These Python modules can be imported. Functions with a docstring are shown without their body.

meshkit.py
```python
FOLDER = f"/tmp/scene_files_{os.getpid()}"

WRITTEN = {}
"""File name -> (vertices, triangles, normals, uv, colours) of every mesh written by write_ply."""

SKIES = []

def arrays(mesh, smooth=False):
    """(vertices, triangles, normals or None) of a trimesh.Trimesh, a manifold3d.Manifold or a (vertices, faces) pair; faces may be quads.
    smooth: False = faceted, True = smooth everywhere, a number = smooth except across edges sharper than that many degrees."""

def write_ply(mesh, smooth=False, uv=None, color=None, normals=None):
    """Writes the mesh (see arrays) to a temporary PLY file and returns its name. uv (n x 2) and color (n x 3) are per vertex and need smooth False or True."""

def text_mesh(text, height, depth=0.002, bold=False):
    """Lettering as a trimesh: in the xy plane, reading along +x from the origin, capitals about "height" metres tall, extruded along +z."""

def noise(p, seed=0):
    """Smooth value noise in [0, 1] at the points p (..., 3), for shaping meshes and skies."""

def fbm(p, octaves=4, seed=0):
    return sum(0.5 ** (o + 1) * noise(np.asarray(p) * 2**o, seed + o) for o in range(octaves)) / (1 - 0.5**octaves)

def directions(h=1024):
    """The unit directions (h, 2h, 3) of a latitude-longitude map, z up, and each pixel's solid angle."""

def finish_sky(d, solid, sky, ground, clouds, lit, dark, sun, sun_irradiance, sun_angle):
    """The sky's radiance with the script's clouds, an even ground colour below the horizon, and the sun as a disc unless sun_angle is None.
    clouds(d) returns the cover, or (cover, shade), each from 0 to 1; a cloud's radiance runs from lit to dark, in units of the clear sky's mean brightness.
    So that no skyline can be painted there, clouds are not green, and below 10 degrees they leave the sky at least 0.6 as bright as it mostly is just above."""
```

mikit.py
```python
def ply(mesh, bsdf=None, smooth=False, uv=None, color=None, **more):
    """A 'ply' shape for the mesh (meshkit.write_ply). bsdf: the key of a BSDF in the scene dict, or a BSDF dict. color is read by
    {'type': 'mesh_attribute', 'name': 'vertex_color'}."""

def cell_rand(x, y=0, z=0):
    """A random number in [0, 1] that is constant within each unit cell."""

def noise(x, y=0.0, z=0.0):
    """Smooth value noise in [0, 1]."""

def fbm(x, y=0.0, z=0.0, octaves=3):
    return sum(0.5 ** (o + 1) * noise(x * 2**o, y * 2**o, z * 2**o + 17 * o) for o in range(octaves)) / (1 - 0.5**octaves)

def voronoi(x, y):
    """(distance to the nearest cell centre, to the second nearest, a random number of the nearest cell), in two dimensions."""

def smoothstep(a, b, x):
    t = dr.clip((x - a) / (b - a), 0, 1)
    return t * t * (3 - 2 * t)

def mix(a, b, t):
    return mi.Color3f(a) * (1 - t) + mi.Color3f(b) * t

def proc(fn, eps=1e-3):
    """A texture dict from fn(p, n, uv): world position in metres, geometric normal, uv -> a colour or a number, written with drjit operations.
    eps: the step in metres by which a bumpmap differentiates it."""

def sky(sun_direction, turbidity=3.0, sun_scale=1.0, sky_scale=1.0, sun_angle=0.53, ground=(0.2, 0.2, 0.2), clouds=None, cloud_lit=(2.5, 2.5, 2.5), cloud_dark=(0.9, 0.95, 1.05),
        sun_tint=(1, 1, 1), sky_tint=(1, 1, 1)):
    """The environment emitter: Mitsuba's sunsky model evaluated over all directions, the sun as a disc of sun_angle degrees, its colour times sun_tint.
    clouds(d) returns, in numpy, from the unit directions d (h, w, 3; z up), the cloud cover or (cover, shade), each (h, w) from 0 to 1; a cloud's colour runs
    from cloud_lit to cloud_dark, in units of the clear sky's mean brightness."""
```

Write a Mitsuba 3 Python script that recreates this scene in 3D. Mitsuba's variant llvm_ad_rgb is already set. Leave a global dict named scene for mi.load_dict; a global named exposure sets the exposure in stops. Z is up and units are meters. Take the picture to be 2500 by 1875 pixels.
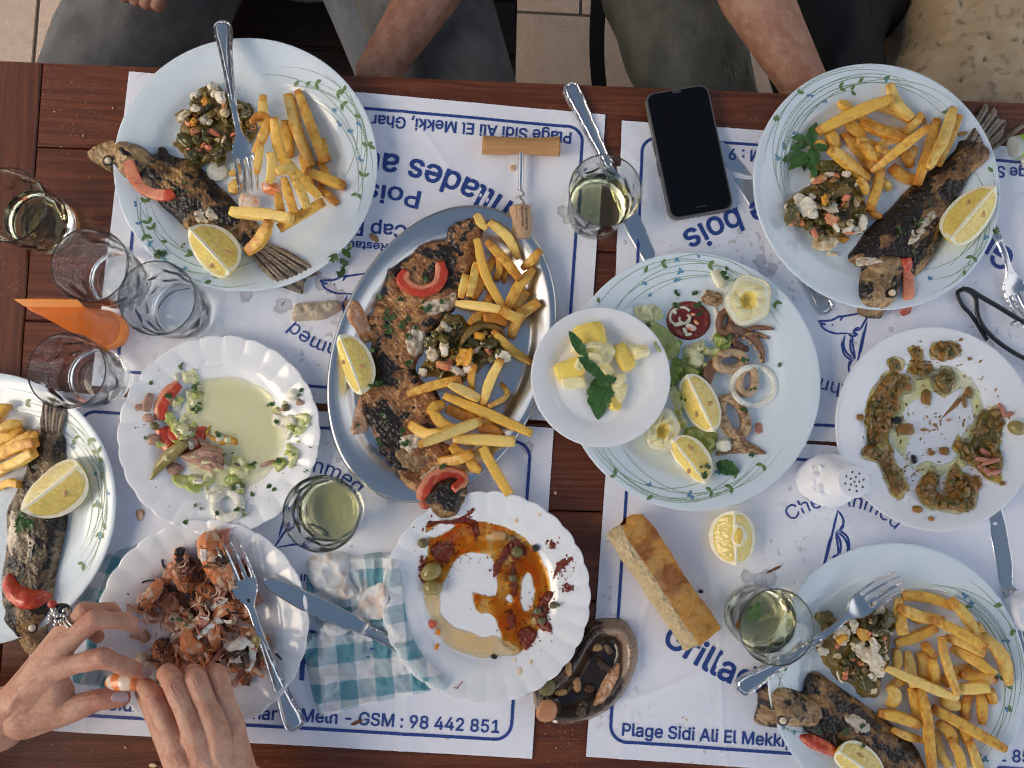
import math, random
import numpy as np, trimesh, shapely
from shapely.geometry import Polygon, LineString, Point
from scipy.spatial import Delaunay
from scipy.interpolate import PchipInterpolator
import drjit as dr
import mitsuba as mi
import mikit, meshkit
T = mi.ScalarTransform4f
rng = np.random.default_rng(7)
random.seed(7)
scene, labels = {}, {}
# ---------------------------------------------------------------- camera, light, exposure
FPX, CAMH = 2150.0, 0.92
CAM = np.array([0.0, 0.0, CAMH])
_F = np.array([0.047, 0.086, -1.0]); _F /= np.linalg.norm(_F)
_R = np.cross(_F, [0, 1, 0]); _R /= np.linalg.norm(_R)
_U = np.cross(_R, _F)
scene['camera'] = {'type': 'perspective', 'fov': 2 * math.degrees(math.atan(1250 / FPX)), 'fov_axis': 'x', 'near_clip': 0.02, 'far_clip': 400.0,
                   'to_world': T().look_at(origin=CAM.tolist(), target=(CAM + _F).tolist(), up=[0, 1, 0])}
scene['daylight'] = mikit.sky([-0.75, -0.25, 0.62], turbidity=3, sun_scale=0.22, sun_angle=36, sky_scale=1.0, ground=(0.25, 0.23, 0.2),
                              clouds=lambda d: 1.0, cloud_lit=(2.4, 2.45, 2.6), cloud_dark=(1.0, 1.05, 1.1))
exposure = 2.62
# ---------------------------------------------------------------- helpers
CNT = {}
def uniq(k):
    n = CNT.get(k, 0); CNT[k] = n + 1
    return k if n == 0 else f"{k}_{n:03d}"
def thing(name, label, cat, group=None):
    key = uniq(name); labels[key] = {'label': label, 'category': cat}
    if group: labels[key]['group'] = group
    return key
def struct(name):
    key = uniq(name); labels[key] = {'kind': 'structure'}
    return key
def put(mesh, mat, key=None, parent=None, name=None, smooth=True, uv=None, label=None, stuff=False, **kw):
    """One entry of the scene: a thing's own mesh (key) or a part (parent, name)."""
    if key is None: key = uniq(parent + '__' + name)
    if label: labels.setdefault(key, {})['label'] = label
    if stuff: labels.setdefault(key, {})['kind'] = 'stuff'
    if isinstance(mesh, (tuple, list)): mesh = trimesh.Trimesh(mesh[0], mesh[1], process=False)
    if uv is not None and len(uv) != len(mesh.vertices): raise ValueError(key)
    scene[key] = mikit.ply(mesh, mat, smooth=smooth, uv=uv, **kw)
    return key
# pixel of the 2500 x 1875 photograph -> the point of the place at height z.  Views: the zooms the points were read from.
VIEW = {0: (0, 0, 1.1302), 1: (0, 0, .42495), 2: (780, 0, .42495), 3: (1560, 0, .42495), 4: (0, 600, .42495), 5: (780, 600, .42495), 6: (1560, 600, .42495),
        7: (0, 1175, .42495), 8: (780, 1175, .42495), 9: (1560, 1175, .42495), 10: (0, 1425, .27125), 11: (2000, 0, .22604), 12: (2250, 550, .21097),
        13: (2300, 1150, .21097), 14: (400, 1275, .18083), 15: (300, 1425, .18083), 16: (0, 400, .27125), 17: (1200, 300, .22604)}
def V(k, *pts):
    ox, oy, s = VIEW[k]
    a = np.array(pts, float).reshape(-1, 2)
    return a * s + [ox, oy]
def W(p, z=0.0):
    p = np.asarray(p, float); one = p.ndim == 1
    p = np.atleast_2d(p)
    d = _F + ((p[:, :1] - 1250) / FPX) * _R - ((p[:, 1:2] - 937.5) / FPX) * _U
    t = (np.asarray(z, float).reshape(-1, 1) - CAM[2]) / d[:, 2:3]
    q = CAM + t * d
    return q[0] if one else q
def on(p, zf, dz=0.0):
    """Unproject on a height function zf(xy)."""
    p = np.atleast_2d(np.asarray(p, float))
    z = np.zeros(len(p))
    for _ in range(5):
        q = W(p, z); z = zf(q[:, :2]) + dz
    q = W(p, z); q[:, 2] = z
    return q
def vn(p, f, seed=0, octaves=3):
    return meshkit.fbm(np.asarray(p) * f, octaves, seed) - 0.5
def UV(n, u, v=0.5):
    a = np.empty((n, 2)); a[:, 0] = u; a[:, 1] = v
    return a
def spline(pts, n, closed=False):
    """Catmull-Rom through the points, n samples evenly by length."""
    p = np.asarray(pts, float)
    if closed: q = np.vstack([p[-1:], p, p[:2]])
    else: q = np.vstack([2 * p[0] - p[1], p, 2 * p[-1] - p[-2]])
    out = []
    for i in range(1, len(q) - 2):
        t = np.linspace(0, 1, 14, endpoint=False)[:, None]
        a, b, c, d = q[i - 1], q[i], q[i + 1], q[i + 2]
        out.append(0.5 * (2 * b + (c - a) * t + (2 * a - 5 * b + 4 * c - d) * t**2 + (3 * b - a - 3 * c + d) * t**3))
    out = np.vstack(out + [q[-2][None]])
    s = np.concatenate([[0], np.cumsum(np.linalg.norm(np.diff(out, axis=0), axis=1))])
    x = np.linspace(0, s[-1], n, endpoint=not closed)
    return np.stack([np.interp(x, s, out[:, k]) for k in range(out.shape[1])], 1)
def loft(pts, a, b, n=20, m=14, p=2.0, up=(0, 0, 1), twist=None, smooth_path=True):
    """A tube along pts with half-width a and half-height b per control point (superellipse of power p), closed round ends.
    Returns V, F, s (0..1 along), t (0..1 around)."""
    pts = np.asarray(pts, float); k = len(pts)
    P = spline(pts, n) if smooth_path and k > 2 else np.stack([np.interp(np.linspace(0, 1, n), np.linspace(0, 1, k), pts[:, j]) for j in range(3)], 1)
    x = np.linspace(0, 1, n)
    L0 = np.concatenate([[0], np.cumsum(np.linalg.norm(np.diff(pts, axis=0), axis=1))]); L0 /= L0[-1]
    if k == 1 or len(np.atleast_1d(a)) == 1: A = np.full(n, float(np.atleast_1d(a)[0]))
    else: A = PchipInterpolator(np.linspace(0, 1, len(a)) if len(a) != k else L0, a)(x)
    if len(np.atleast_1d(b)) == 1: B = np.full(n, float(np.atleast_1d(b)[0]))
    else: B = PchipInterpolator(np.linspace(0, 1, len(b)) if len(b) != k else L0, b)(x)
    tan = np.gradient(P, axis=0); tan /= np.linalg.norm(tan, axis=1, keepdims=True) + 1e-12
    side = np.cross(np.broadcast_to(up, tan.shape), tan); side /= np.linalg.norm(side, axis=1, keepdims=True) + 1e-12
    top = np.cross(tan, side)
    th = np.arange(m) * 2 * np.pi / m
    cx = np.sign(np.cos(th)) * np.abs(np.cos(th)) ** (2 / p); cy = np.sign(np.sin(th)) * np.abs(np.sin(th)) ** (2 / p)
    if twist is not None:
        tw = np.interp(x, np.linspace(0, 1, len(twist)), twist)[:, None]
        side, top = side * np.cos(tw) + top * np.sin(tw), top * np.cos(tw) - side * np.sin(tw)
    v = P[:, None] + (A[:, None] * cx)[..., None] * side[:, None] + (B[:, None] * cy)[..., None] * top[:, None]
    i, j = np.meshgrid(np.arange(n - 1), np.arange(m), indexing='ij')
    q = np.stack([i * m + j, i * m + (j + 1) % m, (i + 1) * m + (j + 1) % m, (i + 1) * m + j], -1).reshape(-1, 4)
    f = [q[:, [0, 1, 2]], q[:, [0, 2, 3]]]
    c0, c1 = n * m, n * m + 1; jj = np.arange(m)
    f += [np.stack([np.full(m, c0), (jj + 1) % m, jj], 1), np.stack([np.full(m, c1), (n - 1) * m + jj, (n - 1) * m + (jj + 1) % m], 1)]
    vv = np.vstack([v.reshape(-1, 3), P[:1], P[-1:]])
    s = np.concatenate([np.repeat(x, m), [0, 1]]); t = np.concatenate([np.tile(th / 2 / np.pi, n), [0, 0]])
    F = np.vstack(f)[:, ::-1]
    return vv, F, s, t
def tube(pts, r, n=30, m=8, **k):
    r = np.atleast_1d(np.asarray(r, float))
    return loft(pts, r if len(r) > 1 else [r[0]], r if len(r) > 1 else [r[0]], n=n, m=m, **k)
def lathe(prof, n=64, closed=True):
    """Revolve an (r, z) profile; points on the axis (r = 0) are kept single. The profile runs so that normals point out."""
    vs, rows = [], []
    th = np.arange(n) * 2 * np.pi / n; at = 0
    for r, z in prof:
        if r < 1e-9: vs.append([[0, 0, z]]); rows.append(np.full(n, at)); at += 1
        else: vs.append(np.stack([r * np.cos(th), r * np.sin(th), np.full(n, z)], 1)); rows.append(at + np.arange(n)); at += n
    f = []
    for a, b in zip(rows[:-1], rows[1:]):
        a2, b2 = np.roll(a, -1), np.roll(b, -1)
        q1, q2 = np.stack([a, a2, b2], 1), np.stack([a, b2, b], 1)
        if a[0] == a[1]: f.append(q2)
        elif b[0] == b[1]: f.append(q1)
        else: f += [q1, q2]
    return np.vstack(vs), np.vstack(f)
def join(ms):
    """Join (V, F) pairs or (V, F, uv) triples."""
    vs, fs, us, at = [], [], [], 0
    for m in ms:
        vs.append(m[0]); fs.append(np.asarray(m[1]) + at); at += len(m[0])
        if len(m) > 2: us.append(m[2])
    return (np.vstack(vs), np.vstack(fs)) + ((np.vstack(us),) if us else ())
def rotz(v, a, c=(0, 0, 0)):
    v = np.asarray(v) - c; ca, sa = math.cos(a), math.sin(a)
    return np.stack([v[:, 0] * ca - v[:, 1] * sa, v[:, 0] * sa + v[:, 1] * ca, v[:, 2]], 1) + c
def eul(rx=0, ry=0, rz=0):
    return trimesh.transformations.euler_matrix(rx, ry, rz)[:3, :3]
ICO = {k: trimesh.creation.icosphere(k) for k in range(5)}
def blob(c, size, rot=(0, 0, 0), seed=0, rough=.25, freq=1.6, e=1.0, sub=2):
    """A lumpy piece: superellipsoid (e < 1 boxier) with noise, sizes are half-extents."""
    m = ICO[sub]; v = np.array(m.vertices)
    w = np.sign(v) * np.abs(v) ** e
    w = w * (1 + rough * 2 * vn(v + seed * 7.3, freq, int(seed * 10), 3))[:, None]
    w = (w * np.asarray(size)) @ eul(*rot).T + c
    return w, np.array(m.faces)
def triang(poly, step, jitter=.25, seed=0):
    """Points and triangles filling a shapely polygon; returns V2, F, distance to the boundary."""
    g = np.random.default_rng(seed)
    rings = [poly.exterior] + list(poly.interiors)
    B = []
    for r in rings:
        n = max(8, int(r.length / step)); B.append(np.array([r.interpolate(i / n, normalized=True).coords[0] for i in range(n)]))
    B = np.vstack(B)
    x0, y0, x1, y1 = poly.bounds
    gx, gy = np.meshgrid(np.arange(x0, x1 + step, step), np.arange(y0, y1 + step, step * .866))
    gx[1::2] += step / 2
    p = np.stack([gx.ravel(), gy.ravel()], 1); p += g.uniform(-jitter, jitter, p.shape) * step
    ins = shapely.contains_xy(poly, p[:, 0], p[:, 1]); p = p[ins]
    d = shapely.distance(shapely.points(p), poly.boundary); k = d > step * .45
    P = np.vstack([B, p[k]]); D = np.concatenate([np.zeros(len(B)), d[k]])
    f = Delaunay(P).simplices
    c = P[f].mean(1); f = f[shapely.contains_xy(poly, c[:, 0], c[:, 1])]
    a, b = P[f[:, 1]] - P[f[:, 0]], P[f[:, 2]] - P[f[:, 0]]
    cr = a[:, 0] * b[:, 1] - a[:, 1] * b[:, 0]
    f = f[np.abs(cr) > step * step * 1e-3]; cr = cr[np.abs(cr) > step * step * 1e-3]
    f[cr < 0] = f[cr < 0][:, ::-1]
    return P, f, D, len(B)
def clean(poly):
    poly = poly if poly.is_valid else poly.buffer(0)
    if poly.geom_type != 'Polygon': poly = max(poly.geoms, key=lambda g: g.area)
    return poly
def smoothpoly(pts, n=90): return clean(Polygon(spline(pts, n, True)))
def mound(poly, zf, h, edge, step, amp=0., freq=150., seed=0, shape=.5, lift=0., closed=True, sharp=None):
    """A piece lying on the height function zf with the outline poly (world xy): rises within 'edge' of its rim to h; noise amp."""
    poly = clean(poly)
    P, f, d, nb = triang(poly, step, seed=seed)
    base = zf(P) + lift
    t = np.clip(d / edge, 0, 1)
    hh = h(P, d) if callable(h) else h
    z = base + hh * (1 - (1 - t) ** 2) ** shape
    if amp: z = z + amp * 2 * vn(np.c_[P, np.zeros(len(P))], freq, seed, 4) * np.clip(d / edge * 2, 0.15, 1)
    v = np.c_[P, z]
    if closed:
        n = len(P); vb = np.c_[P, base - 1e-5]
        v = np.vstack([v, vb]); f = np.vstack([f, f[:, ::-1] + n])
        d = np.concatenate([d, np.zeros(n)])
        # side band between the two rims is closed by their shared outline (the top meets the base there)
    return v, f, d
flat0 = lambda xy: np.zeros(len(xy))
# ---------------------------------------------------------------- materials
def rgb(*c): return {'type': 'rgb', 'value': list(c)}
def prin(key, color, rough=.5, two=True, bump=None, **kw):
    b = {'type': 'principled', 'base_color': color if isinstance(color, dict) else rgb(*color), 'roughness': rough, **kw}
    if bump: b = {'type': 'bumpmap', 'arbitrary': bump[0], 'scale': bump[1], 'bsdf': b}
    scene[key] = {'type': 'twosided', 'bsdf': b} if two else b
    return key
mix, ss, fbm, noise = mikit.mix, mikit.smoothstep, mikit.fbm, mikit.noise
# Many foods share one procedural material: uv.x picks a pair of colours, uv.y moves the balance from the first to the second,
# a noise breaks the border between them into patches.
PAIRS, PIDX = [], {}
def pair(name, a, b, freq=300., soft=.18):
    PIDX[name] = len(PAIRS) + .5; PAIRS.append((*a, *b, freq, soft))
pair('fry', (.80, .48, .085), (.50, .19, .022), 230, .30)
pair('fry_pale', (.84, .60, .17), (.64, .31, .045), 230, .30)
pair('char', (.012, .009, .007), (.21, .115, .05), 170, .16)
pair('charskin', (.016, .012, .01), (.13, .085, .05), 330, .2)
pair('filletskin', (.02, .011, .007), (.34, .165, .07), 150, .2)
pair('flesh', (.62, .54, .42), (.30, .18, .085), 260, .16)
pair('fin', (.26, .2, .14), (.06, .045, .035), 500, .25)
pair('silver', (.30, .27, .22), (.08, .055, .035), 420, .25)
pair('tomato', (.50, .050, .020), (.66, .24, .13), 260, .22)
pair('tomato_dark', (.20, .022, .014), (.40, .10, .05), 420, .25)
pair('tomato_in', (.66, .20, .11), (.72, .36, .12), 330, .25)
pair('rind', (.80, .60, .12), (.85, .76, .40), 260, .3)
pair('pith', (.86, .82, .62), (.80, .70, .36), 260, .3)
pair('pulp', (.82, .66, .20), (.76, .54, .11), 420, .3)
pair('pulp_pale', (.82, .75, .42), (.74, .58, .2), 420, .3)
pair('green_pepper', (.13, .105, .022), (.055, .05, .012), 330, .25)
pair('olive_mush', (.17, .115, .028), (.30, .18, .05), 330, .25)
pair('egg_white', (.78, .71, .56), (.52, .37, .18), 230, .2)
pair('egg_yolk', (.75, .40, .045), (.62, .26, .02), 260, .3)
pair('parsley', (.045, .11, .02), (.02, .055, .012), 700, .3)
pair('mint', (.055, .15, .030), (.022, .07, .014), 500, .3)
pair('lettuce', (.50, .55, .14), (.70, .68, .40), 200, .3)
pair('lettuce_dark', (.22, .30, .06), (.42, .45, .13), 200, .3)
pair('onion', (.80, .79, .70), (.66, .63, .48), 300, .3)
pair('squid', (.52, .36, .21), (.18, .085, .035), 300, .2)
pair('squid_dark', (.20, .10, .06), (.07, .035, .022), 300, .2)
pair('tuna', (.42, .25, .18), (.26, .13, .09), 500, .3)
pair('shell', (.58, .22, .09), (.30, .09, .035), 330, .25)
pair('shell_pale', (.68, .48, .34), (.46, .20, .09), 330, .25)
pair('shell_bed', (.40, .17, .08), (.13, .055, .028), 260, .25)
pair('shell_dark', (.20, .075, .03), (.04, .02, .013), 330, .25)
pair('harissa', (.21, .028, .009), (.07, .011, .005), 700, .3)
pair('mush', (.27, .125, .022), (.13, .065, .014), 330, .25)
pair('olive', (.25, .20, .055), (.32, .25, .09), 200, .3)
pair('caper', (.10, .095, .035), (.16, .13, .05), 500, .3)
pair('crust', (.62, .30, .075), (.42, .14, .025), 60, .25)
pair('crumb', (.72, .54, .27), (.60, .40, .16), 400, .3)
pair('crumb_grey', (.55, .45, .33), (.40, .30, .19), 500, .3)
pair('cucumber', (.36, .42, .13), (.48, .52, .22), 300, .3)
pair('seed', (.52, .30, .12), (.36, .18, .06), 500, .3)
pair('shrimp_meat', (.82, .70, .56), (.80, .24, .07), 170, .2)
pair('cork', (.56, .36, .21), (.40, .22, .11), 600, .3)
pair('black', (.012, .012, .012), (.03, .025, .02), 600, .3)
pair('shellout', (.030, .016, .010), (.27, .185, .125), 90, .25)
pair('shellin', (.055, .03, .015), (.16, .10, .06), 60, .3)
pair('white_scrap', (.80, .78, .72), (.66, .60, .50), 400, .3)
pair('fishhead', (.34, .22, .12), (.015, .012, .01), 190, .14)
pair('meat_pink', (.50, .22, .15), (.36, .12, .08), 400, .3)
pair('oil_orange', (.66, .20, .012), (.72, .30, .03), 90, .3)
pair('oil_pale', (.70, .48, .22), (.78, .62, .42), 90, .3)
pair('oil_green', (.62, .58, .31), (.68, .64, .40), 60, .3)
pair('oil_yellow', (.64, .58, .30), (.72, .69, .48), 60, .3)
pair('tube_orange', (.72, .17, .012), (.66, .14, .01), 60, .3)
pair('mush_e', (.28, .13, .024), (.13, .10, .020), 200, .2)
pair('carapace', (.58, .19, .065), (.62, .42, .29), 190, .2)
pair('carapace_dark', (.40, .13, .05), (.10, .045, .025), 190, .2)
def pal(p, n, uv):
    i = mi.UInt32(dr.clip(dr.floor(uv.x), 0, len(PAIRS) - 1))
    g = [dr.gather(mi.Float, PALBUF[k], i) for k in range(8)]
    q = p * g[6]
    x = fbm(q.x, q.y, q.z, 4) + (uv.y - 0.5)
    t = ss(0.5 - g[7], 0.5 + g[7], x)
    c = mi.Color3f(g[0], g[1], g[2]) * (1 - t) + mi.Color3f(g[3], g[4], g[5]) * t
    gr = noise(p.x * 2100, p.y * 2100, p.z * 2100)
    return c * (0.82 + 0.36 * gr)
PALBUF = [mi.Float([pp[k] for pp in PAIRS]) for k in range(8)]
dr.eval(PALBUF)
PAL = mikit.proc(pal)
prin('food_dry', PAL, .6, specular=.35)
prin('food', PAL, .38, specular=.5)
prin('food_wet', PAL, .16, specular=.6)
def fishcol(p, n, uv):
    # uv: metres along and across the fish; tens of uv.x: 0 dark body, 1 head, 2 silvery body, 3 opened fillet
    k = dr.floor(uv.x / 10.0); s = uv.x - 10.0 * k; t = uv.y
    f1 = fbm(s * dr.select(k == 3.0, 34.0, 48.0), t * dr.select(k == 3.0, 44.0, 84.0), k * 3.7, 4); f2 = fbm(s * 170, t * 210, 3.0, 3); fine = noise(s * 950, t * 950, 1.0); f3 = fbm(s * 120, t * 150, 8.0, 3)
    is1, is2, is3 = k == 1.0, k == 2.0, k == 3.0
    bias = dr.select(is1, -.035, dr.select(is2, -.030, dr.select(is3, -.028, .034)))
    ch = ss(.455, .535, f1 * .62 + f3 * .22 + f2 * .16 + bias)
    def c3(a, b, c, d): return mi.Color3f(*[dr.select(is1, b[i], dr.select(is2, c[i], dr.select(is3, d[i], a[i]))) for i in range(3)])
    lo, hi = c3((.085, .042, .018), (.20, .115, .05), (.10, .068, .038), (.20, .075, .028)), c3((.46, .25, .085), (.54, .36, .18), (.38, .28, .165), (.60, .31, .115))
    b = ss(.28, .74, f2 * .4 + f3 * .6)
    c = lo * (1 - b) + hi * b
    scale = ss(.25, .8, dr.abs(dr.sin(s * 640 + t * 520)) * dr.abs(dr.sin(s * 640 - t * 520)))      # rows of scales
    scale = dr.select(is1 | is3, mi.Float(.5), scale)
    scale = .5 + (scale - .5) * ss(.45, .7, f3) * .9
    c = c * (.76 + .44 * scale)
    return (c * (1 - ch) + mi.Color3f(.018, .012, .009) * (.5 + scale) * ch) * (.80 + .40 * fine)
prin('fish_skin', mikit.proc(fishcol), .36, specular=.5, bump=(mikit.proc(lambda p, n, uv: fbm(uv.x * 300, uv.y * 420, 2.0, 3) + .16 * dr.abs(dr.sin(uv.x * 640 + uv.y * 520)) * dr.abs(dr.sin(uv.x * 640 - uv.y * 520))), .0026))
def liquid(key, sig):
    scene[key + '_medium'] = {'type': 'homogeneous', 'albedo': 0.0, 'sigma_t': rgb(*[q / 2000 for q in sig]), 'scale': 2000.0}
    scene[key] = {'type': 'dielectric', 'int_ior': 1.25, 'ext_ior': 1.0}
liquid('oil_brown_bsdf', (110, 260, 900)); liquid('oil_orange_bsdf', (0, 520, 2000)); liquid('oil_pale_bsdf', (0, 115, 420)); liquid('oil_green_bsdf', (4, 10, 110)); liquid('oil_yellow_bsdf', (10, 24, 260))
def food(mesh, u, v=.5, mat='food', **kw):
    n = len(mesh[0])
    return put((mesh[0], mesh[1]), mat, uv=UV(n, PIDX[u], v), **kw)
# ---------------------------------------------------------------- the setting
prin('porcelain', (.80, .81, .82), .12, specular=.6, clearcoat=.5, clearcoat_gloss=.95)
prin('opal', (.70, .78, .82), .12, specular=.6, clearcoat=.5, clearcoat_gloss=.95)
prin('ink', (.022, .055, .24), .5)
prin('leaf_print', (.13, .22, .07), .3); prin('blue_print', (.12, .27, .40), .3); prin('stem_print', (.26, .36, .24), .3)
scene['steel'] = {'type': 'twosided', 'bsdf': {'type': 'principled', 'base_color': rgb(.62, .62, .62), 'metallic': 1.0, 'roughness': .2}}
scene['steel_brushed'] = {'type': 'twosided', 'bsdf': {'type': 'principled', 'base_color': rgb(.60, .60, .60), 'metallic': 1.0, 'roughness': .3}}
def wood(p, n, uv):
    # uv.x: metres along the grain, uv.y: metres across, both shifted per plank
    w = fbm(uv.x * 6, uv.y * 40, 3.0, 3)
    g = fbm(uv.x * 9, uv.y * 420 + w * 6, 1.0, 4)
    k = noise(dr.floor(uv.y / 3.0) * 7.31 + .5, 4.5, 2.0)
    fine = noise(uv.x * 60, uv.y * 2600, 0.0)
    a = mix((.080, .021, .009), (.160, .046, .018), ss(.25, .78, g * .75 + .25 * fine))
    a = a * (0.82 + 0.55 * k)
    scratch = ss(.80, .9, noise(p.x * 900, p.y * 900, 5.0)) * ss(.62, .8, noise(p.x * 40, p.y * 40, 9.0))
    return mix(a, (.30, .24, .20), scratch * .35)
prin('table_wood', mikit.proc(wood), .32, specular=.35, clearcoat=.1, clearcoat_gloss=.8)
WD = mikit.proc(lambda p, n, uv: fbm(uv.x * 9, uv.y * 420, 1.0, 3))
def box(x0, x1, y0, y1, z0, z1, ch=0.0015):
    """Box with chamfered top edges."""
    v = []
    for (i, z) in ((0, z0), (0, z1 - ch), (ch, z1)):
        v += [(x0 + i, y0 + i, z), (x1 - i, y0 + i, z), (x1 - i, y1 - i, z), (x0 + i, y1 - i, z)]
    f = [(0, 2, 1), (0, 3, 2)]
    for l in (0, 4):
        for k in range(4):
            a, b = l + k, l + (k + 1) % 4
            f += [(a, b, b + 4), (a, b + 4, a + 4)]
    f += [(8, 9, 10), (8, 10, 11)]
    return np.array(v, float), np.array(f)
# table frame: origin at a point of the far edge, x along it
EA, EB = W(V(0, (100, 135)))[0], W(V(0, (2212, 222)))[0]
SEAM = W(V(4, (45, 730)))[0]; S0 = W(V(1, (240, 380)))[0]
tang = math.atan2(EB[1] - EA[1], EB[0] - EA[0])
tdir = np.array([math.cos(tang), math.sin(tang)]); tnor = np.array([-tdir[1], tdir[0]])
sx = (S0[:2] - EA[:2]) @ tdir      # seam position along the edge
def tw(v):
    v = np.asarray(v, float)
    return np.c_[EA[:2] + v[:, :1] * tdir + v[:, 1:2] * tnor, v[:, 2]]
def plank(x0, x1, y0, y1, z0, z1, parent, name, along='x', ph=0, mat='table_wood'):
    v, f = box(x0, x1, y0, y1, z0, z1)
    uv = v[:, :2].copy() if along == 'x' else v[:, [1, 0]].copy()
    uv[:, 0] += ph * 1.37; uv[:, 1] = (uv[:, 1] - uv[:, 1].min()) + ph * 3.0 + .4
    # faceted: unshare
    vv, ff = v[f].reshape(-1, 3), np.arange(len(f) * 3).reshape(-1, 3)
    return put((tw(vv), ff), mat, parent=parent, name=name, smooth=False, uv=uv[f].reshape(-1, 2))
tb = thing('dining_table', 'dark reddish brown wooden dining table with plank top, covered with plates and paper mats', 'table')
X0, X1 = sx - .0475 - .035, sx + 1.32
wplank = .092
ys = 0.0
for i in range(9):
    plank(sx + .0006, X1, ys - wplank + .0012, ys, -.028, -0.0002 * (i % 3), tb, 'plank', 'x', i)
    ys -= wplank
plank(X0, sx - .0006, ys, 0, -.028, 0.0002, tb, 'end_board', 'y', 13)
plank(X0 + .05, X1 - .05, ys + .06, -.09, -.10, -.0285, tb, 'apron', 'x', 15)
for (lx, ly) in ((X0 + .1, -.13), (X1 - .17, -.13), (X0 + .1, ys + .1), (X1 - .17, ys + .1)):
    plank(lx, lx + .07, ly - .035, ly + .035, -.75, -.1005, tb, 'leg', 'y', 16)
# floor
FZ = -0.75
def tilecol(p, n, uv):
    a = fbm(p.x * 60, p.y * 60, 2.0, 4); b = noise(p.x * 700, p.y * 700, 1.0)
    c = mix((.42, .31, .235), (.50, .39, .31), a)
    return c * (0.85 + .3 * b) * (0.93 + .14 * uv.x)
prin('tile', mikit.proc(tilecol), .55, bump=(mikit.proc(lambda p, n, uv: fbm(p.x * 260, p.y * 260, 1.0, 3)), .0012))
prin('grout', (.10, .085, .075), .8)
gx0, gx1, gy0, gy1 = -2.6, 3.0, -1.6, 2.6
fl = struct('floor')
v, f = box(-14, 14, -14, 14, FZ - .1, FZ - .004, .001); put((v, f), 'grout', key=fl, smooth=False)
fo = W(V(2, (1500, 85)), FZ)[0]      # a joint crossing seen between the two guests
fd = W(V(2, (1130, 60), (1710, 92)), FZ); fang = math.atan2(fd[1, 1] - fd[0, 1], fd[1, 0] - fd[0, 0])
TS = .30
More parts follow.
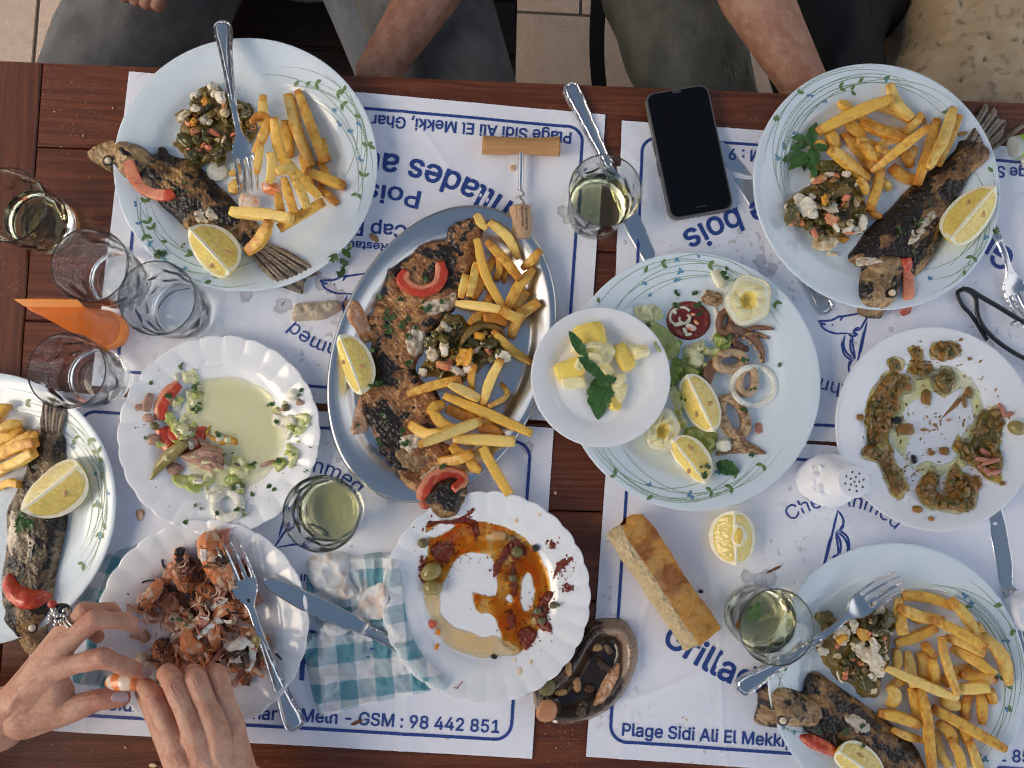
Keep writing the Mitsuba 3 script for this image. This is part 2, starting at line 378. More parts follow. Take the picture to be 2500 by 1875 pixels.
for i in range(-9, 9):
    for j in range(-5, 8):
        off = (TS / 2 if j % 2 else 0)
        cx, cy = (i + .5) * TS + off, (j + .5) * TS
        c = fo[:2] + rotz(np.array([[cx, cy, 0]]), fang)[0][:2]
        if not (-1.5 < c[0] < 2.2 and -.1 < c[1] < 2.2): continue
        v, f = box(cx - TS / 2 + .003, cx + TS / 2 - .003, cy - TS / 2 + .003, cy + TS / 2 - .003, FZ - .004, FZ, .0015)
        v = rotz(v, fang); v[:, :2] += fo[:2]
        vv, ff = v[f].reshape(-1, 3), np.arange(len(f) * 3).reshape(-1, 3)
        put((vv, ff), 'tile', parent=fl, name='tile', smooth=False, uv=UV(len(vv), rng.uniform(0, 1)))
# roof of the terrace: a blue canvas awning over the tables, open at the left and right
prin('canvas', (.22, .40, .50), .8)
scene['canvas'] = {'type': 'principledthin', 'base_color': rgb(.23, .37, .60), 'roughness': .8, 'diff_trans': 0.5, 'spec_trans': 0.0}
aw = thing('awning', 'blue canvas awning stretched over the terrace', 'awning')
gx, gy = np.meshgrid(np.linspace(-1.5, 2.0, 40), np.linspace(-3.5, 3.0, 40), indexing='ij')
gz = 1.75 - .06 * (gx**2) * .5 + .03 * np.sin(gy * 2)
q = np.arange(1600).reshape(40, 40)
f = np.vstack([np.stack([q[:-1, :-1], q[1:, :-1], q[1:, 1:]], -1).reshape(-1, 3), np.stack([q[:-1, :-1], q[1:, 1:], q[:-1, 1:]], -1).reshape(-1, 3)])
put((np.stack([gx, gy, gz], -1).reshape(-1, 3), f), 'canvas', key=aw)
prin('plaster', (.55, .43, .30), .9)
wl = thing('house_wall', 'sand coloured house wall closing the terrace behind the guests', 'wall')
v, f = box(-6, 6, 3.05, 3.3, FZ, 2.4); put((v, f), 'plaster', key=wl, smooth=False)
# ---------------------------------------------------------------- paper place mats
MW, MH = .508, .335
STAINS = [(*W(V(k, (x, y))[0])[:2], r * VIEW[k][2] / 2337) for k, x, y, r in ((4, 1635, 340, 48), (4, 1420, 280, 34), (4, 1860, 215, 44), (4, 1900, 250, 34), (4, 1960, 280, 26), (3, 700, 1500, 40), (3, 720, 1560, 34), (6, 760, 130, 30), (6, 880, 210, 10), (6, 1440, 485, 16),
          (9, 625, 545, 36), (9, 690, 560, 40), (9, 740, 560, 44), (9, 755, 345, 10), (9, 865, 42, 14), (8, 735, 1470, 12), (8, 185, 372, 9), (2, 1400, 1220, 30), (2, 1420, 1270, 22), (2, 1755, 1395, 12), (4, 1400, 310, 16), (4, 640, 640, 60), (4, 620, 720, 50), (5, 1190, 1160, 34), (5, 110, 1230, 14), (9, 250, 1355, 8), (12, 620, 670, 18), (6, 1240, 560, 10), (3, 580, 1330, 20))]
def pwave(xy):
    q = np.c_[np.asarray(xy), np.zeros(len(xy))]
    cr = np.exp(-((meshkit.noise(q * [5, 9, 1] + [.3, .7, 0], 9) - .5) / .018) ** 2) + np.exp(-((meshkit.noise(q * [9, 4, 1], 11) - .46) / .014) ** 2)
    return .0009 * cr + .0018 * meshkit.noise(q * [14, 14, 1], 3) + .0005 * meshkit.noise(q * 45, 5)
def paper(p, n, uv):
    a = fbm(p.x * 14, p.y * 14, 2.0, 3)
    c = mix((.79, .80, .87), (.83, .835, .88), a)
    sp = ss(.70, .74, fbm(p.x * 170 + p.y * 60, p.y * 170 - p.x * 60, 3.0, 3)) * ss(.55, .8, noise(p.x * 9, p.y * 9, 8.0))
    edge = fbm(p.x * 130, p.y * 130, 6.0, 3) - .5
    gre = mi.Float(0)
    for sx_, sy_, sr in STAINS:
        d = dr.sqrt(dr.square(p.x - sx_) + dr.square(p.y - sy_)) / sr
        gre = dr.maximum(gre, ss(1.12, .95, d + edge * 1.1) * (.7 + .3 * ss(.5, 1.0, d)))
    c = mix(c, (.42, .36, .36), sp * .5)
    return mix(c, (.40, .38, .42), gre * .75)
prin('paper', mikit.proc(paper), .55, specular=.3)
def matpose(p_on_edge_left, p_on_edge_right, corner, upright, which):
    """which: the corner given is the 'left' or 'right' end, as seen, of the edge nearest the picture's border."""
    a, b = W(p_on_edge_left)[:2], W(p_on_edge_right)[:2]
    ang = math.atan2(b[1] - a[1], b[0] - a[0]); c = W(corner)[:2]
    ex, ey = np.array([math.cos(ang), math.sin(ang)]), np.array([-math.sin(ang), math.cos(ang)])
    cen = c + ex * (MW / 2 if which == 'left' else -MW / 2) + (ey * MH / 2 if upright else -ey * MH / 2)
    return cen, ang if upright else ang + math.pi
MATS = [matpose(V(0, (305, 158))[0], V(0, (1307, 249))[0], V(0, (1307, 249))[0], False, 'right'),
        matpose(V(7, (340, 1435))[0], V(8, (1220, 1590))[0], V(8, (1220, 1590))[0], True, 'right'),
        matpose(V(2, (1735, 697))[0], V(3, (690, 750))[0], V(2, (1735, 697))[0], False, 'left'),
        matpose(V(8, (1530, 1580))[0], V(9, (600, 1640))[0], V(8, (1530, 1580))[0], True, 'left')]
def tomat(i, v):
    c, a = MATS[i]; w = rotz(v, a); w[:, :2] += c
    return w
def frommat(i, p):
    c, a = MATS[i]; q = np.c_[W(p)[:, :2] - c, np.zeros(len(p))]
    return rotz(q, -a)[:, :2]
def ribbon(pts, w, n=40, z=0.0, taper=True):
    p = spline(np.asarray(pts, float), n); t = np.gradient(p, axis=0); t /= np.linalg.norm(t, axis=1, keepdims=True) + 1e-12
    nn = np.stack([-t[:, 1], t[:, 0]], 1)
    ww = w * (np.clip(np.sin(np.linspace(.06, .97, n) * np.pi) * 1.6, 0, 1) if taper else np.ones(n))[:, None] / 2
    v = np.vstack([p + nn * ww, p - nn * ww]); i = np.arange(n - 1)
    f = np.vstack([np.stack([i + n, i + n + 1, i + 1], 1), np.stack([i + n, i + 1, i], 1)])
    return np.c_[v, np.full(2 * n, z)], f
def text(s, h, width=None, bold=False, arc=None):
    """Lettering centred on x = 0, baseline at y = 0. arc: radius, > 0 bends up like a rainbow, < 0 like a smile."""
    m = meshkit.text_mesh(s, h, 0.00025, bold); v = np.array(m.vertices); x0, x1 = v[:, 0].min(), v[:, 0].max()
    v[:, 0] -= (x0 + x1) / 2
    if width: v[:, 0] *= width / (x1 - x0)
    if arc:
        R = arc; th = v[:, 0] / abs(R); r = abs(R) + v[:, 1] * np.sign(R)
        v[:, 0] = np.sin(th) * r; v[:, 1] = (np.cos(th) * r - abs(R)) * np.sign(R)
    return v, np.array(m.faces)
def off(m, dx, dy): return m[0] + [dx, dy, 0], m[1]
yb = -MH / 2
LETTER = [off(text('Plage Sidi Ali El Mekki, Ghar El Melh - GSM : 98 442 851', .0122, .438, True), 0, yb + .0235),
          off(text('Grillades au feu de bois', .0250, .392, True, -.33), 0, yb + .064),
          off(text('Poissons', .0185, .128, True, -.5), 0, yb + .099),
          off(text('Cap Farina', .0145, .105, True), 0, yb + .141), off(text('Restaurant', .0085, .066, True), 0, yb + .162)]
LETTER_TOP = off(text('Chez Ahmed', .0150, .120, False, .085), .0, MH / 2 - .062)
rr = Polygon([(-MW / 2 + .0215, yb + .0155), (MW / 2 - .0215, yb + .0155), (MW / 2 - .0215, -yb - .0155), (-MW / 2 + .0215, -yb - .0155)])
ring = rr.buffer(-.018).buffer(.018, 16); ring = ring.difference(ring.buffer(-.0031))
bm = trimesh.creation.extrude_polygon(ring, .00025, engine='earcut')
BMV, BMF = trimesh.remesh.subdivide_to_size(bm.vertices, bm.faces, .004, max_iter=14)
LOGO = []
for pts in ([(1325, 375), (1290, 385), (1180, 405), (1140, 410), (1100, 430), (1030, 435), (1035, 445), (1075, 455), (1040, 452), (1060, 480), (1120, 505), (1180, 505), (1255, 512)],
            [(1255, 512), (1230, 490), (1265, 480), (1290, 440), (1325, 378)], [(1255, 512), (1228, 500), (1240, 478), (1262, 470)], [(1150, 435), (1165, 410), (1200, 403)], [(1102, 455), (1110, 457)],
            [(1305, 435), (1280, 560), (1268, 625)], [(1180, 512), (1170, 560), (1185, 610), (1235, 660)], [(1222, 515), (1222, 560), (1235, 630), (1240, 650)], [(1205, 690), (1215, 660)]):
    LOGO.append(ribbon(frommat(2, V(6, *pts)), .0022))
for pts in ([(1135, 165), (1105, 310), (1068, 470)], [(1138, 168), (1165, 220), (1163, 280)], [(1128, 288), (1152, 350), (1150, 420)], [(1140, 275), (1190, 320), (1205, 400)], [(1110, 430), (1140, 425), (1165, 440)]):
    LOGO.append(ribbon(frommat(3, V(9, *pts)), .0023))
LOGO = join(LOGO)
MLAB = ['white paper mat with blue print turned away, under the top left fish plate', 'white paper mat under the two hands and the scalloped plates at lower left',
        'white paper mat with blue print turned away, under the phone and the top right plate', 'white paper mat with blue print under the bread stick at lower right']
for i in range(4):
    k = thing('paper_place_mat', MLAB[i], 'place mat', 'printed paper place mats')
    nx, ny = 220, 146
    gx, gy = np.meshgrid(np.linspace(-MW / 2, MW / 2, nx), np.linspace(-MH / 2, MH / 2, ny), indexing='ij')
    gz = 0.0006 + 0 * gx
    q = np.arange(nx * ny).reshape(nx, ny)
    f = np.vstack([np.stack([q[:-1, :-1], q[1:, :-1], q[1:, 1:]], -1).reshape(-1, 3), np.stack([q[:-1, :-1], q[1:, 1:], q[:-1, 1:]], -1).reshape(-1, 3)])
    def lay(v, dz):
        w = tomat(i, v + [0, 0, dz]); w[:, 2] += pwave(w[:, :2]); return w
    put((lay(np.stack([gx, gy, gz], -1).reshape(-1, 3), 0), f), 'paper', key=k, smooth=True)
    put((lay(BMV, .0010), BMF), 'ink', parent=k, name='border_line', smooth=False)
    for L in LETTER: put((lay(L[0], .0010), L[1]), 'ink', parent=k, name='lettering', smooth=False)
    put((lay(LETTER_TOP[0], .0010), LETTER_TOP[1]), 'ink', parent=k, name='lettering', smooth=False)
    put((lay(LOGO[0], .001), LOGO[1]), 'ink', parent=k, name='boat_emblem', smooth=False)
# ---------------------------------------------------------------- crockery
class Dish:
    """A round dish: centre (world xy), rim radius, height profile of its upper face."""
    def __init__(s, px, R, rz, rs, zs, z0=.001):
        s.R, s.rz = R, rz
        s.f = PchipInterpolator(np.array(rs) * R, np.array(zs)); s.z0 = z0
        s.c = W(px, rz + z0)[:2]
    def z(s, xy):
        r = np.linalg.norm(np.asarray(xy) - s.c, axis=1)
        return s.z0 + s.f(np.minimum(r, s.R))
    def flat(s, xy):            # for stiff things lying across: never below the rim outside it
        return s.z(xy)
def dish_mesh(d, n=120, flutes=0, fa=0.0, fz=0.0, thick=.0035, foot=.6):
    R = d.R; rs = np.concatenate([np.linspace(0, .6, 8), np.linspace(.64, .985, 22), [1.0]]) * R
    top = [(r, float(d.f(r))) for r in rs]
    zr = top[-1][1]
    edge = [(R * 1.006, zr - .0006), (R * 1.006, zr - .002), (R * .997, zr - .0032)]
    under = [(r, max(float(d.f(r)) - thick, 0.001)) for r in rs[::-1] if foot * R < r < .975 * R]
    und = under + [(foot * R, .0), (foot * R - .003, .0), (foot * R - .004, .0012), (0, .0012)]
    prof = (top + edge + und)[::-1]
    v, f = lathe(prof, n)
    if flutes:
        r = np.hypot(v[:, 0], v[:, 1]); th = np.arctan2(v[:, 1], v[:, 0])
        w = np.clip((r / R - .68) / .32, 0, 1)
        c = np.abs(np.cos(th * flutes / 2)) ** .7 * 1.6 - 1
        k = 1 + fa * c * w**3
        v = np.c_[v[:, 0] * k, v[:, 1] * k, v[:, 2] + fz * c * w]
    v[:, :2] += d.c; v[:, 2] += d.z0
    return v, f
BIGR, BIGZ = (0, .5, .6, .68, .76, .86, .97, 1), (.0045, .0045, .005, .008, .0135, .0175, .0215, .022)
SCAR, SCAZ = (0, .5, .59, .66, .72, .85, .97, 1), (.004, .004, .0048, .0095, .0125, .0158, .0190, .0195)
PLR, PLZ = (0, .5, .6, .68, .75, .88, .97, 1), (.004, .004, .0048, .0095, .0130, .0165, .0190, .0195)
DA = Dish((601, 398), .1335, .022, BIGR, BIGZ, .0012)
DB = Dish((2143, 452), .1335, .022, BIGR, BIGZ, .0012)
DC = Dish((1692, 927), .1335, .022, BIGR, BIGZ, .0012)
DF = Dish((2193, 1652), .1335, .022, BIGR, BIGZ, .0012)
DG = Dish((-58, 1240), .1335, .022, BIGR, BIGZ, .0012)
DH = Dish((535, 1060), .0995, .0195, SCAR, SCAZ, .0012)
DI = Dish((495, 1527), .1025, .0195, SCAR, SCAZ, .0025)
DJ = Dish((1188, 1456), .1035, .0195, SCAR, SCAZ, .0060)
DE = Dish((2286, 1045), .1065, .0195, PLR, PLZ, .0012)
DD = Dish((1467, 920), .0705, .013, (0, .5, .62, .7, .78, .9, .97, 1), (.004, .004, .0046, .007, .0095, .0118, .0128, .013), .0265)
PK = {}
for nm, d, lab in (('A', DA, 'large pale blue plate with printed leaf sprigs, at upper left'), ('B', DB, 'large pale blue plate with printed leaf sprigs at upper right'),
                   ('C', DC, 'large pale blue plate with printed leaf sprigs holding the squid salad'), ('F', DF, 'large pale blue plate with printed leaf sprigs in the lower right corner'),
                   ('G', DG, 'large pale blue plate with printed leaf sprigs cut off by the left edge')):
    PK[nm] = thing('dinner_plate', lab, 'plate', 'pale blue dinner plates with leaf print')
    put(dish_mesh(d), 'opal', key=PK[nm])
for nm, d, lab in (('H', DH, 'white scalloped plate with the remains of a tuna salad in oil'), ('I', DI, 'white scalloped plate piled with shrimp shells in front of the hands'),
                   ('J', DJ, 'white scalloped plate smeared with orange oil and red harissa')):
    PK[nm] = thing('scalloped_plate', lab, 'plate', 'white scalloped plates')
    put(dish_mesh(d, 288, 26 if nm != 'J' else 30, .011, .0011), 'porcelain', key=PK[nm])
PK['E'] = thing('side_plate', 'plain white plate with a ring of brown green pepper sauce at right', 'plate')
put(dish_mesh(DE), 'porcelain', key=PK['E'])
PK['D'] = thing('saucer', 'small white saucer with squeezed lemon pieces, resting on the squid salad plate', 'saucer')
put(dish_mesh(DD), 'porcelain', key=PK['D'])
# oval steel tray
class Tray:
    a, b, z0 = .158, .1085, .001
    c = W((1081, 858), .018)[:2]; ang = math.radians(90 - 21.5)
    rs, zs = np.array([0, .7, .78, .86, .93, .965, 1]), np.array([.003, .003, .0042, .0115, .0165, .018, .018])
    f = PchipInterpolator(rs, zs)
    def q(s, xy):
        d = np.asarray(xy) - s.c; ca, sa = math.cos(s.ang), math.sin(s.ang)
        return np.hypot((d[:, 0] * ca + d[:, 1] * sa) / s.a, (-d[:, 0] * sa + d[:, 1] * ca) / s.b)
    def z(s, xy): return s.z0 + s.f(np.minimum(s.q(xy), 1))
TR = Tray()
rs = np.concatenate([np.linspace(0, .74, 8), np.linspace(.76, .99, 26)])
prof = [(r, float(TR.f(r))) for r in rs] + [(1.0, .0178), (1.012, .0168), (1.016, .0150), (1.010, .0135), (1.0, .0140)] + [(r, float(TR.f(r)) - .0012) for r in rs[::-1] if r < .985]
v, f = lathe([(r, z) for r, z in prof][::-1], 160)
v = np.c_[v[:, 0] * TR.a, v[:, 1] * TR.b, v[:, 2] + TR.z0]; v = rotz(v, TR.ang); v[:, :2] += TR.c
PK['T'] = thing('serving_tray', 'oval stainless steel serving tray in the middle of the table', 'tray')
put((v, f), 'steel_brushed', key=PK['T'])
# ---------------------------------------------------------------- tumblers
scene['glass'] = {'type': 'dielectric', 'int_ior': 1.5, 'ext_ior': 1.0, 'specular_transmittance': rgb(.985, .995, .992)}
scene['wine'] = {'type': 'dielectric', 'int_ior': 1.34, 'ext_ior': 1.0, 'specular_transmittance': rgb(.975, .962, .78)}
GH = .082
def glass_mesh():
    out = [(0, .0015), (.018, .0015), (.0225, .0), (.0275, .0), (.0292, .002), (.0300, .006)] + [(.0300 + (.0361 - .0300) * ((z - .006) / .0755), z) for z in np.linspace(.010, .0795, 26)] + [(.03605, .0809), (.0358, .0815), (.0355, .0817), (.0352, .0814), (.0350, .0808)]
    inn = [(.0300 + (.0361 - .0300) * ((z - .006) / .0755) - .0010 - .0016 * (1 - z / GH), z) for z in np.linspace(.0795, .012, 26)] + [(.0245, .0095), (.020, .0085), (.010, .0082), (0, .0082)]
    v, f = lathe(out + inn, 96)
    r = np.hypot(v[:, 0], v[:, 1]); th = np.arctan2(v[:, 1], v[:, 0]); z = v[:, 2]
    # thumb-print dimples in two staggered rows, pressed from outside
    dimp = np.zeros(len(v))
    for row, (zc, ph) in enumerate(((.030, 0), (.052, .5))):
        k = 9; a = (th / (2 * np.pi) * k + ph) % 1 - .5
        dimp += np.exp(-((a / .30) ** 2 + ((z - zc) / .0095) ** 2) ** 2)
    outer = np.arange(len(v)) < 1 + (len(out) - 1) * 96
    s = np.where((r > .02) & (z > .012) & (z < .075), dimp * np.where(outer, .0011, .0006), 0)
    k = (r - s) / np.maximum(r, 1e-9)
    return np.c_[v[:, 0] * k, v[:, 1] * k, z], f
GV, GF = glass_mesh()
def wine_mesh(lv, tilt=0):
    R = lambda z: .0300 + .0061 * ((z - .006) / .0755) - .0010 - .0016 * (1 - z / GH) - .00012
    prof = [(0, .0084), (.010, .0084), (.0198, .0087), (.0243, .0097)] + [(R(z), z) for z in np.linspace(.0122, lv - .0006, 12)] + [(R(lv) + .0, lv + .0005), (R(lv) - .0012, lv - .0004), (R(lv) - .004, lv - .0006), (0, lv - .0006)]
    return lathe(prof, 96)
GL = [((20, 500), .030, 'tumbler with a little white wine at the far left edge'), ((220, 647), 0, 'empty tumbler standing between the other two glasses at upper left'),
      ((384, 728), 0, 'empty tumbler standing wholly on the paper mat beside the orange tube'), ((164, 905), 0, 'empty tumbler beside the orange tube, over the left fish tail'),
      ((785, 1254), .034, 'tumbler half full of pale wine beside the harissa plate'), ((1477, 467), .040, 'tumbler of yellow wine standing over the knife at the top'),
      ((1896, 1531), .046, 'tumbler of wine with a mint leaf in it at lower right')]
GP = []
for i, (px, lv, lab) in enumerate(GL):
    c = W(px, GH); k = thing('tumbler', lab, 'glass', 'drinking tumblers'); GP.append(c)
    rot = i * .37
    zb = .0024 if i != 5 else .0046
    put((rotz(GV, rot) + [c[0], c[1], zb], GF), 'glass', key=k)
    if lv:
        v, f = wine_mesh(lv)
        put((v + [c[0], c[1], zb], f), 'wine', parent=k, name='white_wine')
# ---------------------------------------------------------------- the printed sprigs on the pale blue plates
def drape(d, pts2, w, taper=True, n=60, dz=.00035):
    v, f = ribbon(pts2, w, n, 0, taper); v[:, 2] = d.z(v[:, :2]) + dz
    return v, f
def leaf_on(d, c, a, L, w):
    t = np.linspace(0, 2 * np.pi, 12, endpoint=False)
    x = np.cos(t) * L / 2; y = np.sin(t) * w / 2 * (1 - .25 * np.cos(t))
    v = np.vstack([[[0, 0]], np.stack([x, y], 1)]) @ np.array([[math.cos(a), math.sin(a)], [-math.sin(a), math.cos(a)]]) + c
    f = np.array([[0, i + 1, (i + 1) % 12 + 1] for i in range(12)])
    return np.c_[v, d.z(v) + .0005], f
def sprigs(d, key, sprays, seed):
    g = np.random.default_rng(seed)
    stems, green, blue = [], [], []
    for (a0, a1, n) in sprays:
        for i in range(n):
            flip = g.random() < .3
            b0, b1 = (a1, a0) if flip else (a0, a1)
            s0 = b0 + (b1 - b0) * g.uniform(0, .30); s1 = b0 + (b1 - b0) * g.uniform(.62, 1)
            r0, r1 = g.uniform(.66, .95), g.uniform(.80, .985)
            bow = g.uniform(-.02, .12)
            t = np.linspace(0, 1, 9); th = -np.radians(s0 + (s1 - s0) * t)
            r = (r0 + (r1 - r0) * t + bow * np.sin(t * np.pi)).clip(.64, .985) * d.R
            pts = d.c + np.stack([np.cos(th), np.sin(th)], 1) * r[:, None]
            stems.append(drape(d, pts, .0007))
            P = spline(pts, 40); tn = np.gradient(P, axis=0)
            for k in range(2, 38, 7):
                if g.random() > .34: continue
                ta = math.atan2(*tn[k][::-1])
                if i % 3 == 0:
                    for q in range(g.integers(2, 4)):
                        aa = g.uniform(0, 6.3); blue.append(leaf_on(d, P[k] + .0022 * np.array([math.cos(aa), math.sin(aa)]), aa, g.uniform(.0035, .0055), .0028))
                else:
                    for sgn in ((1, -1) if g.random() < .6 else (1,)):
                        aa = ta + sgn * g.uniform(.5, .9)
                        green.append(leaf_on(d, P[k] + .0042 * np.array([math.cos(aa), math.sin(aa)]), aa, g.uniform(.0055, .0078), .0036))
    for m, mat, nm in ((stems, 'stem_print', 'printed_stems'), (green, 'leaf_print', 'printed_leaves'), (blue, 'blue_print', 'printed_flowers')):
        v, f = join(m); keep = np.linalg.norm(v[f].mean(1)[:, :2] - d.c, axis=1) < d.R * .99
        put((v, f[keep]), mat, parent=key, name=nm, smooth=False, stuff=True)
sprigs(DA, PK['A'], [(-88, 42, 9), (72, 170, 6)], 1)
sprigs(DB, PK['B'], [(152, 322, 10), (-18, 75, 6)], 4)
sprigs(DC, PK['C'], [(-150, -22, 7), (30, 172, 7)], 3)
sprigs(DF, PK['F'], [(-80, 50, 9), (138, 190, 5)], 4)
sprigs(DG, PK['G'], [(-85, 48, 9)], 5)
# ---------------------------------------------------------------- a height map of what already lies there: food is dropped on it
HX0, HY0, HR = -.64, -.50, .0015
HNX, HNY = 920, 680
HM = np.zeros((HNX, HNY))
_gx, _gy = np.meshgrid(HX0 + HR * np.arange(HNX), HY0 + HR * np.arange(HNY), indexing='ij')
_g = np.stack([_gx.ravel(), _gy.ravel()], 1)
for d in (DA, DB, DC, DF, DG, DH, DI, DJ, DE, DD):
    inside = np.linalg.norm(_g - d.c, axis=1) < d.R
    HM.ravel()[inside] = np.maximum(HM.ravel()[inside], d.z(_g[inside]))
inside = TR.q(_g) < 1; HM.ravel()[inside] = np.maximum(HM.ravel()[inside], TR.z(_g[inside]))
def hm(xy):
    xy = np.asarray(xy); a = (xy[:, 0] - HX0) / HR; b = (xy[:, 1] - HY0) / HR
    i = np.clip(np.floor(a).astype(int), 0, HNX - 2); j = np.clip(np.floor(b).astype(int), 0, HNY - 2)
    s, t = np.clip(a - i, 0, 1), np.clip(b - j, 0, 1)
    return (HM[i, j] * (1 - s) + HM[i + 1, j] * s) * (1 - t) + (HM[i, j + 1] * (1 - s) + HM[i + 1, j + 1] * s) * t
def stamp(v, f):
    v2, f2 = trimesh.remesh.subdivide_to_size(np.asarray(v), np.asarray(f), HR * 1.3, max_iter=12)
    i = np.round((v2[:, 0] - HX0) / HR).astype(int); j = np.round((v2[:, 1] - HY0) / HR).astype(int)
    k = (i >= 0) & (i < HNX) & (j >= 0) & (j < HNY)
    np.maximum.at(HM, (i[k], j[k]), v2[k, 2])
def wp(px, dz=0.0): return on(px, hm, dz)
def shrink(f):
    """Smoothed height map for big pieces."""
    from scipy.ndimage import gaussian_filter
    G = gaussian_filter(HM, f)
    def z(xy):
        xy = np.asarray(xy); i = np.clip(((xy[:, 0] - HX0) / HR).round().astype(int), 0, HNX - 1); j = np.clip(((xy[:, 1] - HY0) / HR).round().astype(int), 0, HNY - 1)
        return G[i, j]
    return z
# ---------------------------------------------------------------- kinds of food
def rest_line(q0, q1, half):
    """Heights of both ends of a stiff stick lying on the height map."""
    s = np.linspace(.04, .96, 13); d = q1 - q0; L = np.linalg.norm(d) + 1e-9; nn = np.array([-d[1], d[0]]) / L * half * .6
    h = np.max([hm(q0 + s[:, None] * d + k * nn) for k in (-1, 0, 1)], axis=0)
    best = None
    for i in range(13):
        for j in range(i, 13):
            if i == j: m = 0.0
            else: m = (h[j] - h[i]) / (s[j] - s[i])
            if abs(m) > .5 * L: continue
            c = np.max(h - m * s)
            if best is None or c + m / 2 < best[0]: best = (c + m / 2, c, c + m)
    return best[1], best[2]
FRYLAB = {}
def fry(k, x0, y0, x1, y1, w=58, tone=.35, mid=None, plate='A', thick=None):
    g = np.random.default_rng(int(abs(x0 * 7 + y0 * 13 + x1)) % 99991); hw = w * g.uniform(.76, 1.02) * VIEW[k][2] / 2337 / 2
    pp = V(k, (x0, y0), (x1, y1)); z = np.array([.012, .012])
    for _ in range(3):
        q = W(pp, z); z0, z1 = rest_line(q[0, :2], q[1, :2], hw); th = (thick or hw * .92); z = np.array([z0 + th, z1 + th])
    q = W(pp, z)
    ex = (q[1] - q[0]); ex /= np.linalg.norm(ex); q[0] -= ex * hw * .1; q[1] += ex * hw * .1
    sd = np.array([-ex[1], ex[0], 0])
    if mid is not None: m = W(V(k, mid), z.mean())[0]
    else: m = q.mean(0) + sd * g.normal(0, .0030) + [0, 0, g.uniform(-.0002, .0008)]
    e0, e1 = g.uniform(.55, .95, 2)
    v, f, s, t = loft([q[0], m, q[1]], [hw * e0, hw * g.uniform(.98, 1.08), hw * e1], [th * e0, th, th * e1], n=14, m=12, p=5.0, twist=[g.normal(0, .15), g.normal(0, .2)])
    v = v + .0013 * np.stack([vn(v + 3, 190, 1), vn(v, 190, 2), vn(v, 190, 3)], 1)
    L = np.linalg.norm(q[1] - q[0]); e = np.minimum(s, 1 - s) * L
    cr = np.abs(np.sin(t * 4 * np.pi)) ** 3      # browned long edges
    vv = tone - .08 + g.uniform(-.14, .16) + g.uniform(.10, .60) * np.exp(-(e / .006) ** 2) + .12 * cr
    key = thing('french_fry', FRYLAB[plate][0], 'french fry', FRYLAB[plate][1])
    put((v, f), 'food', key=key, uv=np.c_[np.full(len(v), PIDX['fry_pale' if g.random() < .35 else 'fry']), np.clip(vv, 0, 1)])
    stamp(v, f)
def strip(k, pts, hw, hh, pairname, v=.5, key=None, n=24, m=12, p=2.4, amp=.0006, lift=0.0, mat='food', parent=None, name=None, label=None, tones=None):
    """A strand laid along traced points: hw half-width per point in view pixels, hh half-height in metres."""
    q = wp(V(k, *pts), lift); hw = np.atleast_1d(hw) * VIEW[k][2] / 2337; hh = np.atleast_1d(hh)
    q[:, 2] += np.interp(np.linspace(0, 1, len(q)), np.linspace(0, 1, len(hh)), hh) * .8
    vv, f, s, t = loft(q, hw, hh, n=n, m=m, p=p)
    vv = vv + amp * 2 * np.stack([vn(vv + 3, 160, 1), vn(vv, 160, 2), vn(vv, 160, 3)], 1)
    to = np.full(len(vv), v) if tones is None else tones(s, t)
    r = put((vv, f), mat, key=key, parent=parent, name=name, label=label, uv=np.c_[np.full(len(vv), PIDX[pairname]), to]); stamp(vv, f)
    return r
def jag(poly, amp, freq, seed):
    o = np.array(poly.exterior.coords)[:-1]; L = poly.length; n = int(L / .0012); o = np.array([poly.exterior.interpolate(i / n, normalized=True).coords[0] for i in range(n)])
    q = np.c_[o, np.zeros(n)]; return clean(Polygon(o + amp * 2 * np.stack([vn(q, freq, seed, 3), vn(q + 9, freq, seed + 1, 3)], 1)))
def piece(k, pts, h, pairname, v=.5, key=None, step=.0017, amp=.0008, freq=170, edge=None, seed=0, mat='food', parent=None, name=None, label=None, shape=.5, lift=0.0, n=70, zf=None, tone=None, stuff=False, ragged=0.0):
    """A lump or sheet with the traced outline lying on the height map."""
    q = wp(V(k, *pts)); poly = smoothpoly(q[:, :2], n)
    if ragged: poly = jag(poly, ragged, 110, seed)
    e = edge or max(.0015, min(.5 * math.sqrt(poly.area), h * 1.6))
    vv, f, d = mound(poly, zf or shrink(1.5), h, e, step, amp, freq, seed, shape, lift)
    to = np.full(len(vv), v) if tone is None else tone(vv, d)
    r = put((vv, f), mat, key=key, parent=parent, name=name, label=label, stuff=stuff, uv=np.c_[np.full(len(vv), PIDX[pairname]), np.clip(to, 0, 1)]); stamp(vv[:len(vv) // 2], f[:len(f) // 2])
    return r
def bit(k, x, y, sx, sy, sz, pairname, v=.5, rot=0, seed=0, e=.8, rough=.3, key=None, parent=None, name=None, label=None, mat='food', sub=2, sink=.35, tilt=.2):
    """A small lump: half-sizes sx, sy in view pixels, sz in metres."""
    g = np.random.default_rng(int(abs(x * 31 + y * 17 + seed * 101)) % 99991)
    s = VIEW[k][2] / 2337; c = wp(V(k, (x, y)), sz * (1 - sink))[0]
    vv, f = blob(c, (sx * s, sy * s, sz), (g.normal(0, tilt), g.normal(0, tilt), -math.radians(rot)), g.uniform(0, 9), rough, 1.5, e, sub)
    r = food((vv, f), pairname, v, mat, key=key, parent=parent, name=name, label=label); stamp(vv, f)
    return r
PARS = np.array([(0, 0), (.10, .02), (.22, .16), (.20, .26), (.34, .30), (.33, .40), (.50, .40), (.46, .50), (.62, .52), (.56, .60), (.74, .62), (.80, .70), (.74, .76)])  # half of a lobed leaflet
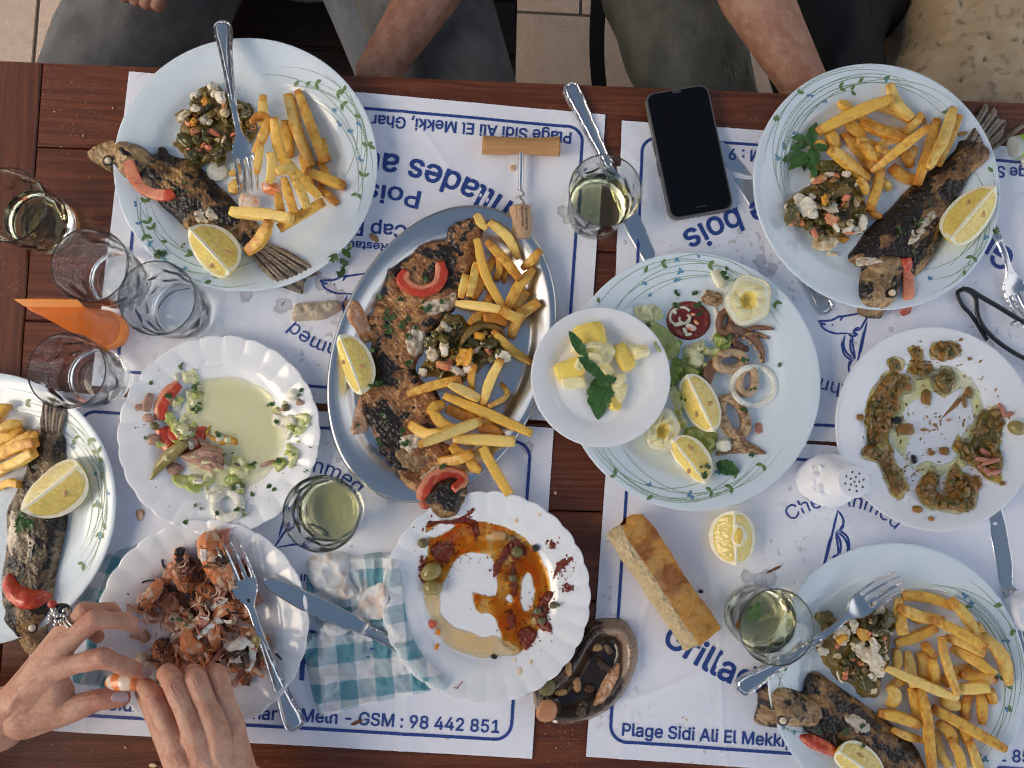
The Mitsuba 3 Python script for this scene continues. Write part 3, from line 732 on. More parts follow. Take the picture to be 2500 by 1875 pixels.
def leaflet(L, g, kind='parsley', ws=1.0):
    if kind == 'mint':
        x = np.linspace(0, 1, 25); w = ws * .30 * np.sin(np.pi * x**.8) ** .9 * (1 + .10 * np.sign(np.sin(x * 58)))
        o = np.vstack([np.stack([x, w], 1), np.stack([x, -w], 1)[::-1]])
    elif kind == 'chop':
        n = g.integers(5, 8); a = np.sort(g.uniform(0, 2 * np.pi, n)); o = np.stack([np.cos(a), np.sin(a) * g.uniform(.3, .8)], 1) * g.uniform(.35, .6, (n, 1))
    else:
        tips = []
        for a, r in ((-62, .62), (-50, .34), (-36, .86), (-22, .55), (-12, .98), (0, .80), (12, 1.0), (22, .55), (36, .86), (50, .34), (62, .62)):
            a = math.radians(a + g.normal(0, 3)); tips.append((r * math.cos(a), r * math.sin(a)))
        o = np.vstack([[(0, 0)], tips])
    return o * L
def leaf(p, L, a, g, kind='parsley', lift=.0006, tilt=.25, fold=.15, ws=1.0):
    """Leaf sheet at world point p."""
    o = leaflet(L, g, kind, ws); poly = clean(Polygon(o))
    P, f, d, nb = triang(poly, max(L / 9, .0009), seed=int(g.integers(1e6)))
    z = np.abs(P[:, 1]) * fold + .10 * L * vn(np.c_[P / L * 2.2, np.zeros(len(P))], 1.5, int(g.integers(99))) * 2
    if kind == 'mint': z += .012 * L * np.sin((P[:, 0] - np.abs(P[:, 1]) * .8) / L * 60)
    v = np.c_[P - [L * .4, 0], z] @ eul(g.normal(0, tilt), g.normal(0, tilt), a).T
    h = hm(v[:, :2] + p[:2]).max() if kind != 'mint' else np.percentile(hm(v[:, :2] + p[:2]), 70)
    v = v + [p[0], p[1], 0]; v[:, 2] += h + lift - min(np.percentile(v[:, 2], 15), 0)
    return v, f
def parsley(k, x, y, r, n=5, lab='', kind='parsley', key=None, parent=None, name=None, size=None, where=''):
    """Chopped or sprigged parsley about the traced point, within r view pixels."""
    g = np.random.default_rng(int(abs(x * 3 + y * 11)) % 9973); ms = []
    s = VIEW[k][2] / 2337
    for i in range(n):
        a = g.uniform(0, 6.3); rr = r * math.sqrt(g.random()) * (.75 if n > 1 else 0)
        c = wp(V(k, (x + rr * math.cos(a), y + rr * math.sin(a))))[0]
        L = (size or r * (.95 if n > 1 else 1.6)) * s * g.uniform(.7, 1.25)
        ms.append(leaf(c, max(L, .003), g.uniform(0, 6.3), g, kind if g.random() < .7 or kind == 'mint' else 'chop', .0004 + .0012 * i / max(n, 1)))
    v, f = join(ms)
    if key is None and parent is None: key = thing('parsley_leaf', lab, 'parsley', where or None)
    food((v, f), 'mint' if kind == 'mint' else 'parsley', .45, 'food', key=key, parent=parent, name=name)
def lemon(k, x0, y0, x1, y1, width, lab, roll=0.0, phi=95, lift=0, seeds=2, tone=.45, grp='lemon wedges on the plates', pale=0):
    """Lemon wedge: ridge from the first to the second traced point, roll turns the flesh to one side."""
    key = thing('lemon_wedge', lab, 'lemon wedge', grp)
    g = np.random.default_rng(int(x0 + y1))
    zr = .024
    for _ in range(3):
        q = W(V(k, (x0, y0), (x1, y1)), zr); L = np.linalg.norm(q[1] - q[0]); R = width * VIEW[k][2] / 2337 / 2 / math.sin(math.radians(phi / 2)) * 1.0
        c = q.mean(0); base = np.percentile(hm(c[:2] + g.normal(0, .008, (40, 2))), 60) + lift; zr = base + R * .96
    ang = math.atan2(q[1, 1] - q[0, 1], q[1, 0] - q[0, 0]); M = eul(roll, 0, 0); Z = eul(0, 0, ang)
    rho = lambda u: np.maximum(1 - np.abs(u) ** 2.3, 0) ** .58
    def place(v): return (v @ M.T) @ Z.T + [c[0], c[1], zr]
    u = np.linspace(-1, 1, 34); half = math.radians(phi / 2)
    # rind: outer skin between the two cut faces
    th = np.linspace(-half, half, 14); U, TH = np.meshgrid(u, th, indexing='ij')
    r = R * rho(U) * (1 + .02 * vn(np.stack([U * 3, TH * 3, 0 * U], -1).reshape(-1, 3), 4, 3).reshape(U.shape))
    v = np.stack([U * L / 2 * 1.02, np.sin(TH) * r, -np.cos(TH) * r], -1).reshape(-1, 3)
    def grid(n, m):
        q = np.arange(n * m).reshape(n, m); a, b, cc, d = q[:-1, :-1], q[1:, :-1], q[1:, 1:], q[:-1, 1:]
        return np.vstack([np.stack([a, b, cc], -1).reshape(-1, 3), np.stack([a, cc, d], -1).reshape(-1, 3)])
    v = place(v); stamp(v, grid(34, 14)); food((v, grid(34, 14)), 'rind', .3, 'food', parent=key, name='rind')
    for sg in (-1, 1):
        rr = np.linspace(0, 1, 12); U, Q = np.meshgrid(u, rr, indexing='ij'); r = Q * R * rho(U)
        nrm = np.array([0, sg * math.cos(half), math.sin(half)])
        p = np.stack([U * L / 2 * 1.02, sg * math.sin(half) * r, -math.cos(half) * r], -1).reshape(-1, 3)
        pv = place(p); food((pv, grid(34, 12)), 'pith', .25, 'food', parent=key, name='pith'); stamp(pv, grid(34, 12))
        # pulp: a little proud, grained outwards
        u2 = np.linspace(-.86, .86, 40); r2 = np.linspace(.09, .845, 16); U, Q = np.meshgrid(u2, r2, indexing='ij')
        r = Q * R * rho(U / .98); b = np.sin(np.clip((Q - .09) / .755, 0, 1) * np.pi) ** .5 * np.clip((1 - np.abs(U / .86)) * 6, 0, 1) ** .5
        x = U * L / 2; bump = .0009 * b + .0006 * b * (meshkit.noise(np.stack([x * 620 + r * 90, r * 300, 0 * x + sg], -1)) - .5) * 2
        p = (np.stack([x, sg * math.sin(half) * r, -math.cos(half) * r], -1) + bump[..., None] * nrm).reshape(-1, 3)
        food((place(p), grid(40, 16)), 'pulp_pale' if (sg > 0) == (pale > 0) and pale else 'pulp', np.full(640, tone) + .3 * (meshkit.noise(np.stack([x.ravel() * 420 + r.ravel() * 120, r.ravel() * 260, 0 * x.ravel()], -1)) - .5), 'food_wet', parent=key, name='pulp')
        if seeds > (sg > 0):
            sxx = g.uniform(-.4, .4); p = np.array([[sxx * L / 2, sg * math.sin(half) * R * .4, -math.cos(half) * R * .4]]) + nrm * .001
            bv, bf = blob(place(p)[0], (.0042, .0022, .0018), (0, 0, g.uniform(0, 3)), 1, .1, 1, 1, 1); food((bv, bf), 'seed', .1, 'food', parent=key, name='seed')
    return key
CHUNKS = {'pepper_piece': ('green_pepper', .5), 'onion_piece': ('olive_mush', .6), 'egg_white_piece': ('egg_white', .35), 'egg_yolk_piece': ('egg_yolk', .4), 'tomato_piece': ('tomato_in', .3), 'olive_piece': ('olive_mush', .3)}
def salad(k, outline, lab, specials, n=100, seed=0, h=.012):
    """Chopped grilled salad: a mushy heap with its pieces on and in it."""
    key = thing('grilled_salad', lab, 'salad', 'heaps of chopped grilled pepper salad')
    piece(k, outline, h, 'olive_mush', .3, parent=key, name='mush', amp=.0028, freq=130, edge=.016, seed=seed, mat='food_wet', ragged=.004)
    g = np.random.default_rng(seed); poly = Polygon(outline).buffer(-14)
    i = 0
    while i < n:
        x0, y0, x1, y1 = poly.bounds; x, y = g.uniform(x0, x1), g.uniform(y0, y1)
        if not poly.contains(Point(x, y)): continue
        i += 1
        nm = g.choice(['pepper_piece', 'pepper_piece', 'pepper_piece', 'pepper_piece', 'onion_piece', 'olive_piece', 'olive_piece', 'tomato_piece', 'egg_white_piece'])
        pr, v = CHUNKS[nm]
        bit(k, x, y, g.uniform(12, 34), g.uniform(9, 20), g.uniform(.0016, .0036), pr, v + g.uniform(-.25, .25), g.uniform(0, 180), i, .75, .6, parent=key, name=nm, mat='food_wet', tilt=.5, sink=.5)
    for j, (nm, x, y, sx, sy, rot) in enumerate(specials):
        pr, v = CHUNKS[nm]
        bit(k, x, y, sx * .80, sy * .78, .0034, pr, v + g.uniform(-.1, .25), rot + g.uniform(-25, 25), j, .7, .75, parent=key, name=nm, mat='food_wet' if 'pepper' in nm else 'food', tilt=.35, sink=.5, sub=3)
    return key
def fish(k, lab, body, head, tail, eye, flesh=(), H=.018, seed=0, kind=0, grp='whole grilled fish', fins=()):
    key = thing('grilled_fish', lab, 'fish', grp)
    zt = shrink(5)
    pb, phd = [smoothpoly(wp(V(k, *x), .006)[:, :2], 110) for x in (body, head)]
    q = wp(V(k, *tail), .001)
    # tail fin: a fan of rays
    poly = clean(Polygon(q[:, :2])); cw = np.array(pb.centroid.coords[0])
    a = math.atan2(poly.centroid.y - cw[1], poly.centroid.x - cw[0])
    vv, f, d = mound(poly, zt, .0022, .004, .0012, .0002, 200, seed, .5, .004)
    loc = rotz(vv, -a, (cw[0], cw[1], 0)) - [cw[0], cw[1], 0]
    th = np.arctan2(loc[:, 1], loc[:, 0] - .02); vv[:, 2] += .0008 * np.sin(th * 150)
    put((vv, f), 'food', parent=key, name='tail_fin', uv=np.c_[np.full(len(vv), PIDX['fin']), np.clip(.42 + .35 * np.sin(th * 75) + vn(vv, 120, 1) * .9, 0, 1)])
    stamp(vv[:len(vv) // 2], f[:len(f) // 2])
    U = clean(shapely.union_all([pb.buffer(.001), phd.buffer(.001)]).buffer(.004).buffer(-.004)); hc = np.array(phd.centroid.coords[0])
    ax = (np.array(poly.centroid.coords[0]) - hc); ax /= np.linalg.norm(ax); nx_ = np.array([-ax[1], ax[0]])
    P, f, d, nb = triang(U, .0014, seed=seed); s = (P - hc) @ ax; t = (P - hc) @ nx_
    bins = np.clip(((s - s.min()) / .006).astype(int), 0, None); dl = np.array([d[bins == b].max(initial=.002) for b in range(bins.max() + 1)]); dl = np.convolve(np.pad(dl, 2, 'edge'), np.ones(5) / 5, 'valid'); dloc = np.maximum(np.interp(s, s.min() + .006 * (np.arange(len(dl)) + .5), dl), .003)
    r = np.clip(d / dloc, 0, 1); z = H * (dloc / dl.max()) ** .6 * (1 - (1 - r) ** 2) ** .55
    inh = shapely.contains_xy(phd, P[:, 0], P[:, 1]); dh = shapely.distance(shapely.points(P), phd.boundary)
    z -= (.0020 * np.exp(-(dh / .0016) ** 2) - .0012 * np.exp(-((dh - .004) / .003) ** 2) * inh) * np.clip((d - .003) / .004, 0, 1)
    q3 = np.c_[s, t, 0 * s]; rid = 1 - np.abs(vn(q3 * [1, 1.8, 1], 60, seed + 1, 3)) * 4
    z += (.0013 * rid + .0006 * vn(q3, 190, seed, 3) * 2 + .0005 * vn(q3, 420, seed + 5, 2) * 2) * np.clip(d / .004, 0.1, 1)
    base = zt(P) + .0005; n = len(P); v = np.vstack([np.c_[P, base + z], np.c_[P, base - 1e-5]]); ff = np.vstack([f, f[:, ::-1] + n]); uvv = np.c_[s + 3.0, t + 3.0 * (seed + 1)]
    isH = inh[f].sum(1) >= 2; isH = np.concatenate([isH, isH])
    for nm, kk, m in (('body', kind, ~isH), ('head', 1, isH)): put((v, ff[m]), 'fish_skin', parent=key, name=nm, uv=np.vstack([uvv, uvv]) + [10 * kk, 0])
    stamp(v[:n], f)
    for pts in fins: piece(k, pts, .0015, 'fin', .6, parent=key, name='fin', lift=.0008, amp=.0004)
    for i, pts in enumerate(flesh):
        piece(k, pts, .0012, 'flesh', .4, parent=key, name='white_flesh', amp=.0026, freq=260, edge=.004, seed=i, ragged=.0035)
    if eye:
        s = 24; bit(k, *eye, s * 1.25, s * 1.25, .003, 'black', .3, parent=key, name='eye_socket', e=1, rough=.05, sink=.7, sub=2, tilt=0)
        bit(k, *eye, s * .8, s * .8, .0032, 'egg_white', .5, parent=key, name='eye', e=1, rough=.05, sink=.45, sub=2, tilt=0)
    return key
# ================================================================ plate A, upper left
FRYLAB.update(A=('golden french fry on the plate at upper left with the fork on it', 'french fries on the upper left plate'), B=('golden french fry on the plate at upper right beside the mint sprig', 'french fries on the upper right plate'),
              T=('golden french fry on the oval steel tray', 'french fries on the steel tray'), F=('golden french fry in the big heap on the lower right plate', 'french fries on the lower right plate'),
              G=('golden french fry on the plate cut off by the left edge', 'french fries on the left edge plate'))
fish(1, 'blackened whole fish at upper left with a curved tomato strip on it',
     [(740, 1022), (800, 1000), (860, 960), (900, 915), (905, 850), (935, 840), (960, 880), (1030, 905), (1100, 920), (1160, 975), (1230, 1050), (1300, 1110), (1360, 1180), (1430, 1240), (1480, 1290), (1510, 1340), (1530, 1395), (1480, 1440), (1440, 1455), (1400, 1440), (1380, 1390), (1250, 1330), (1100, 1320), (1060, 1300), (1000, 1240), (930, 1180), (880, 1120), (820, 1070)],
     [(490, 880), (520, 848), (580, 822), (650, 803), (720, 808), (785, 828), (845, 872), (878, 930), (850, 975), (800, 1010), (740, 1022), (680, 1000), (600, 965), (530, 922)],
     [(1440, 1455), (1530, 1390), (1650, 1440), (1840, 1555), (1755, 1590), (1760, 1640), (1745, 1697), (1690, 1680), (1600, 1640), (1510, 1560)], (622, 922),
     [[(1130, 1210), (1190, 1180), (1240, 1220), (1240, 1270), (1180, 1280), (1120, 1250)]], seed=2)
salad(1, [(1010, 660), (1090, 630), (1110, 560), (1200, 490), (1260, 490), (1310, 560), (1440, 600), (1480, 720), (1430, 850), (1310, 880), (1290, 960), (1210, 935), (1130, 950), (1040, 870), (1005, 830), (1040, 720)],
      'chopped pepper salad with egg under the fork handle on the upper left plate',
      [('egg_white_piece', 1122, 552, 30, 26, 20), ('egg_white_piece', 1225, 500, 32, 30, 0), ('egg_yolk_piece', 1188, 590, 42, 30, 30), ('egg_white_piece', 1055, 665, 45, 24, -20), ('egg_white_piece', 1122, 622, 28, 22, 30), ('egg_white_piece', 1180, 690, 40, 34, 50), ('egg_yolk_piece', 1110, 700, 18, 22, 0),
       ('tomato_piece', 1130, 752, 50, 20, -20), ('tomato_piece', 1225, 765, 45, 16, 20), ('egg_white_piece', 1290, 645, 50, 28, 40), ('egg_white_piece', 1270, 560, 40, 30, 80), ('pepper_piece', 1250, 870, 50, 44, 0), ('pepper_piece', 1070, 810, 60, 36, 10), ('pepper_piece', 1100, 890, 40, 40, 60), ('pepper_piece', 1420, 640, 40, 50, 60)], 110, 11)
bit(1, 1250, 985, 55, 60, .003, 'onion', .5, 20, key=thing('onion_slice', 'translucent white onion slice below the salad on the upper left plate', 'onion'), mat='food_wet')
for a in [(1512, 555, 1505, 715), (1440, 705, 1560, 690, 42, .7), (1465, 880, 1548, 680, 58, .5), (1640, 700, 1670, 900), (1500, 820, 1475, 1000), (1560, 880, 1545, 1050), (1855, 800, 1890, 920, 50), (1730, 900, 1800, 1100), (1590, 990, 1690, 960), (1830, 930, 1855, 1060, 50),
          (1340, 1110, 1375, 1050, 60), (1320, 1000, 1370, 945, 46), (1600, 1110, 1620, 1220), (1630, 1020, 1690, 1220), (1680, 1010, 1765, 1190), (1765, 985, 1978, 1070, 60), (1835, 1080, 1932, 1165, 48, .75), (1660, 550, 1790, 950, 62), (1712, 525, 1862, 930, 64)]: fry(1, *a, plate='A')
fry(1, 1575, 680, 1835, 1130, 66, .35, (1625, 905), 'A')
for a in [(1335, 1218, 1682, 1255, 62, .25), (1605, 1312, 1860, 1160, 60), (1545, 1272, 1425, 1445, 66)]: fry(1, *a, plate='A')
lemon(1, 1085, 1310, 1320, 1565, 250, 'lemon wedge on the fish plate at upper left', roll=.22)
strip(1, [(742, 915), (760, 990), (800, 1060), (870, 1110), (960, 1125), (1005, 1112)], [26, 36, 34, 32, 36, 22], [.0018, .0022, .0020], 'tomato', .4, p=3.4, key=thing('tomato_strip', 'curved tomato strip behind the head of the upper left fish', 'tomato', 'pieces of raw tomato'), tones=lambda s, t: .3 + .5 * np.clip(np.sin(t * 2 * np.pi), 0, 1) * (s < .85))
for (x, y, r, n) in [(1040, 1100, 45, 6), (1010, 1170, 30, 3), (1080, 1185, 30, 3), (1060, 1040, 30, 3), (1210, 1215, 16, 1), (1120, 1245, 16, 1)]: parsley(1, x, y, r, n, 'chopped parsley scattered on the blackened fish at upper left', 'chop', size=22, where='parsley on the upper left fish')
parsley(1, 918, 1452, 42, 4, 'parsley leaf on the rim of the upper left plate beside the tumblers'); parsley(1, 1055, 1400, 26, 2, 'small parsley leaf tucked under the lemon wedge at upper left')
parsley(1, 1975, 1470, 85, 7, 'parsley sprig on the paper mat between upper left plate and steel tray')
# ================================================================ plate B, upper right
fish(3, 'blackened whole fish at upper right, tail over the plate rim and head down',
     [(1840, 850), (1875, 800), (1990, 880), (2000, 905), (1930, 980), (1880, 1060), (1840, 1120), (1800, 1220), (1760, 1310), (1740, 1390), (1690, 1480), (1620, 1560), (1560, 1580), (1500, 1530), (1400, 1525), (1260, 1515), (1215, 1470), (1260, 1410), (1330, 1310), (1420, 1230), (1480, 1170), (1540, 1100), (1600, 1050), (1680, 980), (1760, 930)],
     [(1285, 1592), (1310, 1522), (1360, 1492), (1440, 1487), (1520, 1522), (1510, 1612), (1490, 1702), (1440, 1782), (1380, 1824), (1320, 1782), (1285, 1702)],
     [(1870, 800), (1950, 640), (1985, 590), (2010, 660), (2030, 605), (2060, 690), (2105, 695), (2080, 780), (2190, 705), (2205, 735), (2080, 830), (2000, 895), (1940, 930), (1850, 850)], (1455, 1682),
     [[(1590, 1290), (1690, 1215), (1710, 1240), (1650, 1330), (1560, 1420), (1540, 1400)], [(1255, 1480), (1300, 1465), (1400, 1500), (1330, 1520), (1270, 1510)]], seed=5)
salad(3, [(840, 1180), (900, 1110), (985, 1060), (980, 1010), (1040, 940), (1110, 915), (1200, 970), (1260, 1060), (1290, 1130), (1310, 1250), (1300, 1330), (1230, 1350), (1140, 1370), (1100, 1400), (1000, 1370), (950, 1310), (880, 1300)],
      'chopped pepper salad with egg on the upper right plate below the mint',
      [('pepper_piece', 1080, 955, 70, 40, 20), ('tomato_piece', 1040, 1032, 55, 26, 0), ('egg_white_piece', 960, 1190, 66, 60, 40), ('egg_white_piece', 925, 1140, 40, 34, 20), ('egg_white_piece', 1000, 1230, 36, 30, 20), ('egg_yolk_piece', 1065, 1150, 20, 36, 30), ('egg_white_piece', 1100, 1190, 50, 36, 10), ('tomato_piece', 1105, 1260, 55, 36, -15),
       ('egg_white_piece', 1055, 1385, 92, 66, 15), ('egg_white_piece', 1285, 1270, 26, 50, 10), ('egg_white_piece', 1255, 1320, 48, 30, -20), ('egg_white_piece', 1195, 1300, 40, 40, 40), ('egg_yolk_piece', 1170, 1375, 36, 22, 20), ('pepper_piece', 870, 1230, 36, 70, -20), ('olive_piece', 1170, 1100, 60, 30, -20), ('egg_white_piece', 1190, 1000, 26, 20, 0), ('tomato_piece', 1190, 1135, 24, 18, 0), ('egg_white_piece', 1110, 1460, 40, 14, -20)], 110, 12)
for a in [(1340, 610, 1560, 695), (1150, 590, 1215, 620, 62), (1090, 755, 1130, 850, 70), (1835, 665, 1715, 950, 60, .5), (1640, 690, 1540, 790, 50), (1170, 770, 1345, 990, 66), (1205, 705, 1290, 790, 62), (1265, 1030, 1305, 1110, 50), (1450, 960, 1590, 1040), (1330, 1190, 1390, 1245, 52, .45), (1400, 1040, 1442, 1092, 50), (1510, 870, 1560, 960), (1585, 850, 1545, 930, 60),
          (1255, 810, 1425, 890, 70), (1290, 825, 1385, 910, 60), (1370, 860, 1500, 800, 62), (1710, 690, 1600, 1060, 62), (1440, 488, 1565, 680, 66), (1250, 662, 1530, 765, 60, .5), (1280, 705, 1540, 800, 56, .55), (1625, 655, 1520, 760, 58, .5), (1100, 855, 1312, 1030, 62, .25), (1390, 975, 1330, 1200, 62), (1028, 755, 1452, 565, 70, .3), (1668, 725, 1342, 985, 66, .28), (1805, 625, 1665, 965, 66, .25)]: fry(3, *a, plate='B')
bit(3, 1030, 835, 46, 36, .006, 'fry', .4, 0, 1, .8, .2, key=thing('potato_lump', 'round fried potato lump beside the mint sprig', 'potato'))
mk = thing('mint_sprig', 'sprig of fresh green mint on the upper right plate', 'mint')
g = np.random.default_rng(3)
for (x0, y0, x1, y1) in [(955, 850, 1010, 715), (955, 830, 870, 860), (940, 815, 868, 802), (990, 850, 1068, 885), (980, 860, 985, 1035), (955, 900, 825, 925), (950, 905, 850, 985), (940, 920, 945, 990), (960, 840, 1000, 860)]:
    q = wp(V(3, (x0, y0), (x1, y1))); c = q[0] * .6 + q[1] * .4; L = np.linalg.norm(q[1] - q[0])
    v, f = leaf(c, L * 1.08, math.atan2(q[1, 1] - q[0, 1], q[1, 0] - q[0, 0]), g, 'mint', .002 + g.uniform(0, .006), .2, ws=.72)
    food((v, f), 'mint', .4, 'food', parent=mk, name='leaf')
lemon(3, 1790, 1372, 2052, 1068, 235, 'lemon wedge on the fish plate at upper right', roll=-.15)
strip(3, [(1530, 1487), (1535, 1590), (1540, 1690), (1525, 1800)], [28, 34, 33, 30], [.0030, .0034, .003], 'tomato', .5, p=3.4, key=thing('tomato_strip', 'straight tomato strip beside the head of the upper right fish', 'tomato', 'pieces of raw tomato'), tones=lambda s, t: .3 + .4 * np.sin(s * 3.1))
for (x, y, r, n) in [(1500, 1320, 50, 8), (1600, 1275, 40, 6), (1650, 1160, 22, 2), (1560, 1440, 20, 2)]: parsley(3, x, y, r, n, 'chopped parsley on the blackened fish at upper right', size=26, where='parsley on the upper right fish')
parsley(3, 1975, 1360, 24, 1, 'parsley piece on the rim beside the upper right lemon wedge')
bit(3, 1858, 768, 12, 26, .002, 'seed', .7, 80, key=thing('lemon_seed', 'brown seed on the plate between fries and fish tail at upper right', 'seed'))
# ================================================================ steel tray
ft = thing('butterflied_fish', 'large butterflied grilled fish spread over the steel tray', 'fish')
FIL = [(740, -100), (735, -30), (640, -15), (560, 20), (540, 60), (415, 130), (390, 190), (380, 250), (330, 330), (290, 410), (300, 470), (270, 510), (300, 560), (300, 640), (310, 760), (250, 840), (250, 940), (300, 1060), (350, 1180), (400, 1230), (440, 1310), (500, 1380), (560, 1420), (620, 1430), (720, 1400), (760, 1330), (750, 1250), (760, 1150), (700, 1120), (660, 1020), (690, 900), (670, 840), (600, 780), (560, 720), (560, 660), (600, 620), (620, 560), (640, 500), (700, 440), (790, 350), (810, 270), (860, 200), (900, 110), (900, 0), (930, -60), (940, -120), (870, -155)]
piece(5, [(130, 330), (175, 305), (230, 330), (270, 400), (310, 460), (330, 520), (260, 560), (220, 500), (160, 420)], .005, 'shell_pale', .6, parent=ft, name='tail_fin', amp=.0012, freq=240)
piece(5, [(180, 1060), (230, 870), (265, 900), (285, 1040), (220, 1085)], .003, 'shell_pale', .5, parent=ft, name='fin', amp=.0008)
FK = {}
def fishpiece(k, pts, h, nm, amp, edge, kind, seed, label=None, lift=0.0, sm=1.5, n=200):
    poly = jag(smoothpoly(wp(V(k, *pts))[:, :2], n), .0022, 130, seed); vv, f, d = mound(poly, shrink(sm), h, edge, .0014, amp, 95, seed, .5, lift)
    vv[:, 2] += (.0012 * vn(vv * [1, 1, 0], 150, seed, 3) + .0006 * vn(vv * [1, 1, 0], 430, seed + 3, 2)) * np.clip(d / .004, 0, 1) * 1.6
    put((vv, f), 'fish_skin', parent=ft, name=nm, label=label, uv=np.c_[vv[:, 0] + 3 + 10 * kind, vv[:, 1] + 3. * seed]); stamp(vv[:len(vv) // 2], f[:len(f) // 2])
fishpiece(5, FIL, .008, 'body', .0018, .010, 3, 4)
fishpiece(5, [(640, 1520), (600, 1450), (650, 1390), (720, 1340), (800, 1335), (850, 1400), (830, 1480), (770, 1550), (700, 1562)], .015, 'head', .003, .012, 0, 6, 'burnt black head end', .003, 8, 80)
for i, pts in enumerate([[(500, 500), (560, 470), (610, 520), (600, 600), (540, 640), (500, 580)], [(600, 330), (700, 300), (790, 270), (780, 350), (680, 400), (610, 390)], [(455, 1110), (520, 1090), (600, 1085), (610, 1130), (540, 1170), (470, 1165)], [(575, 1330), (620, 1285), (690, 1262), (690, 1300), (620, 1345)], [(430, 1180), (560, 1200), (640, 1250), (560, 1300), (470, 1260)]]):
    piece(5, pts, .0014, 'flesh', .36 if i < 4 else .7, parent=ft, name='white_flesh', amp=.0028, freq=240, edge=.004, seed=i, ragged=.004)
salad(5, [(570, 740), (610, 640), (640, 520), (690, 430), (740, 390), (820, 400), (880, 450), (1000, 450), (1060, 530), (1095, 620), (1080, 670), (950, 690), (880, 740), (820, 780), (740, 770), (640, 745)],
      'chopped pepper salad with egg in the middle of the steel tray',
      [('egg_white_piece', 650, 620, 40, 40, 30), ('egg_white_piece', 718, 590, 28, 46, -20), ('egg_white_piece', 1050, 635, 50, 34, 10), ('egg_white_piece', 725, 470, 46, 24, 20), ('egg_white_piece', 595, 725, 30, 24, 0), ('egg_yolk_piece', 920, 515, 34, 26, 0), ('egg_yolk_piece', 830, 635, 62, 66, 20), ('egg_white_piece', 860, 700, 40, 40, 0), ('egg_yolk_piece', 768, 610, 20, 24, 0), ('tomato_piece', 715, 690, 50, 26, -10), ('pepper_piece', 980, 560, 60, 40, 20), ('pepper_piece', 880, 550, 50, 26, 30), ('pepper_piece', 640, 560, 50, 40, 20), ('egg_white_piece', 900, 600, 14, 40, 30), ('egg_white_piece', 790, 720, 50, 24, 20)], 110, 13, .011)
strip(5, [(820, 555), (865, 495), (950, 462), (1035, 485), (1060, 530)], [10, 20, 22, 20, 10], [.003, .004], 'olive_mush', .75, key=thing('fried_pepper_strip', 'curved olive pepper strip across the salad on the steel tray', 'pepper'))
for a in [(900, -178, 960, -95, 52, .45), (1110, 130, 1060, 210, 40, .5), (840, 165, 812, 300, 56), (1000, 75, 875, 300, 62), (1190, 265, 1120, 362, 58), (980, 285, 930, 340, 60), (1030, 70, 1015, 190, 52), (860, 445, 965, 400, 56), (945, 415, 1072, 442, 62, .75), (1262, 325, 1100, 525, 80, .55), (1232, 135, 1080, 350, 64), (962, -20, 1150, 190, 62, .6), (975, -135, 1145, 75, 62), (902, 105, 862, 285, 62), (905, -35, 1052, 352, 66, .22), (1268, 25, 1165, 130, 66, .25), (788, 332, 1050, 368, 58, .2), (1050, 368, 1178, 408, 58, .2), (995, 488, 1212, 672, 58, .35),
          (640, 965, 710, 915, 60), (735, 935, 925, 1005, 70, .6), (895, 680, 880, 830, 48, .5), (1042, 655, 940, 910, 60, .3), (508, 855, 812, 768, 60, .32), (650, 955, 805, 1060, 70, .25), (920, 995, 1010, 1040, 60, .6), (920, 1050, 1045, 1085, 56, .65), (745, 795, 912, 880, 62, .28), (528, 1030, 705, 1075, 62, .25), (760, 1150, 850, 1210, 56), (770, 1110, 1122, 1125, 66, .3), (850, 1215, 925, 1295, 60), (875, 1195, 690, 1235, 64, .65), (718, 862, 1218, 1078, 62, .2), (915, 1010, 572, 1145, 66, .35), (935, 1160, 1088, 1425, 62, .22)]: fry(5, *a, plate='T')
fry(5, 1045, 795, 970, 925, 36, .5, (1078, 860), 'T', .004)
lemon(5, 115, 515, 245, 852, 200, 'lemon wedge on the left rim of the steel tray', roll=.3, seeds=3)
tt = lambda s, t: .22 + .75 * (np.cos(t * 2 * np.pi) > .1) * (np.sin(t * 2 * np.pi) > -.5)
strip(5, [(500, 145), (480, 200), (535, 250), (600, 262), (670, 235), (702, 165), (690, 95)], [24, 38, 36, 34, 36, 36, 26], [.0026, .0030, .0026], 'tomato', .3, p=3.2, amp=.0011, key=thing('tomato_strip', 'curved tomato piece on the upper half of the butterflied fish', 'tomato', 'pieces of raw tomato'), tones=tt, n=34)
strip(5, [(605, 1500), (600, 1420), (645, 1345), (720, 1305), (790, 1318), (825, 1350), (770, 1400)], [26, 40, 40, 36, 36, 32, 20], [.0026, .0030, .0026], 'tomato', .3, p=3.2, amp=.0011, key=thing('tomato_strip', 'curved tomato piece on the burnt head end over the tray rim', 'tomato', 'pieces of raw tomato'), tones=tt, n=34)
for (x, y, r, n) in [(612, 350, 55, 9), (400, 395, 45, 8), (400, 485, 45, 8), (485, 440, 40, 5), (540, 450, 34, 4), (350, 300, 24, 2), (465, 300, 24, 3), (335, 790, 34, 4), (520, 522, 18, 2), (512, 665, 24, 3), (320, 605, 24, 2), (372, 970, 22, 2), (470, 1060, 34, 4), (490, 1130, 26, 3), (332, 1130, 22, 2), (222, 1030, 18, 1), (620, 190, 24, 2), (700, 320, 16, 1), (710, 1270, 20, 2)]:
    parsley(5, x, y, r, n, 'chopped parsley on the fish of the steel tray', size=34, where='parsley on the butterflied fish')
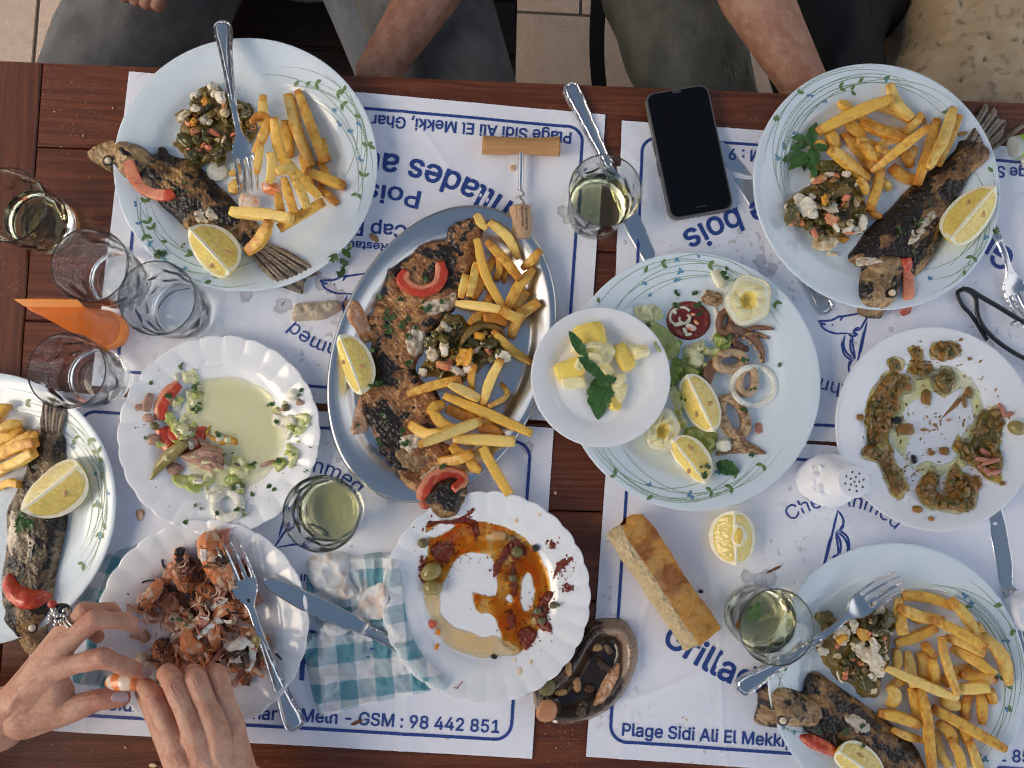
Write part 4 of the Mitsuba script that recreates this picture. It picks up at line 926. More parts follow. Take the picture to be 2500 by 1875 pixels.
# ================================================================ plate F, lower right
fish(9, 'blackened whole fish at lower right, its head pointing left with a white eye',
     [(960, 1205), (985, 1115), (1040, 1108), (1100, 1150), (1170, 1200), (1260, 1260), (1340, 1320), (1440, 1390), (1530, 1470), (1600, 1540), (1650, 1640), (1700, 1760), (1640, 1860), (1500, 1800), (1300, 1660), (1180, 1570), (1060, 1490), (960, 1425), (1010, 1350), (1010, 1270)],
     [(670, 1370), (690, 1300), (740, 1230), (810, 1200), (880, 1205), (950, 1230), (1010, 1270), (1030, 1330), (1000, 1390), (930, 1415), (850, 1412), (760, 1405), (690, 1398)],
     [(1640, 1850), (1700, 1760), (1820, 1900), (1790, 2020), (1700, 2000)], (828, 1375),
     [[(1180, 1340), (1290, 1370), (1330, 1430), (1280, 1450), (1200, 1400)]], seed=8)
salad(9, [(1010, 770), (1100, 740), (1150, 800), (1250, 770), (1330, 690), (1400, 720), (1470, 780), (1470, 860), (1440, 900), (1450, 960), (1420, 1050), (1390, 1120), (1390, 1200), (1350, 1240), (1270, 1230), (1220, 1160), (1140, 1140), (1080, 1050), (1030, 990), (1010, 930), (1040, 860)],
      'chopped pepper salad with egg under the fork on the lower right plate',
      [('egg_white_piece', 1370, 960, 80, 40, -20), ('egg_white_piece', 1330, 1010, 90, 46, 20), ('egg_white_piece', 1370, 1080, 56, 40, 10), ('egg_white_piece', 1260, 940, 46, 40, 0), ('egg_white_piece', 1165, 880, 50, 46, 10), ('egg_yolk_piece', 1165, 905, 36, 20, -20), ('egg_yolk_piece', 1290, 878, 56, 32, 30), ('egg_white_piece', 1030, 925, 36, 26, 0), ('egg_white_piece', 1055, 975, 30, 30, 0), ('egg_white_piece', 1370, 730, 40, 34, 40), ('egg_white_piece', 1160, 1118, 22, 42, -25), ('egg_white_piece', 1232, 820, 26, 24, 0), ('pepper_piece', 1390, 870, 60, 36, 20), ('pepper_piece', 1300, 1150, 60, 46, 60), ('pepper_piece', 1060, 780, 50, 34, 0), ('pepper_piece', 1430, 800, 40, 50, 0), ('egg_white_piece', 1350, 930, 24, 36, -30), ('tomato_piece', 1275, 1045, 20, 14, 0)], 110, 14)
for a in [(1495, 680, 1520, 880, 62), (1600, 745, 1585, 810, 52), (1640, 930, 1705, 1010), (1475, 965, 1475, 1095, 60), (1900, 1230, 1880, 1370), (1960, 1210, 1970, 1395, 60), (2020, 1195, 2032, 1275, 50), (1850, 1390, 1890, 1495, 56), (1700, 1440, 1780, 1640, 60), (1520, 1150, 1450, 1195, 60), (1600, 1150, 1640, 1240, 62), (1440, 1180, 1440, 1292, 72), (1560, 1190, 1600, 1400, 62), (1380, 1330, 1605, 1395, 60), (1460, 1430, 1625, 1485, 56), (1720, 1390, 1812, 1505, 62), (1740, 1250, 1835, 1285, 60), (1930, 825, 1955, 905, 56),
          (1545, 980, 1580, 1185, 66), (1620, 985, 1632, 1145, 66), (1690, 1025, 1702, 1205, 66), (1750, 1165, 1905, 1085, 72, .55), (1850, 1110, 2045, 1145, 62), (1835, 1195, 2012, 1180, 64), (1980, 885, 2125, 1165, 68, .4), (1520, 655, 1805, 722, 62), (1790, 675, 1955, 925, 72), (1800, 950, 2045, 1112, 68), (1760, 895, 1985, 995, 60), (1500, 725, 1745, 792, 64), (1478, 932, 1705, 838, 66), (1690, 795, 1995, 955, 66), (1425, 1075, 1825, 1245, 66, .3), (1690, 1305, 2105, 1540, 70, .3), (1790, 1480, 1860, 1660, 60), (1900, 1500, 1960, 1680, 56)]: fry(9, *a, plate='F')
fry(9, 1738, 895, 1830, 1222, 58, .4, (1760, 1020), 'F'); fry(9, 1622, 1195, 1685, 1680, 66, .5, (1655, 1360), 'F')
piece(9, [(920, 1465), (960, 1450), (1030, 1465), (1100, 1500), (1142, 1540), (1140, 1582), (1080, 1570), (980, 1530)], .008, 'tomato', .4, key=thing('tomato_strip', 'tomato wedge below the head of the lower right fish', 'tomato', 'pieces of raw tomato'), amp=.0008)
lemon(9, 1150, 1555, 1420, 1740, 190, 'lemon wedge cut off by the bottom edge of the picture', roll=.2)
for (x, y, r, n) in [(1200, 1450, 46, 6), (1050, 1440, 20, 2), (1280, 1390, 20, 2), (1290, 1520, 22, 2)]: parsley(9, x, y, r, n, 'chopped parsley on the lower right fish', size=24, where='parsley on the lower right fish')
# ================================================================ plate G, left edge
fish(7, 'silvery grilled fish at the left edge, tail up under a tumbler', [(235, -280), (350, -255), (350, -100), (335, 0), (372, 200), (345, 360), (312, 500), (290, 640), (270, 740), (150, 760), (30, 740), (10, 640), (10, 540), (30, 420), (40, 300), (35, 180), (70, 100), (130, -20), (170, -130)],
     [(20, 790), (60, 712), (150, 700), (260, 735), (272, 850), (250, 960), (200, 1002), (130, 965), (60, 880)], [(230, -265), (350, -250), (372, -330), (400, -430), (330, -450), (250, -465), (245, -380)], (185, 842),
     [[(60, 180), (100, 190), (110, 300), (80, 420), (50, 380)], [(150, 320), (190, 310), (200, 400), (170, 450)]], H=.019, seed=11, kind=2)
for a in [(30, 945, -70, 1080), (210, 1070, 190, 1205, 50), (125, 1050, -40, 1140, 66), (110, 1372, -10, 1392, 56), (150, 1245, -30, 1315, 60), (185, 1080, -40, 1240, 66), (205, 1130, 0, 1215, 62), (195, 1185, 20, 1275, 60), (62, 925, -30, 1010, 56), (120, 1020, 0, 1060, 50)]: fry(4, *a, plate='G')
lemon(4, 125, 1520, 455, 1262, 270, 'lemon wedge on the fish at the left edge', roll=-.1, pale=1, seeds=1)
parsley(4, 155, 1590, 60, 12, 'parsley sprig beside the lemon wedge on the left fish')
piece(7, [(20, 600), (45, 528), (90, 540), (110, 590), (180, 620), (240, 625), (287, 660), (240, 715), (170, 738), (90, 715), (40, 670)], .009, 'tomato', .35, key=thing('tomato_wedge', 'tomato wedge near the head of the left edge fish', 'tomato', 'pieces of raw tomato'), amp=.0006, mat='food_wet', tone=lambda v, d: .25 + .6 * vn(v, 90, 3))
# ================================================================ plate C and the saucer on it
ts = thing('tomato_slice', 'dark red tomato slice with onion rings on the squid plate', 'tomato', 'pieces of raw tomato')
piece(6, [(285 + 128 * math.cos(a), 430 + 112 * math.sin(a)) for a in np.linspace(0, 6.28, 14)[:-1]], 0.003, 'tomato_dark', .25, key=ts, mat='food_wet', amp=.0010, tone=lambda v, d: .05 + .45 * (d > .0025) * (d < .007) + .9 * vn(v, 150, 2))
def ring(k, cx, cy, rx, ry, hw, hh, pr, v, lab, cat, a0=0, a1=360, name='onion_ring', grp=None, rot=0, amp=.0005, mat='food', parent=None):
    a = np.radians(np.linspace(a0, a1, 18)); c, s = math.cos(math.radians(rot)), math.sin(math.radians(rot))
    pts = [(cx + rx * math.cos(t) * c - ry * math.sin(t) * s, cy + rx * math.cos(t) * s + ry * math.sin(t) * c) for t in a]
    key = None if parent else thing(name, lab, cat, grp)
    strip(k, pts, [hw], [hh], pr, v, key=key, parent=parent, name=name if parent else None, n=48, m=10, amp=amp, mat=mat)
    return key
ring(6, 338, 432, 112, 146, 10, .0012, 'onion', .45, 'thin onion ring around the dark tomato slice on the squid plate', 'onion', -70, 50, grp='onion rings on the squid plate')
rk = ring(6, 236, 404, 60, 48, 8, .0010, 'onion', .75, 'small loose onion rings and crumbs on the dark tomato slice', 'onion', grp='onion rings on the squid plate', rot=-20, a0=20, a1=350)
ring(6, 262, 420, 30, 26, 7, .0010, 'onion', .7, '', '', parent=rk, name='inner_ring', a0=-60, a1=200)
for (x, y, sx, sy, r) in [(300, 470, 40, 18, 20), (265, 488, 22, 12, 60), (225, 450, 26, 12, -20), (330, 440, 18, 10, 40), (310, 395, 14, 10, 0), (205, 380, 16, 9, 50), (285, 510, 20, 9, -10)]: bit(6, x, y, sx, sy, .0014, ['shrimp_meat', 'onion'][int(x) % 2], .5, r, parent=rk, name='onion_crumb')
parsley(6, 215, 345, 30, 4, 'parsley piece in the squid salad', size=28, where='parsley in the squid salad'); parsley(6, 345, 375, 26, 3, 'parsley piece in the squid salad', size=28, where='parsley in the squid salad')
def lettuce(k, pts, lab, pr='lettuce', v=.5, h=.005, seed=0):
    piece(k, pts, h, pr, v, key=thing('lettuce_leaf', lab, 'lettuce', None), amp=.0045, freq=150, edge=.004, seed=seed, mat='food_wet', ragged=.004, tone=lambda q, d: v + 1.6 * vn(q, 120, seed, 3))
lettuce(6, [(-20, 350), (60, 335), (130, 370), (140, 420), (60, 440), (0, 420)], 'pale curled lettuce leaf beside the dark tomato slice', v=.6)
lettuce(6, [(250, 600), (300, 555), (370, 560), (390, 620), (330, 665), (270, 650)], 'pale lettuce scrap below the dark tomato slice', v=.75, seed=1)
lettuce(6, [(370, 580), (450, 585), (485, 620), (420, 640), (375, 625)], 'yellowish lettuce scrap next to the golden squid ring', v=.55, seed=2)
lettuce(6, [(215, 680), (270, 645), (380, 665), (385, 720), (320, 760), (240, 780)], 'olive lettuce scrap in the middle of the squid plate', 'lettuce_dark', .6, seed=3)
lettuce(6, [(430, 505), (500, 500), (530, 545), (525, 605), (470, 590)], 'green lettuce scrap between tomato slice and squid tentacles', 'lettuce_dark', .35, seed=4)
lettuce(6, [(185, 640), (235, 660), (245, 740), (215, 810), (180, 800)], 'dark green lettuce scrap at the edge of the saucer', 'lettuce_dark', .1, seed=5)
lettuce(6, [(255, 1050), (330, 1030), (450, 1070), (450, 1130), (400, 1210), (340, 1190), (280, 1120)], 'flat green lettuce leaf between the two lower lemon wedges', 'lettuce_dark', .75, .004, seed=6)
lettuce(6, [(180, 830), (215, 815), (255, 880), (250, 970), (200, 930)], 'pale curled lettuce at the lower rim of the saucer', v=.5, seed=7)
for i, (x, y, r, vv_, pr_) in enumerate([(40, 395, 50, .8, 'lettuce'), (330, 640, 60, .85, 'lettuce'), (420, 690, 46, .7, 'lettuce'), (300, 730, 56, .6, 'lettuce_dark'), (215, 720, 40, .3, 'lettuce_dark'), (345, 580, 40, .9, 'lettuce'), (470, 545, 40, .4, 'lettuce_dark'), (200, 575, 50, .3, 'lettuce_dark'), (250, 1010, 40, .6, 'lettuce'), (395, 1130, 50, .6, 'lettuce_dark'), (455, 700, 34, .9, 'lettuce'), (225, 860, 44, .6, 'lettuce')]):
    gq = np.random.default_rng(i + 60); a_ = np.linspace(0, 6.28, 9)[:-1]
    lettuce(6, [(x + r * gq.uniform(.5, 1.3) * math.cos(t), y + r * gq.uniform(.4, 1.1) * math.sin(t)) for t in a_], ['curled', 'torn', 'folded', 'crumpled'][i % 4] + [' pale', ' light green', ' green'][i % 3] + f' lettuce scrap, {["first", "second", "third", "fourth", "fifth", "sixth", "seventh", "eighth", "ninth", "tenth", "eleventh", "twelfth"][i]} small one, beside the saucer', pr_, vv_, .007, i + 60)
piece(6, [(40, 450), (120, 450), (200, 520), (235, 600), (190, 650), (100, 600)], .003, 'cucumber', .4, key=thing('cucumber_slice', 'green cucumber slice half under the saucer', 'cucumber'), mat='food_wet')
SQ = 'pieces of grilled squid'
ring(6, 515, 665, 78, 46, 26, .006, 'squid', .35, 'golden brown squid ring in the middle of the squid plate', 'squid', name='squid_ring', grp=SQ, rot=-8, amp=.0012)
ring(6, 535, 985, 62, 112, 30, .006, 'squid', .45, 'long oval squid ring with a browned edge, lower on the plate', 'squid', name='squid_ring', grp=SQ, rot=-24, amp=.0012)
ring(6, 615, 780, 44, 74, 22, .005, 'squid', .25, 'pale squid ring lying inside the large onion ring', 'squid', name='squid_ring', grp=SQ, rot=8, amp=.0012)
ring(6, 490, 440, 34, 62, 20, .005, 'squid_dark', .2, 'dark squid ring beside the squeezed lemon half', 'squid', name='squid_ring', grp=SQ, rot=10, amp=.0012)
st = thing('squid_tentacle', 'curved brown squid tentacle with suckers', 'squid', SQ)
strip(6, [(515, 475), (580, 495), (650, 530), (695, 590), (710, 675)], [24, 26, 24, 18, 8], [.004, .005, .003], 'squid_dark', .3, key=st, amp=.0014)
for i, (x, y) in enumerate([(560, 520), (600, 530), (640, 560), (670, 590), (690, 630), (700, 660)]): bit(6, x, y, 10, 10, .003, 'squid', .3, 0, i, 1, .1, parent=st, name='sucker', sub=1)
strip(6, [(620, 480), (690, 470), (770, 482)], [12, 14, 5], [.0025], 'squid_dark', .3, key=thing('squid_tentacle', 'thin squid tentacle pointing right below the squeezed lemon half', 'squid', SQ), amp=.001)
strip(6, [(610, 510), (680, 510), (745, 535)], [10, 14, 6], [.0025], 'squid', .6, key=thing('squid_tentacle', 'short brown squid tentacle below the thin one', 'squid', SQ), amp=.001)
strip(6, [(545, 530), (560, 575), (620, 600)], [22, 26, 14], [.004], 'squid_dark', .5, key=thing('squid_piece', 'dark grilled squid scrap above the golden ring', 'squid', SQ), amp=.0016)
bit(6, 420, 300, 54, 38, .006, 'squid', .5, 20, 1, .6, .5, key=thing('squid_piece', 'crumpled pale squid scrap at the top of the squid plate', 'squid', SQ))
bit(6, 405, 720, 34, 64, .006, 'squid_dark', .35, 20, 2, .6, .5, key=thing('squid_piece', 'purplish squid scrap in the middle of the plate', 'squid', SQ))
piece(6, [(440, 1205), (470, 1160), (520, 1120), (600, 1103), (680, 1150), (735, 1195), (690, 1200), (620, 1195), (530, 1195)], .008, 'squid', .55, key=thing('squid_piece', 'triangular grilled squid fin at the lower edge of the salad', 'squid', SQ), amp=.002)
bit(6, 485, 1145, 46, 32, .007, 'onion', .4, -10, 3, .6, .5, key=thing('squid_piece', 'white squid scrap on the triangular fin', 'squid', SQ))
ring(6, 658, 806, 122, 112, 17, .0020, 'onion', .25, 'large white onion ring on the right side of the squid plate', 'onion', grp='onion rings on the squid plate')
bit(6, 688, 1048, 20, 32, .002, 'meat_pink', .4, 10, key=thing('food_scrap', 'small red brown scrap right of the oval squid ring', 'food scrap'))
def lemon_half(k, x, y, r, lab, rindtone=.6, rot=0, cav=.5, sq=1.0, nf=6, pin=.42):
    """A squeezed lemon half, cut face up, with collapsed membranes about a hollow."""
    key = thing('squeezed_lemon', lab, 'lemon', 'squeezed lemons'); R = r * VIEW[k][2] / 2337
    c = wp(V(k, (x, y)), .008)[0]; base = hm(c[None, :2] + np.random.default_rng(1).normal(0, R * .4, (30, 2))).mean()
    v, f = lathe([(0, 0), (R * .55, .001), (R * .85, .006), (R * .99, .014), (R, .0165)], 48); rr = np.hypot(v[:, 0], v[:, 1]); th = np.arctan2(v[:, 1], v[:, 0])
    wob = 1 + .07 * np.sin(2 * th + rot) + .05 * np.sin(5 * th + 1)
    def put_(v): v = v.copy(); w = 1 + .07 * np.sin(2 * np.arctan2(v[:, 1], v[:, 0]) + rot) + .05 * np.sin(5 * np.arctan2(v[:, 1], v[:, 0]) + 1); v[:, :2] *= w[:, None]; v[:, 1] *= sq; return rotz(v, rot) + [c[0], c[1], base]
    q = put_(v); stamp(q, f); food((q, f), 'rind', rindtone, parent=key, name='rind')
    n = 20; v, f = lathe([(a * R, 0) for a in np.linspace(1, 0, n)], 64); rr = np.hypot(v[:, 0], v[:, 1]) / R; th = np.arctan2(v[:, 1], v[:, 0])
    fold = np.abs(np.sin(th * nf / 2 + 2.2 * rr + .5 * np.sin(th * 2))) ** .6
    z = .0165 - .001 * (rr > .9) + .0032 * fold * np.exp(-((rr - .5) / .22) ** 2) - .010 * cav * np.exp(-(rr / .30) ** 4) + .0025 * vn(np.c_[v[:, :2], v[:, 2]], 190, 3) * (rr < .85)
    v[:, 2] = z; tone = np.clip(.15 + .5 * (rr < .8) * (1 - fold), 0, 1)
    pr = np.where(rr > .86, PIDX['pith'], np.where(rr < pin, PIDX['pulp'], PIDX['pulp_pale']))
    q = put_(v); stamp(q, f)
    fm = rr[f].max(1); 
    for nm, lo, hi, pn in (('pith', .80, 2, 'pith'), ('pulp', -1, pin, 'pulp'), ('membrane', pin, .80, 'pulp_pale')):
        ff = f[(fm > lo) & (fm <= hi)]; put((q, ff), 'food_wet', parent=key, name=nm, uv=UV(len(q), PIDX[pn], tone))
    return key
lemon_half(6, 612, 322, 138, 'squeezed lemon half with open membranes at the top of the squid plate', .7, .5, .9, 1.0, 5)
lemon_half(6, 125, 1065, 118, 'squeezed lemon half under the lower rim of the saucer', .6, 1.2, .9, .85)
lemon(9, 548, 172, 560, 482, 262, 'squeezed lemon wedge with a torn ridge lying on the paper mat above the wine glass', roll=.05, phi=120, seeds=0, tone=.3, grp=None)
LW = [k for k in labels if 'torn ridge' in labels[k].get('label', '')][0]
piece(9, [(520, 330), (545, 265), (575, 240), (625, 300), (610, 340), (570, 385)], .004, 'pith', .35, parent=LW, name='torn_membrane', amp=.003, freq=200, edge=.004, ragged=.002)
bit(9, 572, 315, 22, 44, .0035, 'pulp', .9, 12, parent=LW, name='pulp', mat='food_wet', sink=.2)
lemon(6, 275, 742, 432, 1066, 200, 'lemon wedge with its ridge up beside the oval squid ring', roll=.25, grp='lemon wedges on the plates')
lemon(6, 190, 1110, 385, 1365, 190, 'lowest lemon wedge on the squid plate, rind to the left', roll=.55)
bit(6, 450, 185, 28, 66, .004, 'pith', .4, -15, key=thing('lemon_peel', 'pale strip of lemon peel above the squeezed half', 'lemon peel'))
for (x, y, r, n) in [(500, 160, 46, 4), (210, 280, 36, 4), (315, 262, 22, 2), (340, 345, 24, 3), (385, 1255, 34, 3), (370, 1340, 34, 3), (610, 660, 24, 3), (655, 825, 18, 2), (600, 935, 26, 3), (250, 890, 24, 2), (640, 1200, 12, 1), (800, 685, 10, 1), (60, 455, 36, 4)]: parsley(6, x, y, r, n, 'parsley piece in the squid salad', size=36, where='parsley in the squid salad')
q = wp(V(6, (430, 1245), (555, 1295))); mk2 = thing('parsley_leaf', 'dark green leaf on the lower rim of the squid plate', 'parsley'); v, f = leaf(q.mean(0), .026, math.atan2(q[1, 1] - q[0, 1], q[1, 0] - q[0, 0]), g, 'mint', .001); food((v, f), 'mint', .6, key=mk2)
# saucer
def chunk(k, x, y, sx, sy, sz, rot, lab, flesh):
    key = thing('lemon_chunk', lab, 'lemon', 'lemon pieces on the saucer')
    bit(k, x, y, sx, sy, sz, 'rind', .05, rot, 1, .5, .16, parent=key, name='peel', sub=3)
    for i, (a, b, c, d, r) in enumerate(flesh): bit(k, a, b, c, d, sz * .8, 'pulp_pale', .3, r, i, .6, .35, parent=key, name='pulp', sub=3, mat='food_wet')
chunk(5, 1545, 520, 95, 66, .009, -12, 'big yellow lemon chunk at the top of the saucer', [(1530, 590, 80, 22, -10), (1610, 610, 70, 70, 30), (1570, 650, 44, 40, 0)])
chunk(5, 1440, 712, 80, 58, .008, -20, 'yellow lemon chunk at the left of the saucer', [(1460, 785, 70, 34, -5), (1500, 670, 24, 40, 30)])
chunk(5, 1748, 640, 42, 80, .008, -25, 'triangular lemon chunk at the right of the saucer', [(1800, 610, 56, 40, 0), (1850, 610, 40, 26, -10)])
chunk(5, 1698, 905, 34, 40, .005, 10, 'small lemon chunk at the lower right of the mint leaf', [(1710, 840, 46, 60, 20), (1690, 770, 60, 40, 10), (1640, 710, 50, 34, 40)])
for (x0, y0, x1, y1, kd, lab) in [(1430, 520, 1530, 640, 'mint', 'dark green leaf strip under the lemon chunks on the saucer'), (1505, 655, 1605, 770, 'mint', 'folded green leaf in the middle of the saucer'), (1615, 750, 1600, 995, 'mint', 'large dark mint leaf at the bottom of the saucer'), (1590, 790, 1700, 765, 'mint', 'small mint leaf above the large one on the saucer')]:
    q = wp(V(5, (x0, y0), (x1, y1))); kk = thing('mint_leaf', lab, 'mint'); L = np.linalg.norm(q[1] - q[0]); v, f = leaf(q[0] * .6 + q[1] * .4, L * 1.05, math.atan2(q[1, 1] - q[0, 1], q[1, 0] - q[0, 0]), g, 'mint', .002 if 'strip' in lab else .003, .1, ws=.5 if 'strip' in lab or 'folded' in lab else .95); food((v, f), 'mint', .5, key=kk)
bit(5, 1990, 832, 7, 6, .0012, 'black', .3, key=thing('pepper_corn', 'black speck on the rim of the saucer', 'pepper corn'))
# ================================================================ plate E: remains of a pepper sauce in oil
OL = thing('oil_puddle', 'thin yellowish oil film on the plain white plate', 'oil')
def film(k, outer, holes, pr, v, key, h=.0006, rag=.002, thick=.8, step=.0018, seed=0, parent=None, name=None, amp=.0001, mat='food_wet', edge=.0015):
    q = wp(V(k, *outer)); poly = jag(smoothpoly(q[:, :2], 110), rag, 90, 5)
    for hh in holes: poly = clean(poly.difference(jag(smoothpoly(wp(V(k, *hh))[:, :2], 50), rag * 1.4, 120, 7)))
    vv, f, d = mound(poly, hm, h, edge, step, amp, 200, seed, .5, .0002, closed=False)
    n = len(vv); base = hm(vv[:, :2]); th = np.maximum(vv[:, 2] - base, .00008)
    th = np.where(d > 0, th * np.clip(.62 + thick * vn(vv * [1, 1, 0], 62, seed + 2, 3) * 2 + .5 * thick * vn(vv * [3, 1, 0], 150, seed + 4, 2) * 2, .12, 2), 0)
    V2 = np.vstack([np.c_[vv[:, :2], np.where(d > 0, base + th + .00022, base - .0004)], np.c_[vv[:, :2], base - .0012]]); F2 = np.vstack([f, f[:, ::-1] + n])
    put((V2, F2), pr + '_bsdf', key=key, parent=parent, name=name, interior={'type': 'ref', 'id': pr + '_bsdf_medium'})
film(6, [(1720 + 285 * math.cos(a) * (1 + .05 * math.sin(5 * a)), 1010 + 320 * math.sin(a) * (1 + .04 * math.sin(4 * a))) for a in np.linspace(0, 6.2, 26)], [[(1640, 870), (1700, 830), (1760, 870), (1860, 830), (1900, 900), (1920, 980), (1860, 1080), (1840, 1180), (1760, 1260), (1660, 1240), (1590, 1260), (1540, 1180), (1560, 1080), (1520, 960), (1580, 900)]], 'oil_yellow', .35, OL, h=.0012, edge=.006)
PS = 'blobs of brown green pepper sauce'
def sauce(k, pts, lab, v=.4, h=.006, seed=0, pr='mush_e', n=16, grp=PS):
    h = h * .6
    key = thing('sauce_smear', lab, 'sauce', grp); c_ = np.mean(pts, 0)
    film(k, list(Polygon(pts).buffer(14).buffer(8).simplify(4).exterior.coords)[:-1], [], 'oil_brown', .3, None, h=.0008, rag=.0045, thick=.9, seed=seed, parent=key, name='juice')
    piece(k, pts, h, pr, v, key=key, amp=.0034, freq=190, edge=.004, seed=seed, mat='food_wet', ragged=.0042, tone=lambda q, d: v + 1.5 * vn(q, 130, seed + 2, 3))
    gg = np.random.default_rng(seed); poly = Polygon(pts).buffer(-8); x0, y0, x1, y1 = poly.bounds if not poly.is_empty else (0, 0, 1, 1); i = 0
    for _ in range(n * 6):
        x, y = gg.uniform(x0, x1), gg.uniform(y0, y1)
        if poly.contains(Point(x, y)):
            bit(k, x, y, gg.uniform(10, 34), gg.uniform(7, 18), .0013, gg.choice(['mush_e', 'green_pepper', 'olive_mush', 'mush_e', 'mush_e', 'mush_e']), gg.uniform(.2, .7), gg.uniform(0, 180), i, .8, .7, parent=key, name='vegetable_piece', mat='food_wet', sub=2); i += 1
            if i >= n * 1.6: break
sauce(6, [(1430, 740), (1500, 740), (1570, 790), (1560, 830), (1490, 850), (1500, 920), (1460, 960), (1450, 1030), (1400, 1100), (1440, 1160), (1460, 1230), (1500, 1320), (1530, 1390), (1480, 1445), (1450, 1400), (1410, 1280), (1380, 1240), (1290, 1210), (1290, 1160), (1330, 1130), (1310, 1010), (1330, 900), (1370, 820)], 'long brown sauce band along the left of the plain white plate', .35, .007, 1, n=34)
sauce(6, [(1555, 600), (1600, 590), (1625, 660), (1680, 690), (1690, 740), (1600, 740), (1560, 720), (1580, 660)], 'brown sauce streak at the top left of the plain white plate', .3, .004, 2, n=6)
sauce(6, [(1680, 600), (1740, 555), (1830, 570), (1845, 612), (1760, 655), (1700, 630)], 'brown sauce blob near the top rim of the plain white plate', .3, .004, 3, n=7)
sauce(6, [(1690, 750), (1750, 715), (1800, 720), (1805, 800), (1750, 850), (1700, 790)], 'green brown sauce blob below the top rim blob', .5, .005, 4, n=7)
sauce(6, [(1445, 670), (1480, 650), (1512, 680), (1490, 710), (1450, 705)], 'small round sauce blob at the upper left rim', .2, .003, 5, n=2)
sauce(6, [(1970, 960), (2050, 930), (2080, 980), (2090, 1060), (2060, 1150), (2085, 1230), (2060, 1330), (1990, 1320), (1930, 1250), (1880, 1230), (1820, 1150), (1830, 1110), (1900, 1140), (1920, 1060)], 'thick olive sauce heap with tuna shreds at the right of the plate', .6, .008, 6, n=24)
sauce(6, [(1600, 1400), (1640, 1330), (1680, 1290), (1710, 1340), (1700, 1400), (1760, 1420), (1780, 1330), (1810, 1270), (1850, 1310), (1950, 1340), (1940, 1420), (1910, 1510), (1840, 1520), (1760, 1515), (1650, 1490)], 'wide sauce heap at the bottom of the plain white plate', .3, .007, 7, n=26)
sp = []; gs = np.random.default_rng(18)
for _ in range(230):
    a = gs.uniform(0, 6.28); r = gs.normal(300, 60) if gs.random() < .7 else gs.uniform(0, 260); p = wp(V(6, (1700 + r * 1.05 * math.cos(a), 1030 + r * 1.2 * math.sin(a))), .0002)[0]; q_ = gs.uniform(.0004, .0016)
    if np.linalg.norm(p[:2] - DE.c) < .099: sp.append(blob(p, (q_ * gs.uniform(1, 2), q_ * .7, .0006), (0, 0, a + 1.57), 1, .5, 2, 1, 1))
for i_ in range(9):     # streaks left by a wiping piece of bread
    q_ = on(V(6, (1730 + 12 * i_, 1000 - 9 * i_), (1790 + 11 * i_, 930 - 10 * i_), (1850 + 7 * i_, 850 + 3 * i_)), hm, .0001); v_, f_, _, _ = loft(q_, [.0002, .0006, .0001], [.0002], n=16, m=6); sp.append((v_, f_))
kc = thing('sauce_specks', 'brown specks and wiped streaks of sauce on the plain white plate', 'sauce'); labels[kc]['kind'] = 'stuff'; food(join(sp), 'mush_e', .35, key=kc)
for i, (x, y, a, b, pr, lab) in enumerate([(1650, 870, 30, 46, 'mush_e', 'sauce drop right of the long band'), (1530, 1055, 56, 34, 'mush_e', 'reddish sauce drop touching the long band'), (1640, 1058, 26, 9, 'mush_e', 'thin sauce fleck in the middle of the plate'), (1752, 1180, 28, 24, 'mush_e', 'round sauce drop low in the middle of the plate'), (1680, 1190, 20, 15, 'mush_e', 'small sauce drop left of the round one'), (1895, 845, 26, 30, 'mush_e', 'sauce drop at the upper right of the oil film'), (1600, 1515, 30, 20, 'mush_e', 'sauce drop on the lower left rim of the plate'), (1680, 1568, 18, 14, 'mush_e', 'smallest sauce drop on the lower rim'), (1272, 985, 24, 18, 'mush_e', 'sauce drop on the left rim of the plate'), (2090, 1365, 18, 14, 'mush_e', 'sauce drop on the lower right rim of the plate'), (1850, 540, 10, 8, 'mush_e', 'tiny sauce fleck on the top rim'), (1900, 650, 12, 10, 'mush_e', 'sauce fleck right of the top blobs'), (1580, 1225, 17, 26, 'black', 'black olive skin in the oil at the lower left of the plate'), (1478, 1002, 36, 22, 'black', 'black charred skin on the long sauce band'), (1870, 890, 14, 40, 'mush_e', 'streak of sauce wiped at the upper right'), (1700, 1028, 10, 8, 'mush_e', 'tiny fleck in the middle of the wiped area'), (1780, 1000, 12, 8, 'meat_pink', 'reddish fleck right of the middle')]):
    bit(6, x, y, a, b, .0022, pr, .35, 0, i, .9, .4, key=thing('sauce_drop', lab, 'sauce'), mat='food_wet')
for (x, y, r, lab) in [(2172, 1046, 52, 'green olive on the right rim of the plain white plate'), (1396, 1152, 32, 'small green olive at the left in the long sauce band')]:
    bit(6, x, y, r, r * .82, .0075 * r / 52, 'olive', .5, 20, 1, 1, .04, key=thing('olive', lab, 'olive', 'green olives'), mat='food_wet', sub=3, sink=.1)
tk = thing('tuna_shreds', 'pink tuna shreds on the olive sauce heap at right', 'tuna')
for i, (x, y, a, r) in enumerate([(2000, 1290, 60, 30), (2020, 1240, 50, -20), (1980, 1230, 44, 10), (2040, 1300, 40, -10), (2085, 945, 40, 70), (2120, 970, 34, -20), (1990, 1190, 40, 40)]): bit(6, x, y, a, 13, .003, 'meat_pink', .4, r, i, .8, .4, parent=tk, name='shred')
